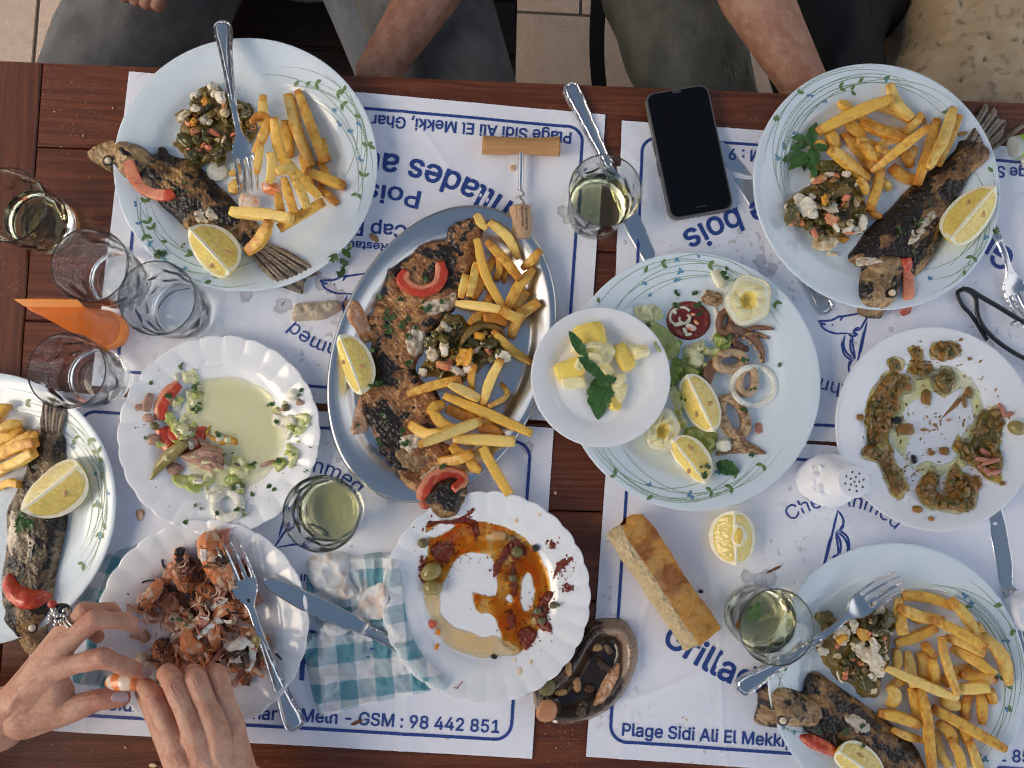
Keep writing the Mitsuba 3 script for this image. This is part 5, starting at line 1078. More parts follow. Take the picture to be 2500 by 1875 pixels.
# ================================================================ plate H: remains of a tuna salad in oil
film(4, [(1170, 775), (1300, 752), (1420, 770), (1530, 830), (1600, 920), (1640, 1020), (1640, 1120), (1590, 1250), (1500, 1350), (1400, 1400), (1250, 1380), (1100, 1300), (1040, 1150), (1060, 950), (1110, 840)], [], 'oil_green', .35, thing('oil_puddle', 'yellow green oil pool in the tuna salad plate', 'oil'), h=.0022, edge=.006, thick=.2)
tn = lambda s, t: .22 + .7 * (np.cos(t * 2 * np.pi) < -.1) * (np.sin(t * 2 * np.pi) > -.5)
piece(4, [(930, 1050), (1010, 1030), (1110, 1040), (1185, 1040), (1180, 1110), (1130, 1180), (1030, 1195), (960, 1140)], .006, 'tomato', .35, key=thing('tomato_slice', 'half hidden tomato slice under the cabbage of the tuna salad', 'tomato', 'pieces of raw tomato'), mat='food_wet')
strip(4, [(1035, 795), (970, 850), (930, 920), (925, 1000)], [26, 40, 40, 30], [.0026], 'tomato', .3, key=thing('tomato_strip', 'curved tomato slice at the left of the tuna salad', 'tomato', 'pieces of raw tomato'), tones=tn, mat='food_wet')
strip(4, [(925, 1050), (950, 1130), (1015, 1180)], [30, 36, 26], [.0026], 'tomato', .3, key=thing('tomato_strip', 'lower tomato slice edge beside the caper of the tuna salad', 'tomato', 'pieces of raw tomato'), tones=tn, mat='food_wet')
for i, (pts, lab, pr, v) in enumerate([([(940, 970), (990, 955), (1040, 1000), (1110, 1060), (1100, 1110), (1040, 1120), (990, 1070), (950, 1020)], 'pale green cabbage heart in the tuna salad', 'lettuce', .35), ([(1050, 740), (1110, 715), (1150, 770), (1130, 800), (1060, 790)], 'pale cabbage piece at the top of the tuna salad', 'lettuce', .9), ([(1050, 840), (1120, 830), (1175, 870), (1140, 950), (1080, 960)], 'cabbage piece below the top parsley of the tuna salad', 'lettuce', .7), ([(1000, 880), (1045, 865), (1045, 950), (1000, 950)], 'garlic slice on the curved tomato slice', 'onion', .5),
     ([(1000, 1330), (1060, 1310), (1150, 1340), (1140, 1410), (1060, 1400), (1010, 1380)], 'light green lettuce at the bottom of the tuna salad', 'lettuce', .2), ([(1160, 1380), (1200, 1280), (1250, 1270), (1240, 1350), (1190, 1410)], 'pale lettuce rib low in the tuna salad', 'lettuce', .6), ([(1310, 1270), (1350, 1210), (1420, 1220), (1440, 1290), (1370, 1350), (1330, 1330)], 'translucent cabbage piece in the oil pool', 'lettuce', .65), ([(1185, 1060), (1220, 1030), (1215, 1090), (1340, 1100), (1345, 1140), (1240, 1140)], 'yellow pepper scrap right of the tomato slices', 'egg_yolk', .3),
     ([(1670, 990), (1740, 960), (1790, 1000), (1740, 1060), (1680, 1080)], 'green lettuce scrap on the right rim of the tuna plate', 'lettuce', .3), ([(1570, 970), (1680, 980), (1690, 1040), (1650, 1110), (1600, 1050)], 'translucent cabbage scrap on the right rim of the tuna plate', 'onion', .7), ([(1650, 1160), (1690, 1145), (1720, 1200), (1660, 1280)], 'yellowish lettuce scrap low on the right rim', 'lettuce', .5), ([(1655, 830), (1700, 815), (1710, 880), (1670, 890)], 'garlic slice on the upper right rim of the tuna plate', 'onion', .5), ([(1560, 1250), (1610, 1225), (1650, 1270), (1590, 1310)], 'brownish lettuce scrap at the lower right rim', 'lettuce_dark', .6), ([(1190, 1440), (1230, 1390), (1300, 1380), (1290, 1420), (1220, 1470)], 'onion scrap above the onion ring of the tuna plate', 'onion', .4), ([(1280, 1340), (1350, 1310), (1400, 1350), (1330, 1390)], 'browned lettuce piece at the lower edge of the oil pool', 'lettuce_dark', .5)]):
    piece(4, pts, .0045, pr, v, key=thing('lettuce_leaf' if 'garlic' not in lab and 'onion' not in lab else 'onion_slice', lab, 'lettuce' if 'garlic' not in lab and 'onion' not in lab else 'onion'), amp=.0042, freq=170, edge=.004, seed=i, mat='food_wet', ragged=.0045, tone=lambda q, d, v=v, i=i: v + 1.5 * vn(q, 130, i, 3))
tu = thing('tuna_chunk', 'large pinkish brown tuna chunk in the salad plate', 'tuna')
piece(4, [(1030, 1205), (1110, 1175), (1200, 1145), (1275, 1170), (1285, 1270), (1220, 1300), (1100, 1250)], .014, 'tuna', .3, key=tu, amp=.0022, freq=170, edge=.007)
for i, (x, y, a, b, r) in enumerate([(1000, 1280, 44, 36, 10), (1240, 1250, 50, 16, 40), (1230, 1190, 50, 10, 10), (1180, 1230, 60, 10, -10)]): bit(4, x, y, a, b, .003, 'tuna', .5, r, i, .8, .4, parent=tu, name='flake')
for i, (x, y, a, b, r, lab) in enumerate([(850, 900, 26, 52, 20, 'tuna flake high on the left rim of the salad plate'), (800, 928, 24, 16, -20, 'small tuna flake left of the high one'), (853, 990, 28, 22, 0, 'tuna flake beside the caper'), (712, 992, 20, 36, 10, 'tuna flake hanging on the outer left rim'), (1080, 1115, 60, 20, 20, 'tuna flake on the cabbage heart'), (885, 1115, 36, 30, 0, 'tuna flake below the caper'), (1540, 1250, 46, 12, -20, 'tuna shred at the lower right of the oil pool')]):
    bit(4, x, y, a, b, .003, 'tuna', .35, r, i, .7, .4, key=thing('tuna_flake', lab, 'tuna'))
strip(4, [(1082, 1132), (1000, 1190), (930, 1260), (868, 1342)], [18, 36, 28, 5], [.005, .006, .005, .001], 'olive', .35, key=thing('pickled_pepper', 'small olive green pickled pepper pointing to the lower left', 'pepper'), mat='food_wet', amp=.0009)
for (x, y, r, lab) in [(888, 1035, 24, 'caper on the left rim of the tuna salad plate'), (1386, 1380, 20, 'caper at the lower edge of the oil pool'), (1640, 930, 22, 'caper on the right rim of the tuna salad plate')]: bit(4, x, y, r, r, .004, 'caper', .5, 0, 1, 1, .2, key=thing('caper', lab, 'caper'))
ring(4, 1310, 1490, 74, 72, 26, .004, 'onion', .4, 'single onion ring on the lower rim of the tuna salad plate', 'onion', grp=None, mat='food_wet')
for (x, y, r, n) in [(1035, 702, 40, 3), (1138, 812, 34, 4), (975, 858, 24, 3), (1150, 920, 34, 4), (1115, 950, 30, 3), (1720, 850, 34, 3), (1555, 915, 34, 3), (1750, 1292, 18, 2), (1450, 1432, 32, 3), (1550, 1380, 14, 1), (1558, 1410, 16, 1), (1140, 1500, 30, 2), (1380, 1535, 42, 4), (1252, 1540, 28, 2), (1070, 1588, 14, 1), (1465, 1235, 30, 3), (1350, 1378, 26, 3), (1300, 1200, 30, 3), (1250, 1080, 24, 2), (795, 1045, 12, 1), (840, 1105, 12, 1), (870, 790, 10, 1), (1590, 1010, 14, 1), (1120, 1080, 20, 2), (1790, 1163, 12, 1), (1600, 1235, 18, 2)]: parsley(4, x, y, r, n, 'parsley piece on the tuna salad plate', size=30, where='parsley on the tuna salad plate')
cs = thing('chopped_salad', 'wet heap of chopped cabbage, onion and tuna left in the oil', 'salad'); gg = np.random.default_rng(44); i = 0
CR_ = shapely.union_all([Polygon([(1040, 720), (1150, 740), (1190, 900), (1180, 1040), (1330, 1110), (1300, 1250), (1440, 1230), (1430, 1400), (1250, 1420), (1010, 1400), (990, 1290), (890, 1130), (920, 930)]), Polygon([(1570, 900), (1720, 820), (1780, 1000), (1720, 1250), (1580, 1320), (1640, 1100)])])
while i < 70:
    x, y = gg.uniform(880, 1790), gg.uniform(700, 1430)
    if not CR_.contains(Point(x, y)): continue
    i += 1; nm, pr = [('cabbage_piece', 'lettuce'), ('cabbage_piece', 'lettuce'), ('onion_piece', 'onion'), ('tuna_flake', 'tuna'), ('lettuce_piece', 'lettuce_dark'), ('cabbage_piece', 'lettuce')][gg.integers(6)]
    a_ = np.sort(gg.uniform(0, 6.28, 7)); r_ = gg.uniform(14, 38)
    try: piece(4, [(x + r_ * gg.uniform(.6, 1.5) * math.cos(t), y + r_ * gg.uniform(.4, 1) * math.sin(t)) for t in a_], .0028, pr, gg.uniform(.2, .8), parent=cs, name=nm, amp=.0035, freq=190, edge=.003, seed=i, mat='food_wet', step=.0014)
    except Exception: pass
gg = np.random.default_rng(12); sp = []
for _ in range(46):
    x, y = gg.uniform(720, 1760), gg.uniform(640, 1600); p = wp(V(4, (x, y)), .0002)[0]
    if np.linalg.norm(p[:2] - DH.c) < .09: sp.append(blob(p, (gg.uniform(.0003, .0009),) * 2 + (.0004,), (0, 0, 0), 1, .3, 1, 1, 1))
food(join(sp), 'seed', .7, key=thing('pepper_specks', 'tiny specks of pepper and crumbs on the tuna salad plate', 'specks')); labels['pepper_specks']['kind'] = 'stuff'
# ================================================================ plate I: shrimp shells
def carapace(k, pts, hw, hh, pr, v, key=None, parent=None, name=None, amp=.0022, label=None):
    strip(k, pts, hw, hh, pr, v, key=key, parent=parent, name=name, label=label, n=40, m=24, amp=amp * 1.3, p=1.55, tones=lambda s, t: np.clip(v + .35 * np.sin(s * 17 + t * 6) + .3 * np.sin(t * 31), 0, 1))
HD = 'shrimp heads'
def shrimp_head(k, pts, hw, hh, pr, v, lab, legs=4, eyes=1, dark=False):
    key = thing('grilled_shrimp', lab, 'shrimp', HD)
    carapace(k, pts, hw, hh, pr, v, parent=key, name='carapace')
    gg = np.random.default_rng(len(lab)); p = np.array(pts, float); e = p[-1]; dv = p[-1] - p[-2]; dv /= np.linalg.norm(dv); nn = np.array([-dv[1], dv[0]])
    for i in range(eyes): bit(k, *(e - dv * hw[-2] * .4 + nn * hw[-2] * (.7 - 1.4 * i)), 13 * .42495 / VIEW[k][2], 13 * .42495 / VIEW[k][2], .0025, 'black', .2, parent=key, name='eye', e=1, rough=.05, sub=1)
    m = p[len(p) // 2]
    for i in range(legs):
        a = m + (e - m) * gg.uniform(-.6, .8) + nn * gg.choice([-1, 1]) * hw[1] * .5; b = a + (nn * gg.choice([-1, 1]) * gg.uniform(.6, 1.5) + dv * gg.uniform(-1, 1.2)) * max(hw)
        c = (a + b) / 2 + gg.normal(0, max(hw) * .2, 2); q = wp(V(k, a, c, b), .0012); v_, f_, _, _ = tube(q + [0, 0, .002], [.0011, .0008, .0004], 10, 6)
        food((v_, f_), 'shell_dark' if gg.random() < .5 else 'shell', .5, parent=key, name='leg')
def scrap(k, x, y, L, w, rot, pr, v, lab, grp, seed, curl=2.0):
    """A curled piece of shell: part of a crumpled tube, open below."""
    gg = np.random.default_rng(seed); s = VIEW[k][2] / 2337; L, w = L * s, w * s; c = wp(V(k, (x, y)))[0]; n, m = 12, 10
    U, A = np.meshgrid(np.linspace(-.5, .5, n), np.linspace(-curl / 2, curl / 2, m), indexing='ij'); R = w / 2 / math.sin(min(curl / 2, 1.5)) * (1 - .5 * gg.random() * (U + .5)) * (1 + .2 * np.sin(6 * A + seed))
    pp = np.stack([U * L, np.sin(A) * R, np.cos(A) * R - R * math.cos(min(curl / 2, 1.5))], -1).reshape(-1, 3); pp += .0024 * 2 * np.stack([vn(pp + 1, 170, seed), vn(pp, 170, seed + 1), vn(pp, 170, seed + 2)], 1)
    pp = pp @ eul(gg.normal(0, .35), gg.normal(0, .25), -math.radians(rot)).T; pp[:, :2] += c[:2]; pp[:, 2] += hm(pp[:, :2]).mean() + .001 - np.percentile(pp[:, 2], 12)
    q = np.arange(n * m).reshape(n, m); f = np.vstack([np.stack([q[:-1, :-1], q[1:, :-1], q[1:, 1:]], -1).reshape(-1, 3), np.stack([q[:-1, :-1], q[1:, 1:], q[:-1, 1:]], -1).reshape(-1, 3)])
    food((pp, f), pr, np.clip(v + .3 * np.sin(U.ravel() * 14), 0, 1), 'food', key=thing('shrimp_shell', lab, 'shrimp shell', grp)); stamp(pp, f)
REG = Polygon([(770, 720), (880, 570), (950, 450), (1080, 410), (1190, 290), (1300, 330), (1420, 530), (1450, 680), (1430, 820), (1500, 950), (1510, 1050), (1420, 1150), (1280, 1120), (1100, 1090), (930, 1050), (880, 930), (1000, 810), (900, 800)])
gg = np.random.default_rng(21)
SB = thing('shrimp_scrap_bed', 'brown mush of picked shrimp remains under the shells', 'shrimp scraps')
piece(7, [(1000, 620), (1100, 500), (1230, 430), (1350, 560), (1400, 700), (1370, 830), (1440, 960), (1400, 1090), (1250, 1090), (1060, 1060), (960, 1000), (1040, 850), (980, 780)], .008, 'shell_bed', .45, key=SB, amp=.004, freq=120, edge=.012, tone=lambda q, d: .45 + 1.3 * vn(q, 110, 4, 3))
i = 0
while i < 105:
    x, y = gg.uniform(780, 1500), gg.uniform(290, 1150)
    if not REG.contains(Point(x, y)): continue
    i += 1; scrap(7, x, y, gg.uniform(80, 190), gg.uniform(36, 92), gg.uniform(0, 180), gg.choice(['shell', 'shell_pale', 'carapace', 'shell_dark', 'carapace', 'shell_pale', 'meat_pink']), gg.uniform(.2, .7), 'curled broken shrimp shell in the heap before the hands', 'broken shrimp shells in the heap', i, gg.uniform(.9, 2.0))
shrimp_head(14, [(640, 130), (670, 330), (790, 640), (930, 940)], [55, 170, 165, 45], [.006, .012, .012, .004], 'carapace', .35, 'large orange shrimp head pointing up beside the fork tines')
shrimp_head(14, [(215, 360), (265, 500), (300, 620), (330, 760)], [34, 95, 105, 50], [.004, .009, .009, .003], 'carapace', .3, 'shrimp head with a burnt black tip at the upper left of the heap')
bit(14, 215, 400, 50, 62, .006, 'black', .3, 20, key=thing('burnt_shell_tip', 'burnt black shrimp tip at the top left of the heap', 'shrimp shell'))
shrimp_head(15, [(210, 290), (330, 200), (450, 100), (560, -40)], [30, 85, 90, 40], [.004, .008, .008, .003], 'carapace', .6, 'long shrimp head lying at the left of the heap')
shrimp_head(15, [(920, 640), (930, 760), (1020, 900), (1110, 1060)], [70, 100, 125, 90], [.007, .011, .011, .006], 'carapace', .22, 'orange red shrimp head in the middle above the right hand')
shrimp_head(15, [(640, 1110), (600, 980), (560, 860), (500, 770)], [110, 150, 130, 50], [.006, .010, .009, .004], 'carapace_dark', .45, 'pale brown shrimp head left of the orange red one', 6, 2)
for i, (x, y, a, L, w_, pr_, lab) in enumerate([(1050, 560, 60, 170, 44, 'carapace', 'orange shrimp head below the burnt tip'), (1180, 620, 20, 190, 46, 'carapace_dark', 'brownish shrimp head in the middle of the heap'), (1330, 720, -30, 180, 42, 'carapace', 'orange shrimp head left of the fork neck'), (1240, 900, 80, 170, 46, 'carapace', 'orange pink shrimp head above the hand knuckles'), (880, 660, 120, 170, 40, 'carapace', 'slim orange shrimp head at the far left of the heap')]):
    L *= 1.25; w_ *= .78; dx, dy = L / 2 * math.cos(math.radians(a)), L / 2 * math.sin(math.radians(a)); shrimp_head(7, [(x - dx, y - dy), (x - dx * .3, y - dy * .3 - 8), (x + dx * .4, y + dy * .4), (x + dx, y + dy)], [w_ * .45, w_, w_ * .9, w_ * .15], [.004, .0075, .007, .002], pr_, .3, lab, 5)
carapace(15, [(1400, 800), (1480, 850), (1580, 830), (1670, 740)], [50, 85, 85, 60], [.006, .008, .006], 'white_scrap', .6, key=thing('shrimp_shell', 'whitish folded shrimp shell near the olive', 'shrimp shell'), amp=.002)
carapace(15, [(1080, 420), (1110, 480), (1120, 560)], [60, 84, 50], [.006, .008, .005], 'meat_pink', .3, key=thing('shrimp_tail', 'striped pink shrimp tail fan in the middle of the heap', 'shrimp'), amp=.0012)
piece(15, [(1400, 950), (1500, 900), (1650, 880), (1820, 900), (1870, 1000), (1850, 1090), (1740, 1150), (1600, 1160), (1450, 1080)], .010, 'shell_dark', .7, key=thing('shrimp_shell', 'broad brown crusted shell at the lower right of the heap', 'shrimp shell'), amp=.003, tone=lambda q, d: .6 + vn(q, 90, 3))
piece(15, [(800, 500), (880, 470), (990, 500), (980, 600), (900, 640), (810, 620)], .006, 'crumb', .8, key=thing('shrimp_shell', 'rounded tan shell piece left of the striped tail', 'shrimp shell'), amp=.0014)
bit(15, 1450, 525, 72, 46, .004, 'crumb', .3, -25, key=thing('lemon_slice_scrap', 'small pale oval vegetable slice on the shells', 'vegetable slice'))
bit(15, 1830, 750, 84, 112, .0085, 'olive', .7, 10, 1, 1, .05, key=thing('olive', 'brownish olive under the fork on the shrimp plate', 'olive', 'green olives'), mat='food_wet', sub=3, sink=.1)
bit(15, 255, 1040, 90, 110, .007, 'egg_white', .5, 20, 1, .9, .2, key=thing('shrimp_meat', 'pale shrimp meat piece between the two hands', 'shrimp'))
piece(15, [(60, 660), (120, 740), (230, 770), (300, 800), (380, 740), (340, 640), (280, 620), (200, 690)], .006, 'shell_pale', .5, key=thing('shrimp_shell', 'shell crumb under the upper fingertip of the left hand', 'shrimp shell'), amp=.003)
bit(15, 345, 440, 50, 60, .004, 'white_scrap', .3, 0, key=thing('shrimp_meat', 'white shrimp shred at the left end of the heap', 'shrimp'))
piece(15, [(1620, 1330), (1650, 1230), (1700, 1210), (1745, 1245), (1700, 1310), (1655, 1370)], .005, 'shell_dark', .4, key=thing('shrimp_shell', 'charred shell crumb right of the right hand', 'shrimp shell'), amp=.002)
for i, (k, pts) in enumerate([(15, [(1400, 350), (1460, 390), (1640, 405)]), (15, [(330, 1030), (420, 1050), (535, 1060)]), (15, [(2060, 940), (2110, 990), (2150, 1030)]), (7, [(815, 582), (850, 572), (890, 568)]), (7, [(930, 450), (940, 490), (970, 510)]), (15, [(1870, 1070), (1940, 1030), (1990, 990)]), (15, [(1600, 550), (1700, 500), (1780, 470)])]):
    q = wp(V(k, *pts), .0012); v_, f_, _, _ = tube(q, [.0009, .0009, .0006], 12, 6); food((v_, f_), 'black' if i < 5 else 'shell', .4, key=thing('shrimp_feeler', ['black shrimp leg at the right of the heap', 'black shrimp leg between the two hands', 'black shrimp leg right of the fork handle', 'black feeler at the left of the heap', 'short black feeler beside the burnt tip', 'reddish feeler under the fork handle', 'reddish feeler above the brown olive'][i], 'shrimp feeler', 'loose shrimp feelers'))
i = 0
while i < 46:
    x, y = gg.uniform(780, 1500), gg.uniform(400, 1120)
    if not REG.contains(Point(x, y)): continue
    i += 1; scrap(7, x, y, gg.uniform(60, 150), gg.uniform(18, 52), gg.uniform(0, 180), gg.choice(['shell_pale', 'shell_pale', 'carapace', 'white_scrap', 'meat_pink', 'shell_dark']), gg.uniform(.2, .8), 'curled broken shrimp shell in the heap before the hands', 'broken shrimp shells in the heap', i + 300, gg.uniform(.8, 1.9))
for i in range(62):
    x, y = gg.uniform(780, 1480), gg.uniform(320, 1130)
    if not REG.contains(Point(x, y)): continue
    a = gg.uniform(0, 6.28); L = gg.uniform(40, 110); q = wp(V(7, (x, y), (x + L / 2 * math.cos(a), y + L / 2 * math.sin(a)), (x + L * math.cos(a + .5), y + L * math.sin(a + .5))), .002)
    v_, f_, _, _ = tube(q + [0, 0, .001], [.0007, .0009, .0003], 10, 6); food((v_, f_), gg.choice(['shell', 'shell_pale', 'shell_pale', 'meat_pink', 'shell_dark']), .3, key=thing('shrimp_fragment', 'broken shrimp leg among the shells of the heap', 'shrimp leg', 'broken shrimp legs in the heap'))
for (x, y, r, n) in [(1080, 780, 60, 7), (738, 637, 14, 1), (1010, 800, 30, 3)]: parsley(7, x, y, r, n, 'parsley bit on the shrimp plate', size=24, where='parsley on the shrimp plate')
# ================================================================ plate J: oil and harissa
OJ = thing('oil_puddle', 'bright orange oil spread on the scalloped plate with harissa', 'oil')
film(8, [(600, 260), (700, 218), (850, 218), (1000, 240), (1120, 282), (1200, 340), (1270, 430), (1320, 540), (1330, 640), (1290, 760), (1260, 880), (1200, 950), (1130, 985), (1040, 930), (1040, 880), (990, 765), (915, 760), (870, 640), (1000, 660), (1020, 560), (1000, 460), (950, 420), (870, 415), (800, 450), (730, 560), (680, 640), (620, 640), (590, 560), (600, 450), (620, 350)],
     [[(1165, 720), (1160, 640), (1180, 540), (1215, 540), (1228, 620), (1215, 700), (1190, 735)], [(620, 290), (700, 245), (780, 245), (720, 290), (650, 310)], [(1080, 650), (1100, 660), (1090, 690), (1070, 670)]], 'oil_orange', .4, OJ, h=.0016, edge=.005)
film(8, [(600, 640), (690, 640), (700, 740), (770, 830), (860, 860), (950, 895), (1030, 890), (1150, 960), (1120, 1000), (1000, 1018), (880, 1006), (760, 962), (680, 880), (630, 790)], [], 'oil_pale', .35, thing('oil_puddle', 'pale orange oil crescent at the lower left of the harissa plate', 'oil'), h=.0011, edge=.005, thick=.4)
HS = 'dark red harissa smears'
def hariss(pts, lab, seed, h=.004):
    h = h * .5
    key = thing('harissa_smear', lab, 'harissa', HS); piece(8, pts, h, 'harissa', .4, key=key, amp=.0016, freq=420, edge=.003, seed=seed, step=.0012, ragged=.0036)
    q = Polygon(pts); gq = np.random.default_rng(seed); ms = []
    for _ in range(26):
        a = q.exterior.interpolate(gq.uniform(0, q.length)); p = wp(V(8, (a.x + gq.normal(0, 12), a.y + gq.normal(0, 12))), .0004)[0]; r = gq.uniform(.0005, .0017); ms.append(blob(p, (r, r * .7, .0008), (0, 0, gq.uniform(0, 3)), 1, .4, 2, 1, 1))
    food(join(ms), 'harissa', .3, parent=key, name='crumbs', stuff=True)
hariss([(650, 400), (690, 345), (750, 350), (780, 400), (760, 450), (715, 475), (665, 445)], 'round harissa smear left of the middle', 1)
hariss([(600, 285), (620, 235), (700, 222), (780, 215), (880, 160), (895, 165), (840, 215), (900, 240), (920, 330), (890, 330), (870, 260), (780, 245), (690, 240), (630, 265)], 'harissa band along the top of the plate', 2, .0025)
hariss([(1080, 360), (1090, 400), (1050, 470), (1030, 540), (1000, 560), (1010, 480), (1040, 420)], 'slanting harissa streak right of the white middle', 3)
hariss([(1095, 350), (1150, 345), (1190, 380), (1180, 430), (1130, 450), (1095, 420)], 'harissa clump with a caper at the upper right', 4, .006)
hariss([(1090, 480), (1125, 480), (1130, 560), (1135, 650), (1110, 640), (1100, 560)], 'narrow harissa streak under the small caper', 5)
hariss([(1085, 740), (1110, 750), (1125, 830), (1095, 840)], 'small harissa streak below the white island', 6, .003)
hariss([(1135, 860), (1190, 830), (1245, 860), (1245, 910), (1200, 960), (1160, 930)], 'thick harissa clump at the lower right', 7, .006)
hariss([(1240, 720), (1290, 650), (1330, 640), (1320, 720), (1310, 800), (1330, 850), (1290, 850), (1240, 790)], 'harissa clump with capers at the right of the oil', 8, .005)
hariss([(1370, 450), (1450, 440), (1440, 470), (1390, 500), (1360, 560), (1350, 550)], 'harissa smear on the right rim', 9, .002)
sp = []
gs = np.random.default_rng(8)
for cx, cy, rx, ry, n in ((700, 410, 110, 90, 60), (1080, 480, 70, 160, 70), (1150, 800, 110, 140, 70), (900, 270, 160, 40, 40), (1290, 700, 60, 120, 40), (1390, 520, 60, 90, 24), (950, 700, 80, 60, 14), (850, 440, 120, 30, 14)):
    for _ in range(n):
        p = wp(V(8, (cx + gs.normal(0, rx * .6), cy + gs.normal(0, ry * .6))), .0003)[0]; r = gs.uniform(.0003, .0012); sp.append(blob(p, (r, r * .7, .0006), (0, 0, gs.uniform(0, 3)), 1, .4, 2, 1, 1))
kc = thing('harissa_specks', 'dark red specks of harissa scattered in the orange oil', 'harissa'); labels[kc]['kind'] = 'stuff'; food(join(sp), 'harissa', .3, key=kc)
hariss([(1405, 600), (1435, 600), (1440, 630), (1410, 640)], 'small harissa spot on the right rim', 10, .002)
hariss([(1320, 350), (1355, 345), (1355, 380), (1325, 385)], 'small harissa spot on the upper right rim', 11, .002)
hariss([(580, 450), (605, 440), (610, 500), (590, 580), (578, 560)], 'narrow harissa smear beside the olives', 12, .002)
for (x, y, r, lab, pr) in [(595, 355, 30, 'caper at the upper left of the harissa plate', 'caper'), (1135, 408, 36, 'large caper on the upper right harissa clump', 'caper'), (1102, 325, 20, 'small caper at the top of the harissa plate', 'caper'), (1108, 555, 24, 'caper on the narrow harissa streak', 'caper'), (1250, 745, 24, 'caper on the left of the right harissa clump', 'caper'), (1275, 800, 26, 'lowest caper on the right harissa clump', 'caper'), (1345, 712, 22, 'caper on the right rim of the harissa plate', 'caper'), (1240, 385, 22, 'black caper on the upper right rim', 'black')]:
    bit(8, x, y, r, r * .9, .0042, pr, .5, 0, 1, 1, .2, key=thing('caper', lab, 'caper', None))
for (x, y, a, b, r, lab) in [(640, 520, 62, 48, -35, 'upper green olive on the harissa plate'), (651, 610, 56, 42, 5, 'lower green olive on the harissa plate')]: bit(8, x, y, a, b, .0078, 'olive', .4, r, 1, 1, .04, key=thing('olive', lab, 'olive', 'green olives'), mat='food_wet', sub=3, sink=.1, tilt=.05)
bit(8, 1032, 305, 42, 24, .003, 'seed', .2, 10, key=thing('seed', 'flat tan seed at the top of the harissa plate', 'seed'))
for i, (x, y, a, b, pr, lab) in enumerate([(645, 820, 26, 22, 'tomato', 'tomato bit at the lower left of the harissa plate'), (680, 865, 14, 18, 'oil_orange', 'orange crumb below the tomato bit'), (675, 950, 10, 18, 'oil_orange', 'orange crumb on the lower left rim'), (1003, 1008, 18, 12, 'black', 'dark crumb at the bottom of the oil')]): bit(8, x, y, a, b, .002, pr, .4, 20, i, key=thing('food_scrap', lab, 'food scrap'))
parsley(8, 1392, 706, 24, 2, 'parsley bit on the right rim of the harissa plate', size=24)
for i, (x, y, a, b) in enumerate([(1152, 1090, 14, 22), (1216, 1040, 12, 14), (1120, 1028, 8, 10), (1260, 190, 12, 12), (1130, 225, 12, 14)]): bit(8, x, y, a, b, .0007, 'oil_pale', .8, 10, i, 1, .1, key=thing('oil_drop', 'small clear oil drop on the rim of the harissa plate', 'oil', 'oil drops on the harissa plate'), mat='food_wet')
q = wp(V(8, (820, 1150), (790, 1190), (775, 1185), (790, 1240)), .0006); v_, f_, _, _ = tube(q, [.0006], 16, 6); food((v_, f_), 'meat_pink', .3, key=thing('shrimp_feeler', 'pink feeler on the lower rim of the harissa plate', 'shrimp feeler'))
# ================================================================ cutlery
def nss(x, a, b): t = np.clip((x - a) / (b - a), 0, 1); return t * t * (3 - 2 * t)
def fork_mesh():
    ups = [(0, .0), (.0015, .006), (.006, .0100), (.014, .0105), (.030, .0085), (.060, .0062), (.090, .0046), (.115, .0036), (.128, .0037), (.136, .0060), (.143, .0105), (.150, .0125), (.158, .0128)]
    xs = np.array([u[0] for u in ups]); ws = np.array([u[1] for u in ups]); fw = PchipInterpolator(xs, ws)
    X = np.unique(np.concatenate([np.linspace(0, .01, 10), np.linspace(.01, .158, 60)]))
    body = Polygon(list(zip(X, fw(X))) + list(zip(X[::-1], -fw(X[::-1]))))
    ts = []
    for i in range(4):
        y = (-1.5 + i) * .0069; ts.append(Polygon([(.154, y - .0022), (.180, y - .0018), (.196, y * .96 - .0008), (.198, y * .96), (.196, y * .96 + .0008), (.180, y + .0018), (.154, y + .0022)]))
    return clean(shapely.union_all([body] + ts))
def knife_mesh(s=1):
    top = [(0, .0), (.0015, .006), (.006, .0095), (.015, .0100), (.04, .0085), (.08, .0065), (.093, .0062), (.098, .0075), (.104, .0070), (.110, .0085), (.16, .0088), (.200, .0070), (.212, .0035), (.2155, .0)]
    bot = [(.214, -.004), (.205, -.0085), (.17, -.0118), (.125, -.0112), (.112, -.0085), (.106, -.0070), (.098, -.0075), (.093, -.0062), (.08, -.0065), (.04, -.0085), (.015, -.0100), (.006, -.0095), (.0015, -.006)]
    return clean(Polygon([(x, y * s) for x, y in top + bot]))
FORKZ = PchipInterpolator([0, .02, .06, .11, .135, .150, .165, .182, .198], [0, .003, .009, .0115, .006, .001, .000, .0035, .0085])
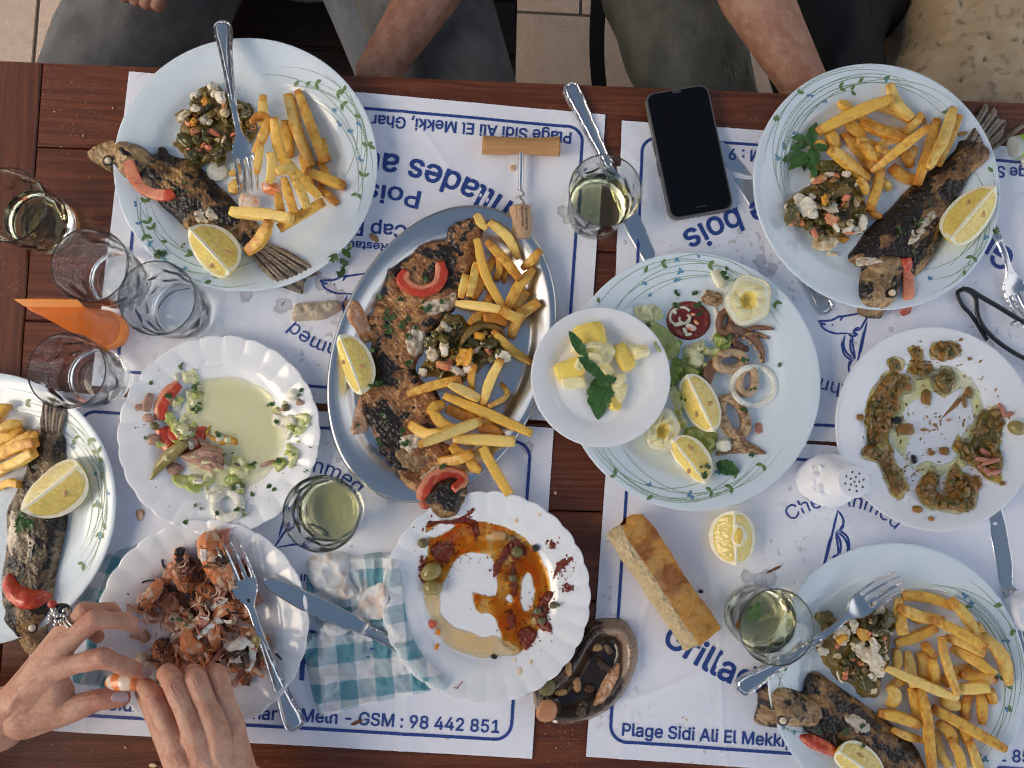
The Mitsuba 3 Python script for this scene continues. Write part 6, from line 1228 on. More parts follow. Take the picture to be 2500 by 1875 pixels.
def cutlery(kind, tail, tip, z0, z1, lab, flip=1, roll=0.0, grp='metal cutlery'):
    key = thing(kind, lab, kind, grp)
    poly = fork_mesh() if kind == 'fork' else knife_mesh(flip); L0 = .198 if kind == 'fork' else .2155
    zf = (lambda p: FORKZ(np.clip(p[:, 0], 0, .198)) + (.0 if kind == 'fork' else 0)) if kind == 'fork' else (lambda p: 0 * p[:, 0] + .0006 * (p[:, 0] < .1))
    def h(P, d):
        b = np.where(P[:, 0] < .1, .0021, .0014) if kind == 'fork' else np.where(P[:, 0] < .098, .0036, .0012)
        rim = (.0009 * np.exp(-((d - .0014) / .0007) ** 2) - .0010 * np.exp(-((d - .0030) / .0008) ** 2) + .0005 * np.exp(-((d - .0046) / .0010) ** 2)) * (P[:, 0] < .098)
        return b + rim
    v, f, d = mound(poly, zf, h, .0016, .00105, 0, 1, 1, .5)
    if kind == 'fork': v[:, 2] += 9 * v[:, 1] ** 2 * nss(v[:, 0], .128, .145) - 14 * v[:, 1] ** 2 * nss(-v[:, 0], -.125, -.09) * (v[:, 0] < .125)
    q0, q1 = W(tail, z0), W(tip, z1); dv = q1 - q0; L = np.linalg.norm(dv); s = L / L0
    ex = dv / L; ey = np.cross([0, 0, 1], ex); ey /= np.linalg.norm(ey); ez = np.cross(ex, ey)
    c, sn = math.cos(roll), math.sin(roll); ey, ez = ey * c + ez * sn, ez * c - ey * sn
    w = q0 + v[:, :1] * s * ex + v[:, 1:2] * ey * min(s, 1.08) + v[:, 2:] * ez
    put((w, f), 'steel', key=key, smooth=35); return key
cutlery('fork', V(1, (1272, 118))[0], V(1, (1442, 1118))[0], .0345, .030, 'steel fork lying across the salad of the upper left plate, shrimp under its tines')
cutlery('fork', V(7, (1705, 1432))[0], V(14, (862, 245))[0], .0045, .036, 'steel fork leaning on the shrimp shell plate', roll=.12)
cutlery('fork', V(9, (560, 1205))[0], V(9, (1496, 548))[0], .012, .036, 'steel fork on the lower right plate with its handle beside the wine glass')
cutlery('fork', (2332, 385), (2517, 806), .0015, .004, 'steel fork at the right edge over the dark spectacles')
cutlery('knife', V(7, (2570, 1078))[0], V(7, (1515, 562))[0], .0018, .0262, 'steel table knife bridging the shrimp plate and the crumpled napkin', flip=-1)
cutlery('knife', V(2, (1425, 480))[0], (1603, 657), .0012, .0012, 'steel table knife under the wine tumbler at the top', flip=1)
cutlery('knife', (2021, 768), (1752, 345), .0012, .0014, 'steel table knife under the phone and the upper right plate', flip=1)
cutlery('knife', (2503, 1660), (2412, 1180), .0014, .0014, 'steel table knife at the lower right, under the white plate', flip=1)
# shrimp meat on the first fork
bit(1, 1428, 1165, 58, 52, .010, 'shrimp_meat', .35, 10, 1, .9, .25, key=thing('shrimp_meat', 'white shrimp meat piece under the tines of the upper left fork', 'shrimp'), mat='food_wet', sub=3, sink=.2)
bit(1, 1560, 1085, 58, 34, .007, 'shrimp_meat', .62, 15, 2, .9, .3, key=thing('shrimp_meat', 'pink and white shrimp piece on the fries of the upper left plate', 'shrimp'), mat='food_wet', sub=3, sink=.2)
# ================================================================ things on the table
def slab(pts_world, z0, z1, r, ch, mat, key=None, parent=None, name=None, seg=8):
    poly = Polygon(pts_world); poly = poly.buffer(-r).buffer(r, seg); o = np.array(poly.exterior.coords)[:-1]; cc = o.mean(0); n = len(o)
    if Polygon(o).exterior.is_ccw is False: o = o[::-1]
    rings = []
    for z, ins in ((z0, ch), (z0 + ch, 0), (z1 - ch, 0), (z1 - ch * .3, ch * .3), (z1, ch)):
        p = np.array([o[i] for i in range(n)]); dirv = p - cc; p = p - dirv / np.linalg.norm(dirv, axis=1, keepdims=True) * ins; rings.append(np.c_[p, np.full(n, z)])
    v = np.vstack(rings + [np.r_[cc, z0][None], np.r_[cc, z1][None]]); f = []; i = np.arange(n); j = (i + 1) % n
    for k in range(4): f += [np.stack([k * n + i, k * n + j, (k + 1) * n + j], 1), np.stack([k * n + i, (k + 1) * n + j, (k + 1) * n + i], 1)]
    f += [np.stack([np.full(n, 5 * n), j, i], 1), np.stack([np.full(n, 5 * n + 1), 4 * n + i, 4 * n + j], 1)]
    return put((v, np.vstack(f)), mat, key=key, parent=parent, name=name, smooth=40)
prin('phone_case', (.10, .095, .095), .35); prin('black_glass', (.004, .004, .005), .06, specular=.2); prin('screen_line', (.05, .05, .055), .3)
a0, a1 = W(V(3, (365, 1232))[0], .012)[:2], W(V(3, (212, 512))[0], .012)[:2]
ud = (a1 - a0) / np.linalg.norm(a1 - a0); sd = np.array([ud[1], -ud[0]]); pc = (a0 + a1) / 2; hl, hw_ = .0705, .0352
def prect(cl, cw, y=0, x=0): return [pc + ud * (y + a * cl) + sd * (x + b * cw) for a, b in ((-1, -1), (-1, 1), (1, 1), (1, -1))]
ph = thing('smartphone', 'black smartphone in a dark grey case lying face up at the top', 'phone')
slab(prect(hl, hw_), .0042, .0128, .0105, .0016, 'phone_case', parent=ph, name='case'); slab(prect(hl - .0022, hw_ - .0022), .0120, .0134, .0088, .0004, 'black_glass', parent=ph, name='screen')
slab(prect(.0004, .0065, -.0615), .0130, .01352, .0003, .0001, 'screen_line', parent=ph, name='home_bar'); slab(prect(.0012, .0045, .0665), .0130, .01352, .0008, .0001, 'screen_line', parent=ph, name='earpiece')
slab(prect(.008, .0008, .01, -.0355), .007, .010, .0005, .0002, 'phone_case', parent=ph, name='side_button'); slab(prect(.008, .0008, -.012, -.0355), .007, .010, .0005, .0002, 'phone_case', parent=ph, name='side_button')
# corkscrew with its cork
def pine(p, n, uv):
    w = fbm(p.x * 30, p.y * 400, p.z * 400, 3); return mix((.40, .19, .065), (.55, .31, .13), w)
prin('handle_wood', mikit.proc(pine), .4)
ck = thing('corkscrew', 'corkscrew with a turned wooden handle and a cork on its worm', 'corkscrew')
q = W(V(2, (935, 832), (1045, 838), (1155, 838), (1265, 842), (1378, 842)), .0115)
v_, f_, s_, t_ = loft(q, [.0098, .0094, .0086, .0092, .0105], [.0098, .0094, .0086, .0092, .0105], n=40, m=24, p=2.1); put((v_, f_), 'handle_wood', parent=ck, name='handle')
q = W(V(2, (1158, 850), (1158, 980), (1154, 1092)), [.0115, .0115, .0115]); v_, f_, _, _ = tube(q, [.0030, .0028, .0026], 20, 14); put((v_, f_), 'steel', parent=ck, name='shank')
a, b = W(V(2, (1155, 1085))[0], .0115), W(V(2, (1152, 1290))[0], .0115); u_ = (b - a) / np.linalg.norm(b - a); n1 = np.cross(u_, [0, 0, 1.]); tt_ = np.linspace(0, 1, 90)
hx = a + tt_[:, None] * (b - a) + np.clip(tt_ * 8, 0, 1)[:, None] * .0038 * (np.cos(tt_ * 26)[:, None] * n1 + np.sin(tt_ * 26)[:, None] * np.array([0, 0, 1.]))
v_, f_, _, _ = tube(hx, [.0013], 120, 8, smooth_path=False); put((v_, f_), 'steel', parent=ck, name='worm')
q = W(V(2, (1152, 1190), (1158, 1380)), .0118); v_, f_, s_, t_ = loft(q, [.0114, .0118, .0114], [.0114, .0118, .0114], n=24, m=32, p=2.0, smooth_path=False)
CRK = thing('wine_cork', 'wine cork with dark lettering pierced by the corkscrew', 'cork'); food((v_, f_), 'cork', .3, 'food_dry', key=CRK)
ex = (q[1] - q[0]) / np.linalg.norm(q[1] - q[0]); ey = np.cross([0, 0, 1], ex); prin('dark_ink', (.05, .03, .025), .6)
for txt, off_, hgt in (('LES VIGNERONS', .0048, .0026), ('DE CARTHAGE', .0002, .0026), ('Mis en bouteille', -.0052, .0015)):
    m = meshkit.text_mesh(txt, hgt, .00015, hgt > .002); v_ = np.array(m.vertices); th_ = (v_[:, 1] + off_) / .01195
    wv = q[0] + ex * (v_[:, :1] * .88 + .002) + np.sin(th_)[:, None] * .01195 * ey + np.cos(th_)[:, None] * np.array([0, 0, .01195]) ; put((wv, m.faces), 'dark_ink', parent=CRK, name='lettering', smooth=False)
food(blob(W(V(2, (1108, 965))[0], .003), (.0028, .0034, .0022), (0, 0, .4), 3, .4, 2, .8, 2), 'crumb', .6, key=thing('bread_crumb', 'single crumb beside the shank of the corkscrew', 'crumb'))
bit(2, 315, 1368, 34, 16, .003, 'seed', .8, 40, key=thing('nut_shell', 'small brown flake on the printed lettering by the upper left plate', 'food scrap'))
# orange tube standing on its cap
tu_ = thing('sunscreen_tube', 'orange plastic tube standing on its cap among the tumblers', 'tube')
c = W((260, 806), .012); cr = W(V(16, (430, 1268))[0], .134); n, m = 40, 40
rows = []
for i in range(n):
    t = i / (n - 1); e = t ** 1.1; cx = c[:2] + (cr[:2] - c[:2]) * t; z = .024 + (.138 - .024) * t
    a = .0185 + (.0275 - .0185) * e; b = .0185 * (1 - e) + .0010 * e
    if t > .84: b = .0010
    th = np.arange(m) * 2 * np.pi / m; rows.append(np.stack([cx[0] + a * np.cos(th), cx[1] + b * np.sin(th) + .004 * max(t - .8, 0) / .2, np.full(m, z)], 1))
V_ = np.vstack(rows + [rows[-1].mean(0)[None]]); i, j = np.meshgrid(np.arange(n - 1), np.arange(m), indexing='ij'); qd = np.stack([i * m + j, i * m + (j + 1) % m, (i + 1) * m + (j + 1) % m, (i + 1) * m + j], -1).reshape(-1, 4)
F_ = np.vstack([qd[:, [0, 1, 2]], qd[:, [0, 2, 3]], np.stack([np.full(m, n * m), (n - 1) * m + np.arange(m), (n - 1) * m + (np.arange(m) + 1) % m], 1)])
prin('tube_plastic', (.64, .14, .010), .3, specular=.5); prin('cap_plastic', (.85, .25, .03), .25)
nb_ = 34 * m; isb = (F_ >= nb_).all(1)
prin('crimp_plastic', (.86, .30, .06), .3, specular=.5)
put((V_, F_[~isb]), 'tube_plastic', parent=tu_, name='body'); put((V_ + [0, -.0002, 0], F_[isb]), 'crimp_plastic', parent=tu_, name='crimp')
v_, f_ = lathe([(0, 0), (.0185, 0), (.0192, .001), (.0196, .022), (.0188, .0245), (.015, .0250), (0, .0250)], 40); put((v_ + [c[0], c[1], .0006], f_), 'cap_plastic', parent=tu_, name='cap', smooth=40)
# bread
prin('crust', mikit.proc(lambda p, n, uv: mix(mix((.66, .30, .055), (.36, .11, .016), ss(.34, .66, fbm(p.x * 42, p.y * 42, 1.0, 4))), (.68, .42, .15), ss(.5, .8, fbm(p.x * 60, p.y * 60, 7.0, 4)) * .35)), .5, bump=(mikit.proc(lambda p, n, uv: fbm(p.x * 120, p.y * 120, p.z * 120, 4)), .009))
prin('crumb_bread', mikit.proc(lambda p, n, uv: mix(mix((.72, .58, .35), (.62, .46, .24), fbm(p.x * 90, p.y * 90, p.z * 90, 3)), (.46, .33, .16), ss(.58, .78, fbm(p.x * 330, p.y * 330, p.z * 330, 3)))), .85, bump=(mikit.proc(lambda p, n, uv: ss(.35, .65, fbm(p.x * 330, p.y * 330, p.z * 330, 3))), -.004))
bk = thing('bread_stick', 'long rectangular bread stick with golden crust and pale crumb side', 'bread')
q0, q1 = W(V(8, (1745, 240))[0], .022), W(V(9, (368, 905))[0], .022); L = np.linalg.norm(q1 - q0); ex = (q1 - q0) / L; ey = np.cross([0, 0, 1], ex); n, m = 150, 72
U, A = np.meshgrid(np.linspace(-1, 1, n), np.arange(m) * 2 * np.pi / m, indexing='ij'); pw = 4.6
yy = np.sign(np.cos(A)) * np.abs(np.cos(A)) ** (2 / pw) * .0205; zz = np.sign(np.sin(A)) * np.abs(np.sin(A)) ** (2 / pw) * .0150; xx = np.sign(U) * np.abs(U) ** 1.0 * L / 2
e_ = np.clip((1 - np.abs(U)) * 30, .02, 1) ** .35; yy, zz = yy * e_, zz * e_
roll = math.radians(-25); y2, z2 = yy * math.cos(roll) - zz * math.sin(roll), yy * math.sin(roll) + zz * math.cos(roll)
P_ = (q0 + q1) / 2 + xx[..., None] * ex + y2[..., None] * ey + z2[..., None] * np.array([0, 0, 1.]); P_ = P_.reshape(-1, 3); P_ += .0030 * 2 * np.stack([vn(P_, 22, 7), vn(P_, 22, 8), vn(P_, 22, 9)], 1) + (.0016 + .005 * np.clip(np.abs(U.ravel()) - .9, 0, 1) * 10)[:, None] * 2 * np.stack([vn(P_, 55, 1), vn(P_, 55, 2), vn(P_, 90, 3)], 1) + .0007 * 2 * np.stack([vn(P_, 260, 4), vn(P_, 260, 5), vn(P_, 260, 6)], 1); P_[:, 2] += .0008 - P_[:, 2].min()
i, j = np.meshgrid(np.arange(n - 1), np.arange(m), indexing='ij'); qd = np.stack([i * m + j, i * m + (j + 1) % m, (i + 1) * m + (j + 1) % m, (i + 1) * m + j], -1).reshape(-1, 4); F_ = np.vstack([qd[:, [0, 1, 2]], qd[:, [0, 2, 3]]])[:, ::-1]
top = ~((np.cos(A).ravel() < -.5) & (np.abs(np.sin(A).ravel()) < .86)); tf = top[F_].sum(1) >= 2
put((P_, F_[tf]), 'crust', parent=bk, name='crust'); put((P_, F_[~tf]), 'crumb_bread', parent=bk, name='crumb')
piece(4, [(1680, 400), (1700, 340), (1760, 325), (1850, 320), (1950, 315), (1965, 370), (1900, 410), (1860, 430), (1760, 435), (1690, 440)], .016, 'crumb_grey', .4, key=thing('bread_lump', 'torn lump of greyish bread crumb at the left of the steel tray', 'bread'), amp=.005, freq=180, edge=.008)
# clam shell
sh = thing('clam_shell', 'large brown clam shell with seeds in it, half under the harissa plate', 'shell')
SP = [(1240, 1190), (1280, 1140), (1370, 1080), (1480, 900), (1560, 810), (1650, 790), (1750, 800), (1810, 870), (1838, 950), (1835, 1050), (1790, 1170), (1700, 1290), (1600, 1360), (1480, 1400), (1370, 1405), (1290, 1370), (1245, 1320), (1230, 1250)]
qs = W(V(8, *SP), .008); sp_ = smoothpoly(qs[:, :2], 120); P_, F_, D_, nb = triang(sp_, .0016); cc = np.array(sp_.centroid.coords[0])
def nss(x, a, b): t = np.clip((x - a) / (b - a), 0, 1); return t * t * (3 - 2 * t)
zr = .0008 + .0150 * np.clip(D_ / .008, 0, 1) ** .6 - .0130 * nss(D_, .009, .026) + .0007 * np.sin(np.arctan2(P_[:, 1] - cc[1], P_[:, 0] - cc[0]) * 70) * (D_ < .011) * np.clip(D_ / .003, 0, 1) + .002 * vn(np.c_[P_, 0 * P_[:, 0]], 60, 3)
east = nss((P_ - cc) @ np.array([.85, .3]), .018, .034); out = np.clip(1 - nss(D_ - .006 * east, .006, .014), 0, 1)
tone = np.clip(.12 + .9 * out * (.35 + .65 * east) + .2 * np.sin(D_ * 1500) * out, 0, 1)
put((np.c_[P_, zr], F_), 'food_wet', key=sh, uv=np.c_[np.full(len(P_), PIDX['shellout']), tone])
np.maximum.at(HM, (np.round((P_[:, 0] - HX0) / HR).astype(int), np.round((P_[:, 1] - HY0) / HR).astype(int)), zr)
for (x, y, a, b, r, lab) in [(1585, 950, 50, 28, 15, 'topmost seed in the clam shell'), (1430, 1075, 24, 52, -5, 'upright seed in the middle of the clam shell'), (1475, 1160, 30, 58, -10, 'broken seed below the upright one'), (1390, 1212, 46, 24, 0, 'seed beside the green olive half in the clam shell')]: bit(8, x, y, a * .85, b * .85, .0026, 'seed', .55, r, 1, 1, .08, key=thing('seed', lab, 'seed'), sub=3)
bit(8, 1305, 1182, 52, 48, .005, 'caper', .7, 0, 1, 1, .06, key=thing('olive', 'green olive half at the left end of the clam shell', 'olive', 'green olives'), sub=3)
bit(8, 1305, 1320, 58, 66, .004, 'shell_pale', .9, 20, 1, 1, .15, key=thing('shell_fragment', 'pinkish shell fragment at the lower end of the clam shell', 'shell')); bit(8, 1362, 1355, 28, 34, .005, 'white_scrap', .6, 10, 1, 1, .2, key=thing('shell_fragment', 'small pale shell fragment beside the pinkish one', 'shell'))
piece(8, [(1560, 1290), (1600, 1200), (1660, 1090), (1720, 1040), (1730, 1110), (1680, 1220), (1600, 1300)], .004, 'shell_pale', .55, key=thing('shell_fragment', 'long pale shell blade inside the clam shell', 'shell'), amp=.001)
gq = np.random.default_rng(90)
for i in range(16):
    x, y = gq.uniform(1300, 1680), gq.uniform(860, 1340)
    if abs((x - 1300) * 1.25 + (y - 1340)) > 330 or not Polygon(SP).buffer(-60).contains(Point(x, y)): continue
    bit(8, x, y, gq.uniform(20, 50), gq.uniform(12, 30), .003, gq.choice(['shellin', 'shell_dark', 'shellin', 'seed']), gq.uniform(.2, .7), gq.uniform(0, 180), i, .8, .5, parent=sh, name='scrap')
# salt shaker
sk = thing('salt_shaker', 'white embossed salt shaker with a pierced round top', 'salt shaker')
prin('shaker_white', (.80, .81, .84), .15, specular=.6, clearcoat=.5)
tp = W(V(6, (1235, 1355))[0], .092)[:2]
v_, f_ = lathe([(0, 0), (.021, 0), (.0235, .002), (.0245, .012), (.0270, .026), (.0272, .038), (.0245, .050), (.0195, .060), (.0168, .066), (.0172, .068), (.0158, .072), (.0150, .080), (.0150, .087), (.0158, .089), (.0158, .0905), (.0145, .0918), (0, .0922)], 64)
put((v_ + [tp[0], tp[1], .0012], f_), 'shaker_white', parent=sk, name='body')
for i, (x, y, s) in enumerate([(-.021, .006, .006), (-.019, -.006, .0065), (-.0235, -.001, .005), (-.017, .012, .005), (-.016, -.013, .0055), (-.014, .003, .004), (-.0225, .0115, .0035), (-.0225, -.0095, .004)]):
    r = math.hypot(x, y); z = np.interp(r, [.0165, .0195, .0245, .0272], [.066, .060, .050, .038]); food(blob((tp[0] + x, tp[1] + y, z + .0012), (s, s * .55, s * .5), (0, 0, i * .8), i, .10, 1.5, 1, 3), 'egg_white', 0, parent=sk, name='relief'); scene[sk + '__relief' + ('' if i == 0 else f'_{i:03d}')]['bsdf'] = {'type': 'ref', 'id': 'shaker_white'}
prin('hole', (.03, .03, .03), .8)
for (x, y) in [(0, 0)] + [(.0045 * math.cos(a), .0045 * math.sin(a)) for a in np.arange(5) * 1.2566] + [(.0092 * math.cos(a), .0092 * math.sin(a)) for a in np.arange(8) * .7854 + .2]:
    v_, f_ = lathe([(0, 0), (.00105, 0), (.00105, .0003), (0, .0003)], 12); put((v_ + [tp[0] + x, tp[1] + y, .0012 + .0917 + .00035 - .06 * (x * x + y * y)], f_), 'hole', parent=sk, name='hole', smooth=False)
# spectacles
prin('frame_black', (.012, .013, .018), .18, specular=.6)
gk = thing('spectacles', 'dark spectacles with folded temples at the right edge', 'spectacles')
for nm, pts, z, r in (('temple', [(470, 742), (415, 790), (470, 920), (560, 1020), (650, 1150), (760, 1330)], .006, .0024), ('temple', [(500, 740), (590, 790), (635, 880), (650, 1030), (720, 1180), (900, 1360), (1185, 1540), (1500, 1700)], .009, .0026), ('temple', [(470, 738), (560, 750), (700, 835), (900, 950), (1185, 1125), (1500, 1300)], .011, .0028)):
    q = W(V(12, *pts), z); v_, f_, _, _ = loft(q, [r], [r * .7], n=50, m=12); put((v_, f_), 'frame_black', parent=gk, name=nm)
q = W(V(12, (1040, 1150), (1090, 1120), (1160, 1110)), .010); v_, f_, _, _ = tube(q, [.0022], 14, 10); put((v_, f_), 'steel', parent=gk, name='hinge')
# green bottle lying at the right edge, white cap, crumpled tissue
bt = thing('glue_bottle', 'small green bottle with a grey end lying at the right edge', 'bottle'); prin('green_plastic', (.30, .55, .03), .3); prin('grey_plastic', (.42, .45, .42), .5)
q = W([(2479, 358), (2500, 354), (2590, 340)], .013); v_, f_, _, _ = loft(q, [.0105, .0118, .0118], [.0105, .0118, .0118], n=30, m=28, p=2); put((v_, f_), 'green_plastic', parent=bt, name='body')
q = W([(2473, 359), (2484, 357)], .013); v_, f_, _, _ = loft(q, [.0112, .0116], [.0112, .0116], n=8, m=28, p=2); put((v_, f_), 'grey_plastic', parent=bt, name='end_cap', smooth=40)
wk = thing('white_jar', 'white capped jar cut off by the right edge beside the lower right plate', 'jar')
v_, f_ = lathe([(0, 0), (.02, 0), (.02, .02), (.019, .03), (0, .031)], 40); c = W((2515, 1497), .02); put((v_ + [c[0], c[1], .0006], f_), 'shaker_white', key=wk, smooth=40)
prin('tissue', mikit.proc(lambda p, n, uv: mix(mix((.78, .78, .77), (.70, .69, .67), noise(p.x * 900, p.y * 900, 1.0)), (.55, .33, .20), ss(.60, .72, fbm(p.x * 70, p.y * 70, 2.0, 3)) * .45)), .85, bump=(mikit.proc(lambda p, n, uv: dr.sin(p.x * 2600) * dr.sin(p.y * 2600)), .0010))
piece(3, [(2185, 900), (2230, 890), (2290, 930), (2300, 1000), (2220, 990), (2190, 950)], .02, 'white_scrap', .1, key=thing('tissue_ball', 'crumpled white tissue below the green bottle', 'tissue'), amp=.007, freq=110, edge=.012)
# ================================================================ napkins
def gingham(p, n, uv):
    a, b = uv.x / .036, uv.y / .036
    sa = ss(.47, .53, dr.abs(a - dr.floor(a) - .5) * 2); sb = ss(.47, .53, dr.abs(b - dr.floor(b) - .5) * 2)
    weave = ss(.25, .75, .5 + .5 * dr.sin(uv.x * 4200) * dr.sin(uv.y * 4200))
    k = (sa + sb) * .5; k = k * (0.82 + .36 * (weave - .5)) * (.9 + .2 * noise(p.x * 60, p.y * 60, 1.0))
    st_ = ss(.66, .74, fbm(p.x * 28, p.y * 28, 4.0, 3)) * .5
    return mix(mix((.74, .75, .76), (.05, .25, .32), dr.clip(k * 1.15, 0, 1)), (.50, .33, .22), st_ * .5)
prin('napkin', mikit.proc(gingham), .8, bump=(mikit.proc(lambda p, n, uv: dr.sin(uv.x * 4200) * dr.sin(uv.y * 4200)), .0007))
def napkin(k, pts, lab, ang, h=.004, amp=.003, seed=0, freq=30, part=None, offs=0., lift=.0003):
    q = wp(V(k, *pts)); poly = smoothpoly(q[:, :2], 140)
    zf = shrink(2.0)
    v, f, d = mound(poly, zf, h, .006, .0016, amp, freq, seed, .5, lift, closed=False)
    for fq, am in ((26, .030), (58, .016), (110, .007)):
        fold = np.abs(vn(v * [1, 1, 0], fq, seed + fq, 2)); v[:, 2] += am * amp / .004 * np.clip(.16 - fold, 0, 1) * np.clip(d / .005, 0, 1)
    uv = rotz(v * [1, 1, 0], -ang)[:, :2] + offs
    r = put((v, f), 'napkin', key=part or thing('paper_napkin', lab, 'napkin', 'checked paper napkins'), uv=uv); stamp(v, f); return r
napkin(7, [(1775, 430), (1900, 425), (2050, 420), (2212, 405), (2290, 480), (2340, 800), (2430, 1000), (2560, 1130), (2530, 1190), (2300, 1240), (2000, 1310), (1850, 1350), (1790, 1200), (1745, 1020), (1770, 900), (1830, 860), (1790, 700), (1765, 560)], 'teal checked paper napkin crumpled under the knife in the middle', math.radians(6), .004, .0050, 3)
napkin(7, [(1775, 440), (1850, 405), (2000, 415), (2010, 560), (2060, 640), (2000, 680), (1880, 660), (1800, 600), (1765, 520)], 'white stained fold of tissue above the knife', .4, .002, .0050, 5, 60, thing('paper_tissue', 'white stained paper tissue crumpled above the knife blade', 'tissue'), .0035)
scene['paper_tissue']['bsdf'] = {'type': 'ref', 'id': 'tissue'}
napkin(7, [(2040, 740), (2090, 640), (2170, 585), (2215, 600), (2230, 700), (2190, 790), (2120, 800), (1990, 870), (1890, 890), (1860, 820), (1950, 790)], '', .4, .002, .0050, 8, 60, thing('paper_tissue', 'twisted white tissue scrap below the knife handle', 'tissue'), .0035)
scene['paper_tissue_001']['bsdf'] = {'type': 'ref', 'id': 'tissue'}
def undernap():
    # slips under the scalloped plate: keeps to the table
    q = W(V(7, (395, 560), (415, 490), (490, 440), (600, 425), (700, 385), (820, 340), (870, 420), (800, 560), (760, 800), (760, 1000), (640, 1185), (520, 1180), (410, 1150), (450, 1040), (490, 930), (450, 700)), .004)
    poly = smoothpoly(q[:, :2], 120); cap = lambda xy: .0012 + 0 * xy[:, 0]
    v, f, d = mound(poly, cap, .0015, .006, .0022, .002, 45, 4, .5, 0, closed=False)
    rr = np.linalg.norm(v[:, :2] - DI.c, axis=1); v[:, 2] += np.where(rr > DI.R, .010 * nss(rr, DI.R, DI.R + .02) * np.abs(vn(v * [1, 1, 0], 45, 9, 2)) * 4, 0) * np.clip(d / .004, 0, 1)
    v[:, 2] = np.minimum(v[:, 2], np.where(rr < DI.R * 1.02, np.where(rr > .62 * DI.R, .0075 * nss(rr, .62 * DI.R, .9 * DI.R) + .0016, .0022), 1))
    put((v, f), 'napkin', key=thing('paper_napkin', 'teal checked paper napkin mostly hidden under the shrimp shell plate', 'napkin', 'checked paper napkins'), uv=rotz(v * [1, 1, 0], .35)[:, :2] + .006)
undernap()
# ================================================================ small leftovers on the mats and the wood
for (k, x, y, a, b, r, pr, lab) in [(4, 795, 1545, 40, 34, 10, 'shell_pale', 'pale shrimp shell scrap on the mat between the scalloped plates'), (8, 205, 1388, 46, 10, -25, 'shell_dark', 'dark splinter lying on the telephone number'), (9, 760, 512, 60, 9, -25, 'shell_dark', 'dark shrimp leg in the wet spot above the wine glass'), (9, 352, 632, 12, 10, 0, 'black', 'black crumb right of the bread stick'), (8, 2192, 632, 12, 10, 0, 'black', 'black crumb by the bread stick'), (8, 1355, 68, 9, 9, 0, 'crumb', 'pale crumb on the wood between the mats'), (7, 880, 1632, 22, 11, 0, 'crumb', 'pale seed on the wood at the bottom edge')]:
    bit(k, x, y, a, b, .0018, pr, .4, r, key=thing('food_scrap', lab, 'food scrap'))
parsley(8, 400, 338, 26, 1, 'parsley bit on the mat beside the wine tumbler', size=50); parsley(4, 1640, 338, 24, 1, 'parsley bit in a wet spot left of the bread lump', size=40)
gg = np.random.default_rng(33); sp = []
for (cx, cy, rx, ry, n) in [(1790, 1750, 170, 120, 90), (1650, 1560, 150, 160, 50), (900, 600, 260, 200, 24), (1380, 1780, 60, 60, 26), (700, 1300, 300, 200, 20), (1900, 850, 200, 150, 16), (200, 300, 120, 120, 24), (300, 1830, 260, 30, 16)]:
    for _ in range(n):
        p = W((cx + gg.normal(0, rx / 2), cy + gg.normal(0, ry / 2)), .0012); 
        if hm(p[None, :2])[0] > .0015: continue
        r = gg.uniform(.0003, .0007) if gg.random() < .93 else gg.uniform(.0009, .0015); sp.append(blob(p, (r, r * gg.uniform(.6, 1), r * .6), (0, 0, gg.uniform(0, 3)), 1, .3, 2, .9, 1))
kc = thing('bread_crumbs', 'scattered bread crumbs on the mats and the wood', 'crumbs'); labels[kc]['kind'] = 'stuff'; food(join(sp), 'crumb', .7, key=kc)

c_ = GP[6]; gq = np.random.default_rng(6); v_, f_ = leaf(np.array([10., 10., 0]), .024, 1.2, gq, 'mint', 0, .2); v_ = v_ - v_.mean(0) + [c_[0] - .006, c_[1] + .006, .034]
food((v_, f_), 'mint', .6, key=thing('mint_leaf', 'green mint leaf floating in the wine glass at lower right', 'mint'))
# ================================================================ people
import manifold3d as m3
from trimesh.smoothing import filter_taubin
def ball(p, r, seg=20): return m3.Manifold.sphere(float(r), seg).translate([float(x) for x in p])
def chain(pts, rs, seg=20):
    b = [ball(p, r, seg) for p, r in zip(pts, rs)]
    return [m3.Manifold.batch_hull([b[i], b[i + 1]]) for i in range(len(b) - 1)] if len(b) > 1 else b
def flesh(parts, size=.004, it=6, lam=.5):
    m = m3.Manifold.batch_boolean(parts, m3.OpType.Add).refine_to_length(size)
    k = m.to_mesh(); t = trimesh.Trimesh(np.array(k.vert_properties[:, :3]), np.array(k.tri_verts), process=True)
    filter_taubin(t, lamb=lam, nu=lam + .03, iterations=it); return np.array(t.vertices), np.array(t.faces)
def skincol(p, n, uv):
    a = fbm(p.x * 90, p.y * 90, p.z * 90, 4); b = fbm(p.x * 420, p.y * 420, p.z * 420, 2)
    light = mix((.58, .335, .235), (.49, .24, .16), ss(.3, .7, a)); dark = mix((.215, .100, .062), (.155, .066, .042), ss(.3, .7, a))
    c = light * (1 - uv.x) + dark * uv.x
    return mix(c, (.46, .17, .12), uv.y * .6) * (0.84 + .32 * b)
prin('skin', mikit.proc(skincol), .5, specular=.4, bump=(mikit.proc(lambda p, n, uv: fbm(p.x * 700, p.y * 700, p.z * 700, 3)), .0010))
prin('nail', (.36, .27, .29), .18, specular=.6)
def H(x, y, z): return W(V(10, (x, y))[0], z)
def Hs(*a): return [H(*q) for q in a]
HEAD = lambda c, r=.098: [m3.Manifold.sphere(r, 28).scale([.82, .98, 1.18]).translate(list(c)), ball(np.array(c) + [0, .088, -.02], .016), ball(np.array(c) + [.079, 0, -.01], .016), ball(np.array(c) + [-.079, 0, -.01], .016)]
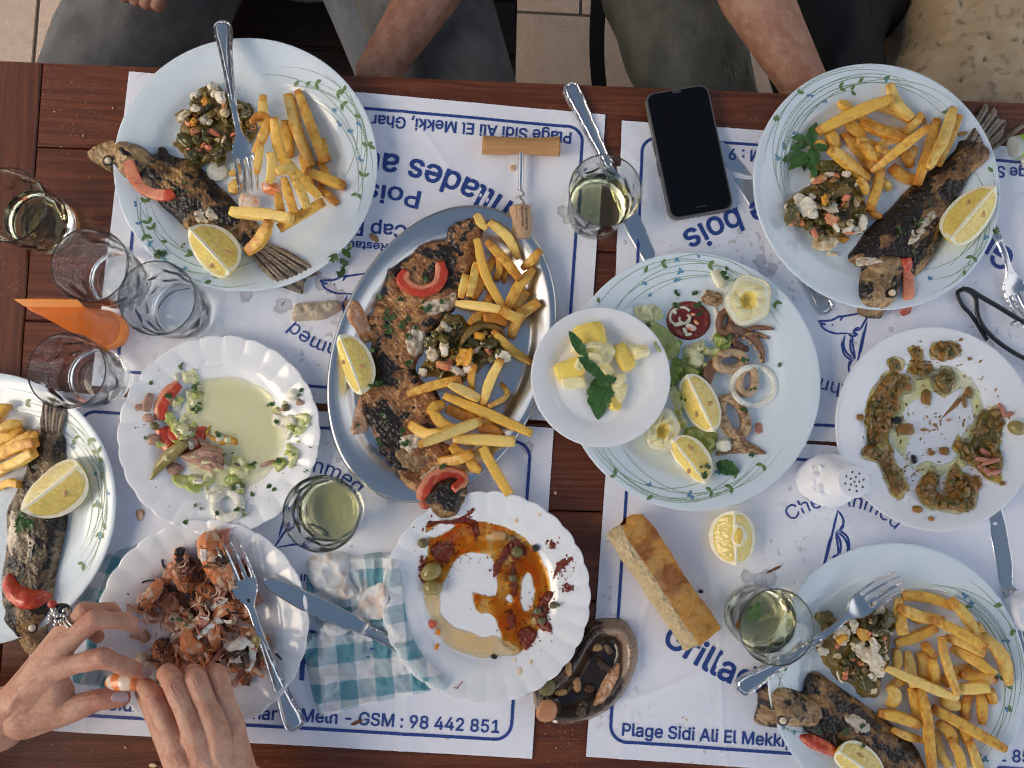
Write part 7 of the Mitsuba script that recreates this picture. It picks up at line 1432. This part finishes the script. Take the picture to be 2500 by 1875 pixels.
def hands_left():
    wrA, wrB = H(60, 1120, .050), H(20, 1310, .048)
    P = []
    knu = Hs((470, 770, .078), (560, 570, .080), (610, 450, .070), (575, 430, .054)); kr = (.0122, .0118, .0110, .0100)
    pip = Hs((915, 668, .090), (845, 325, .086), (765, 250, .072), (690, 330, .050)); pr = (.0098, .0097, .0092, .0080)
    dip = Hs((1130, 745, .079), (1110, 335, .070), (1000, 240, .060), (820, 420, .036)); dr_ = (.0084, .0083, .0080, .0072)
    tip = Hs((1290, 800, .064), (1250, 395, .052), (1040, 300, .050), (880, 480, .034)); tr = (.0058, .0064, .0066, .0064)
    for k in range(4):
        w = wrA * (1 - k * .12) + wrB * k * .12
        P += chain([w + [0, 0, .004], knu[k]], [.0165, kr[k]]); P += chain([knu[k], .5 * (knu[k] + pip[k]) + [0, 0, .001], pip[k], .5 * (pip[k] + dip[k]) + [0, 0, .0008], dip[k], tip[k]], [kr[k] * .96, .90 * pr[k], pr[k] * 1.03, .90 * .5 * (pr[k] + dr_[k]), dr_[k], tr[k]])
    for k in range(3): P.append(m3.Manifold.batch_hull([ball(knu[k], kr[k] * .85), ball(knu[k + 1], kr[k + 1] * .85), ball(wrA, .015), ball(wrB, .014)]))
    th = Hs((220, 1210, .052), (610, 1140, .056), (880, 1045, .060), (1095, 1030, .057)); P += chain(th, [.0195, .0128, .0104, .0082])
    P.append(m3.Manifold.batch_hull([ball(H(480, 860, .068), .0125), ball(H(500, 1080, .056), .013), ball(H(250, 1000, .055), .017), ball(H(620, 960, .058), .0055)]))
    P += chain([wrA, wrB], [.0205, .0195]); P.append(m3.Manifold.batch_hull([ball(wrA, .0205), ball(wrB, .0195), ball(H(-1500, 1500, .07), .040), ball(H(-1500, 1700, .07), .036)]))
    return P, knu, pip, dip, tip, th
def hands_right():
    wrA, wrB = H(1900, 1850, .072), H(2190, 1800, .068); P = []
    knu = Hs((1600, 1480, .088), (1770, 1370, .096), (1950, 1320, .094), (2100, 1290, .084)); kr = (.0122, .0122, .0116, .0108)
    pip = Hs((1410, 1060, .078), (1570, 900, .090), (1765, 865, .088), (1965, 835, .079)); pr = (.0106, .0108, .0102, .0092)
    dip = Hs((1320, 935, .060), (1505, 800, .068), (1735, 800, .065), (1950, 790, .058)); dr_ = (.0087, .0090, .0086, .0078)
    tip = Hs((1270, 895, .047), (1470, 840, .048), (1700, 850, .046), (1915, 850, .043)); tr = (.0068, .0075, .0073, .0068)
    for k in range(4):
        w = wrA * (1 - k * .28) + wrB * k * .28
        P += chain([w + [0, 0, .003], knu[k]], [.0165, kr[k]]); P += chain([knu[k], .5 * (knu[k] + pip[k]), pip[k], dip[k], tip[k]], [kr[k] * 1.0, .93 * pr[k], pr[k] * 1.02, dr_[k], tr[k]])
    for k in range(3): P.append(m3.Manifold.batch_hull([ball(knu[k] - [0, 0, .004], kr[k] * .8), ball(knu[k + 1] - [0, 0, .004], kr[k + 1] * .8), ball(wrA, .016), ball(wrB, .015)]))
    th = Hs((1700, 1720, .060), (1490, 1350, .050), (1375, 1100, .046), (1290, 970, .044)); P += chain(th, [.018, .0122, .0104, .0080])
    P.append(m3.Manifold.batch_hull([ball(H(1750, 1600, .070), .018), ball(H(1560, 1430, .058), .012), ball(H(1700, 1400, .08), .011)]))
    P += chain([wrA, wrB], [.020, .019]); e = W((757, 2480), .06); P.append(m3.Manifold.batch_hull([ball(wrA, .020), ball(wrB, .019), ball(e, .036), ball(e + [.03, 0, 0], .034)]))
    return P, knu, pip, dip, tip, th, e
PL, kL, pL, dL, tL, thL = hands_left(); PR, kR, pR, dR, tR, thR, eR = hands_right()
eL = H(-1500, 1600, .07); tors = np.array([-.42, -.78, .0])
bod = PL + PR + chain([eL, tors + [-.17, .02, .30]], [.036, .048]) + chain([eR, tors + [.17, .02, .30]], [.036, .048]) + chain([tors + [0, 0, -.28], tors + [0, 0, .12], tors + [0, .0, .30]], [.15, .125, .105]) + chain([tors + [-.13, 0, .32], tors + [.13, 0, .32]], [.055, .055]) + chain([tors + [0, 0, .34], tors + [0, .03, .48]], [.052, .050]) + HEAD(tors + [0, .05, .56])
v_, f_ = flesh(bod, .0032, 7)
# creases over the finger joints
red = np.zeros(len(v_))
for (a, b, c, amp) in [(kR[0], pR[0], .0095, 1), (kR[1], pR[1], .011, 1), (kR[2], pR[2], .010, .7), (kR[3], pR[3], .009, .5), (kL[0], pL[0], .0095, 1), (kL[1], pL[1], .0095, .8), (thL[1], thL[2], .010, 1.1)]:
    ax = (b - a) / np.linalg.norm(b - a); d = v_ - b; s = d @ ax; r = np.linalg.norm(d - s[:, None] * ax, axis=1); on_ = np.exp(-(s / .0058) ** 2) * (r < c * 1.6) * (d[:, 2] > -.004)
    nrm = (d - s[:, None] * ax) / np.maximum(r, 1e-6)[:, None]; v_ = v_ - nrm * (.0011 * amp * on_ * np.abs(np.sin(s * 1250 + 1.5 * np.sin(d @ np.cross(ax, [0, 0, 1]) * 300))))[:, None]; red = np.maximum(red, .8 * amp * np.exp(-(s / .009) ** 2) * (r < c * 1.8))
for k_, w0, w1 in ((kR, H(1900, 1850, .088), H(2190, 1800, .084)), (kL, H(60, 1120, .068), H(20, 1310, .064))):
    for i_ in range(4):     # tendons and veins on the backs of the hands
        a_ = w0 * (1 - i_ * .28) + w1 * i_ * .28; b_ = k_[i_] + [0, 0, .010]; e_ = b_ - a_; u_ = np.clip(((v_ - a_) @ e_) / (e_ @ e_), 0, 1); dd_ = np.linalg.norm((v_ - a_ - u_[:, None] * e_)[:, :2] + .0025 * np.sin(u_ * 9 + i_)[:, None], axis=1)
        v_[:, 2] += .0016 * np.exp(-(dd_ / .0032) ** 2) * np.sin(np.pi * np.clip(u_ * 1.05, 0, 1)) * (v_[:, 2] > k_[i_][2] - .02)
for t_ in list(tL) + list(tR) + [thL[3]]: red = np.maximum(red, .75 * np.exp(-(np.linalg.norm(v_ - t_, axis=1) / .012) ** 2))
PW = thing('person', 'person peeling a shrimp with both hands at the lower left, silver rings on one', 'person')
put((v_, f_), 'skin', parent=PW, name='body', uv=np.c_[np.full(len(v_), .12), red.clip(0, 1)])
prin('shirt_white', (.55, .52, .50), .8); prin('hair_brown', (.05, .03, .02), .5)
v_, f_ = flesh(chain([tors + [0, 0, -.3], tors + [0, 0, .12], tors + [0, 0, .31]], [.165, .14, .118]) + chain([tors + [-.14, 0, .32], tors + [.14, 0, .32]], [.064, .064]) + chain([tors + [-.17, .02, .30], .5 * (tors + [-.17, .02, .30]) + .5 * eL], [.060, .058]) + chain([tors + [.17, .02, .30], .5 * (tors + [.17, .02, .30]) + .5 * eR], [.060, .058]), .02, 3); put((v_, f_), 'shirt_white', parent=PW, name='shirt')
v_, f_ = flesh([m3.Manifold.sphere(.106, 28).scale([.86, .98, 1.15]).translate(list(tors + [0, .025, .585]))] + chain([tors + [0, -.02, .56], tors + [0, -.06, .36]], [.09, .07]), .01, 3); put((v_, f_), 'hair_brown', parent=PW, name='hair')
def nail(p, ax, up, L, w, nm='nail', par=PW):
    ax = ax / np.linalg.norm(ax); sd_ = np.cross(up, ax); sd_ /= np.linalg.norm(sd_); u = np.cross(ax, sd_)
    m = ICO[3]; q = np.array(m.vertices); q = np.sign(q) * np.abs(q) ** .8; q = q[:, :1] * L * ax + q[:, 1:2] * w * sd_ + (q[:, 2:] * .0009 - .45 * (q[:, 1:2] ** 2) * w * .8) * u + p
    put((q, m.faces), 'nail', parent=par, name=nm)
nail(H(1080, 1028, .0655), thL[3] - thL[2], np.array([0, -.1, 1.]), .0078, .0056); nail(H(1310, 795, .0690), tL[0] - dL[0], np.array([.1, .3, 1.]), .0068, .0042); nail(H(1270, 372, .0585), tL[1] - dL[1], np.array([.1, .5, 1.]), .0062, .0044)
def torus(c, ax, R, r):
    ax = ax / np.linalg.norm(ax); a = np.cross(ax, [0, 0, 1.]); a /= np.linalg.norm(a); b = np.cross(ax, a); t = np.linspace(0, 2 * np.pi, 40)
    return tube(c + R * (np.cos(t)[:, None] * a + np.sin(t)[:, None] * b), [r], 60, 8, smooth_path=False)[:2]
scene['silver'] = {'type': 'twosided', 'bsdf': {'type': 'principled', 'base_color': rgb(.55, .53, .50), 'metallic': 1.0, 'roughness': .28}}
ax_ = pL[1] - kL[1]; RG = thing('ring', 'plain silver band ring on the finger beside the cluster ring', 'ring')
c_ = H(612, 378, .078)
for s_ in (-.0018, .0018): put(torus(kL[2] * .52 + pL[2] * .48 + ax_ / np.linalg.norm(ax_) * s_, pL[2] - kL[2], .0112, .0011), 'silver', parent=RG, name='band')
CR = thing('ring', 'big silver cluster ring with a red bead on the left hand', 'ring'); cc_ = H(548, 278, .071); gg = np.random.default_rng(5)
put(blob(cc_ - [0, 0, .002], (.0095, .0105, .007), (0, 0, .3), 1, .1, 2, 1, 3), 'frame_black', parent=CR, name='setting')
for i in range(26):
    a = gg.uniform(0, 6.28); e_ = math.acos(gg.uniform(.05, 1)); r = gg.uniform(.0020, .0034); put(blob(cc_ + np.array([math.sin(e_) * math.cos(a) * .0092, math.sin(e_) * math.sin(a) * .0102, math.cos(e_) * .0058]), (r, r * gg.uniform(.7, 1), r * .9), (0, 0, a), 1, .02, 1, 1, 1), 'silver', parent=CR, name='bead')
prin('red_bead', (.45, .05, .03), .3); put(blob(H(470, 182, .073), (.0042, .0040, .0036), (0, 0, 0), 1, .03, 1, 1, 2), 'red_bead', parent=CR, name='bead', label='red bead')
# the shrimp being peeled
q = Hs((985, 905, .050), (1060, 885, .056), (1170, 880, .058), (1290, 890, .054)); v_, f_, s_, t_ = loft(q, [.0060, .0088, .0090, .0062], [.0055, .0080, .0080, .006], n=30, m=18); v_ = v_ + .0016 * np.stack([vn(v_, 200, 1), vn(v_, 200, 2), vn(v_, 200, 3)], 1)
put((v_, f_), 'food_wet', key=thing('shrimp', 'half peeled orange and white shrimp held between the two hands', 'shrimp'), uv=np.c_[np.full(len(v_), PIDX['shrimp_meat']), np.clip(.45 + .4 * np.sin(s_ * 17 + 1), 0, 1)])
# ---- the two guests at the far side: laps, forearms; their upper bodies are out of the picture
def cloth(c1, c2):
    def fn(p, n, uv):
        a = fbm(p.x * 28, p.y * 28, p.z * 28, 4); w = noise(p.x * 1100, p.y * 1100, p.z * 1100); k = noise(p.x * 330, p.y * 120, p.z * 330)
        return mix(c1, c2, ss(.3, .72, a)) * (.78 + .3 * w + .14 * k)
    return mikit.proc(fn)
WV = (mikit.proc(lambda p, n, uv: noise(p.x * 900, p.y * 900, p.z * 900)), .0010)
prin('grey_denim', cloth((.085, .085, .086), (.130, .130, .130)), .9, bump=WV); prin('blue_grey', cloth((.15, .165, .19), (.19, .205, .23)), .9, bump=WV)
prin('olive_cloth', cloth((.062, .066, .056), (.098, .102, .087)), .9, bump=WV); prin('black_cloth', (.012, .012, .012), .85); prin('shirt_grey', (.16, .17, .19), .9); prin('hair_black', (.02, .018, .016), .5)
def folds(v, amp, seed, c, dirv):
    d = v - c; s = d @ dirv; w = np.sin((s + .35 * vn(v, 7, seed, 2)) * 62 + 9 * vn(v, 14, seed + 1, 2)); return v + (amp * w * np.clip(.25 + vn(v, 11, seed + 2, 2) * 2, 0, 1))[:, None] * np.array([.1, .1, 1.])
def leg(hip, knee, r, seed, mat, par, nm='trousers'):
    foot = np.array([knee[0], knee[1] - .05, FZ + .06])
    v, f = flesh(chain([hip, .5 * (hip + knee), knee], [r * 1.12, r * 1.03, r * .90], 40) + chain([knee, foot], [r * .88, r * .55], 32), .012, 10)
    d = (knee - hip) / np.linalg.norm(knee - hip); v = folds(v, .0100, seed, hip, d); return v, f
def guest(lab, legs, arms, shirt, tone, hc, mats):
    key = thing('person', lab, 'person'); bd = []
    T0 = hc + [0, .06, 0]
    for (pts, rs) in arms: bd += chain(pts, rs, 28)
    bd += chain([T0 + [0, 0, -.10], T0 + [0, .03, .25], T0 + [0, .02, .42]], [.14, .135, .12]) + chain([T0 + [-.15, .02, .44], T0 + [.15, .02, .44]], [.06, .06]) + chain([T0 + [0, .02, .46], T0 + [0, -.02, .60]], [.058, .055])
    hd = HEAD((0, 0, 0)); bd += [h.rotate([0, 0, 180]).translate(list(T0 + [0, -.04, .69])) for h in hd]
    v, f = flesh(bd, .008, 8); put((v, f), 'skin', parent=key, name='body', uv=np.c_[np.full(len(v), tone), np.zeros(len(v))])
    for i, (hip, knee, r) in enumerate(legs): put(leg(hip, knee, r, i * 3 + 1, mats[i], key), mats[i], parent=key, name='trouser_leg')
    v, f = flesh(chain([T0 + [0, 0, -.12], T0 + [0, .03, .25], T0 + [0, .02, .43]], [.16, .152, .135]) + chain([T0 + [-.16, .02, .44], T0 + [.16, .02, .44]], [.07, .07]) + sum([chain([pts[-1], .55 * pts[-1] + .45 * pts[-2]], [.066, .060]) for pts, rs in arms], []), .02, 3); put((v, f), shirt, parent=key, name='shirt')
    v, f = flesh([m3.Manifold.sphere(.105, 28).scale([.86, .95, 1.0]).translate(list(T0 + [0, -.02, .73]))], .01, 2); put((v, f), 'hair_black', parent=key, name='hair')
    return key
def far(k, x, y, z): return W(V(k, (x, y))[0], z)
h1 = far(1, 1150, -560, -.19); h1b = far(2, 400, -560, -.19); hc1 = .5 * (h1 + h1b) + [0, .02, .02]
sh = lambda hc, s: hc + [s * .19, .08, .44]
a1 = [far(2, 400, 640, -.075), far(2, 330, 420, -.062), far(2, 640, -50, -.055), far(2, 900, -560, -.03), sh(hc1, 1)]
a2 = [far(1, 800, 20, -.055), far(1, 880, -60, -.045), far(1, 1000, -260, -.04), far(1, 800, -700, .0), sh(hc1, -1)]
G1 = guest('person in grey trousers seated at the top left, forearm reaching down behind the table edge', [(h1, far(1, 545, 680, -.165), .088), (h1b, far(2, 860, 760, -.165), .083)],
           [(a1, [.026, .024, .034, .041, .052])] + [([far(1, 720 + 62 * i, -30 + 22 * i - 10 * (i == 3), -.058) + [0, -.0, .0], far(1, 760 + 60 * i, -90, -.045), far(1, 940, -250, -.045), far(1, 800, -700, .0), sh(hc1, -1)], [.0085, .0095, .027, .042, .052]) for i in range(4)], 'shirt_grey', .80, hc1, ['grey_denim', 'grey_denim'])
v_, f_ = leg(far(2, 60, -420, -.20), far(2, 330, 330, -.21), .040, 5, 'blue_grey', G1); put((v_, f_), 'blue_grey', parent=G1, name='shirt_tail')
h2 = far(3, -20, -560, -.19); h2b = far(3, 900, -560, -.21); hc2 = .5 * (h2 + h2b) + [0, .02, .02]
b1 = [far(3, 1010, 640, -.075), far(3, 940, 470, -.060), far(3, 800, 220, -.052), far(3, 650, -60, -.045), far(3, 520, -560, -.01), sh(hc2, -1)]
G2 = guest('person in olive trousers seated at the top right, bare forearm behind the plate', [(h2, far(3, 400, 700, -.165), .078), (h2b, far(3, 1150, 760, -.20), .075)], [(b1, [.030, .027, .033, .040, .045, .055])], 'black_cloth', .50, hc2, ['olive_cloth', 'black_cloth'])
bag = thing('shoulder_bag', 'black shoulder bag on the lap of the guest at the top right', 'bag')
q = W(V(3, (800, -300), (880, 60), (1000, 220), (1150, 350), (1300, 380), (1400, 330), (1530, 190), (1570, 60), (1680, -40), (1700, -300)), -.13); v_, f_, d_ = mound(smoothpoly(q[:, :2], 80), lambda xy: -.22 + 0 * xy[:, 0], .08, .05, .008, .006, 20, 3); put((v_, f_), 'black_cloth', parent=bag, name='body')
q = W(V(2, (1590, -160), (1600, 60), (1612, 260), (1655, 500), (1700, 760)), -.22); q[:, 2] += [.05, .0, -.03, -.06, -.09]; v_, f_, _, _ = loft(q, [.0105], [.0016], n=40, m=12, p=4, up=(0, 0, 1)); put((v_, f_), 'black_cloth', parent=bag, name='strap')
# chair under the left guest
ch = thing('wooden_chair', 'dark brown wooden chair under the guest at the top left', 'chair')
o = far(1, 1020, 480, -.30); e1 = far(2, 1125, 480, -.30); cw_ = np.linalg.norm((e1 - o)[:2]); ca = tang
def chp(x0, x1, y0, y1, z0, z1, nm, ph, along='x'):
    v, f = box(x0, x1, y0, y1, z0, z1, .003); uv = v[:, :2].copy() if along == 'x' else v[:, [1, 0]].copy(); uv[:, 0] += ph * 1.3; uv[:, 1] = uv[:, 1] - uv[:, 1].min() + 3. * ph + .4
    w = rotz(v, ca); w[:, :2] += o[:2]; put((w[f].reshape(-1, 3), np.arange(len(f) * 3).reshape(-1, 3)), 'chair_wood', parent=ch, name=nm, smooth=False, uv=uv[f].reshape(-1, 2))
prin('chair_wood', mikit.proc(lambda p, n, uv: mix((.020, .011, .008), (.060, .032, .022), fbm(uv.x * 7, uv.y * 260, 2.0, 4))), .4)
for i in range(5): chp(.0, cw_, -.02 + i * .085, .06 + i * .085, -.33, -.302 - .0003 * (i % 2), 'seat_slat', 20 + i)
for (x, y) in ((.0, -.02), (cw_ - .035, -.02), (.0, .39), (cw_ - .035, .39)): chp(x, x + .035, y, y + .035, FZ, -.3305 if y < .1 else .25, 'leg', 30)
chp(.036, cw_ - .036, .395, .415, .02, .2, 'backrest', 33)
# rough plastered bench in the top right corner
be = thing('plaster_bench', 'rough sand coloured plastered bench in the top right corner', 'bench')
prin('rough_plaster', mikit.proc(lambda p, n, uv: mix(mix((.44, .32, .19), (.52, .40, .26), fbm(p.x * 30, p.y * 30, p.z * 30, 3)), (.20, .15, .10), ss(.60, .72, fbm(p.x * 95, p.y * 95, p.z * 95, 3)) * .55)), .95)
q = W(V(3, (1760, -420), (1660, -10), (1572, 90), (1548, 195), (1490, 270), (1420, 345), (1330, 480), (1450, 760), (2000, 800), (2900, 760), (2900, -420)), -.085)
v_, f_, d_ = mound(clean(Polygon(spline(q[:, :2], 140, True))), lambda xy: FZ + 0 * xy[:, 0], FZ * -1 - .10, .05, .0045, .0, 1, 3, .35)
n_ = len(v_) // 2; k_ = np.clip(d_ / .02, 0, 1); pit = fb = vn(v_ * [1, 1, 0], 9, 3, 3) * .06 + vn(v_ * [1, 1.6, 0], 60, 5, 4) * .009 - .012 * np.clip(vn(v_ * [1, 1.7, 0], 70, 8, 3) - .20, 0, 1) * 6
v_[:, 2] += pit * k_; put((v_, f_), 'rough_plaster', key=be)
# ---------------------------------------------------------------- labels of the many alike pieces: look, then place in the heap
ORD = ['first', 'second', 'third', 'fourth', 'fifth', 'sixth', 'seventh', 'eighth', 'ninth', 'tenth', 'eleventh', 'twelfth', 'thirteenth', 'fourteenth', 'fifteenth', 'sixteenth', 'seventeenth', 'eighteenth', 'nineteenth', 'twentieth', 'twenty-first', 'twenty-second', 'twenty-third', 'twenty-fourth', 'twenty-fifth']
def relabel(grp, noun, where, rowh):
    keys = [k for k in labels if labels[k].get('group') == grp and '__' not in k]; info = []
    for k in keys:
        fn = [scene[q]['filename'] for q in scene if q == k or q.startswith(k + '__')][0]; v = meshkit.WRITTEN[fn][0]
        c = v.mean(0); e = v - c; w, ev = np.linalg.eigh(np.cov(e.T)); L = 3.4 * math.sqrt(max(w[2], 1e-12)); a = math.degrees(math.atan2(ev[1, 2], ev[0, 2])) % 180
        info.append((k, c, L, a))
    if not info: return
    info.sort(key=lambda q: -q[1][1]); rows = [info[i:i + rowh] for i in range(0, len(info), rowh)]; Ls = np.array([q[2] for q in info]); med = np.percentile(Ls, [33, 67])
    for ri, r in enumerate(rows):
        for ci, (k, c, L, a) in enumerate(sorted(r, key=lambda q: q[1][0])):
            size = 'short' if L < med[0] else 'long' if L > med[1] else 'middling'
            slant = 'level' if a < 22 or a > 158 else 'upright' if 68 < a < 112 else 'right-leaning' if a < 90 else 'left-leaning'
            labels[k]['label'] = f'{size} {slant} {noun}, {ORD[ci]} from left, {ORD[ri]} row from top, {where}'
relabel('french fries on the upper left plate', 'fry', 'upper left plate', 6); relabel('french fries on the upper right plate', 'fry', 'upper right plate', 6)
relabel('french fries on the steel tray', 'fry', 'steel tray', 7); relabel('french fries on the lower right plate', 'fry', 'lower right plate', 7); relabel('french fries on the left edge plate', 'fry', 'left edge plate', 5)
relabel('broken shrimp shells in the heap', 'shell scrap', 'shrimp plate', 12); relabel('broken shrimp legs in the heap', 'shrimp leg', 'shrimp plate', 10)
for g_, w_ in (('parsley on the butterflied fish', 'steel tray'), ('parsley in the squid salad', 'squid plate'), ('parsley on the tuna salad plate', 'tuna plate'), ('parsley on the upper left fish', 'upper left fish'), ('parsley on the upper right fish', 'upper right fish'), ('parsley on the lower right fish', 'lower right fish'), ('parsley on the shrimp plate', 'shrimp plate'), ('oil drops on the harissa plate', 'harissa plate')):
    relabel(g_, 'oil drop' if 'oil' in g_ else 'parsley bit', w_, 6)
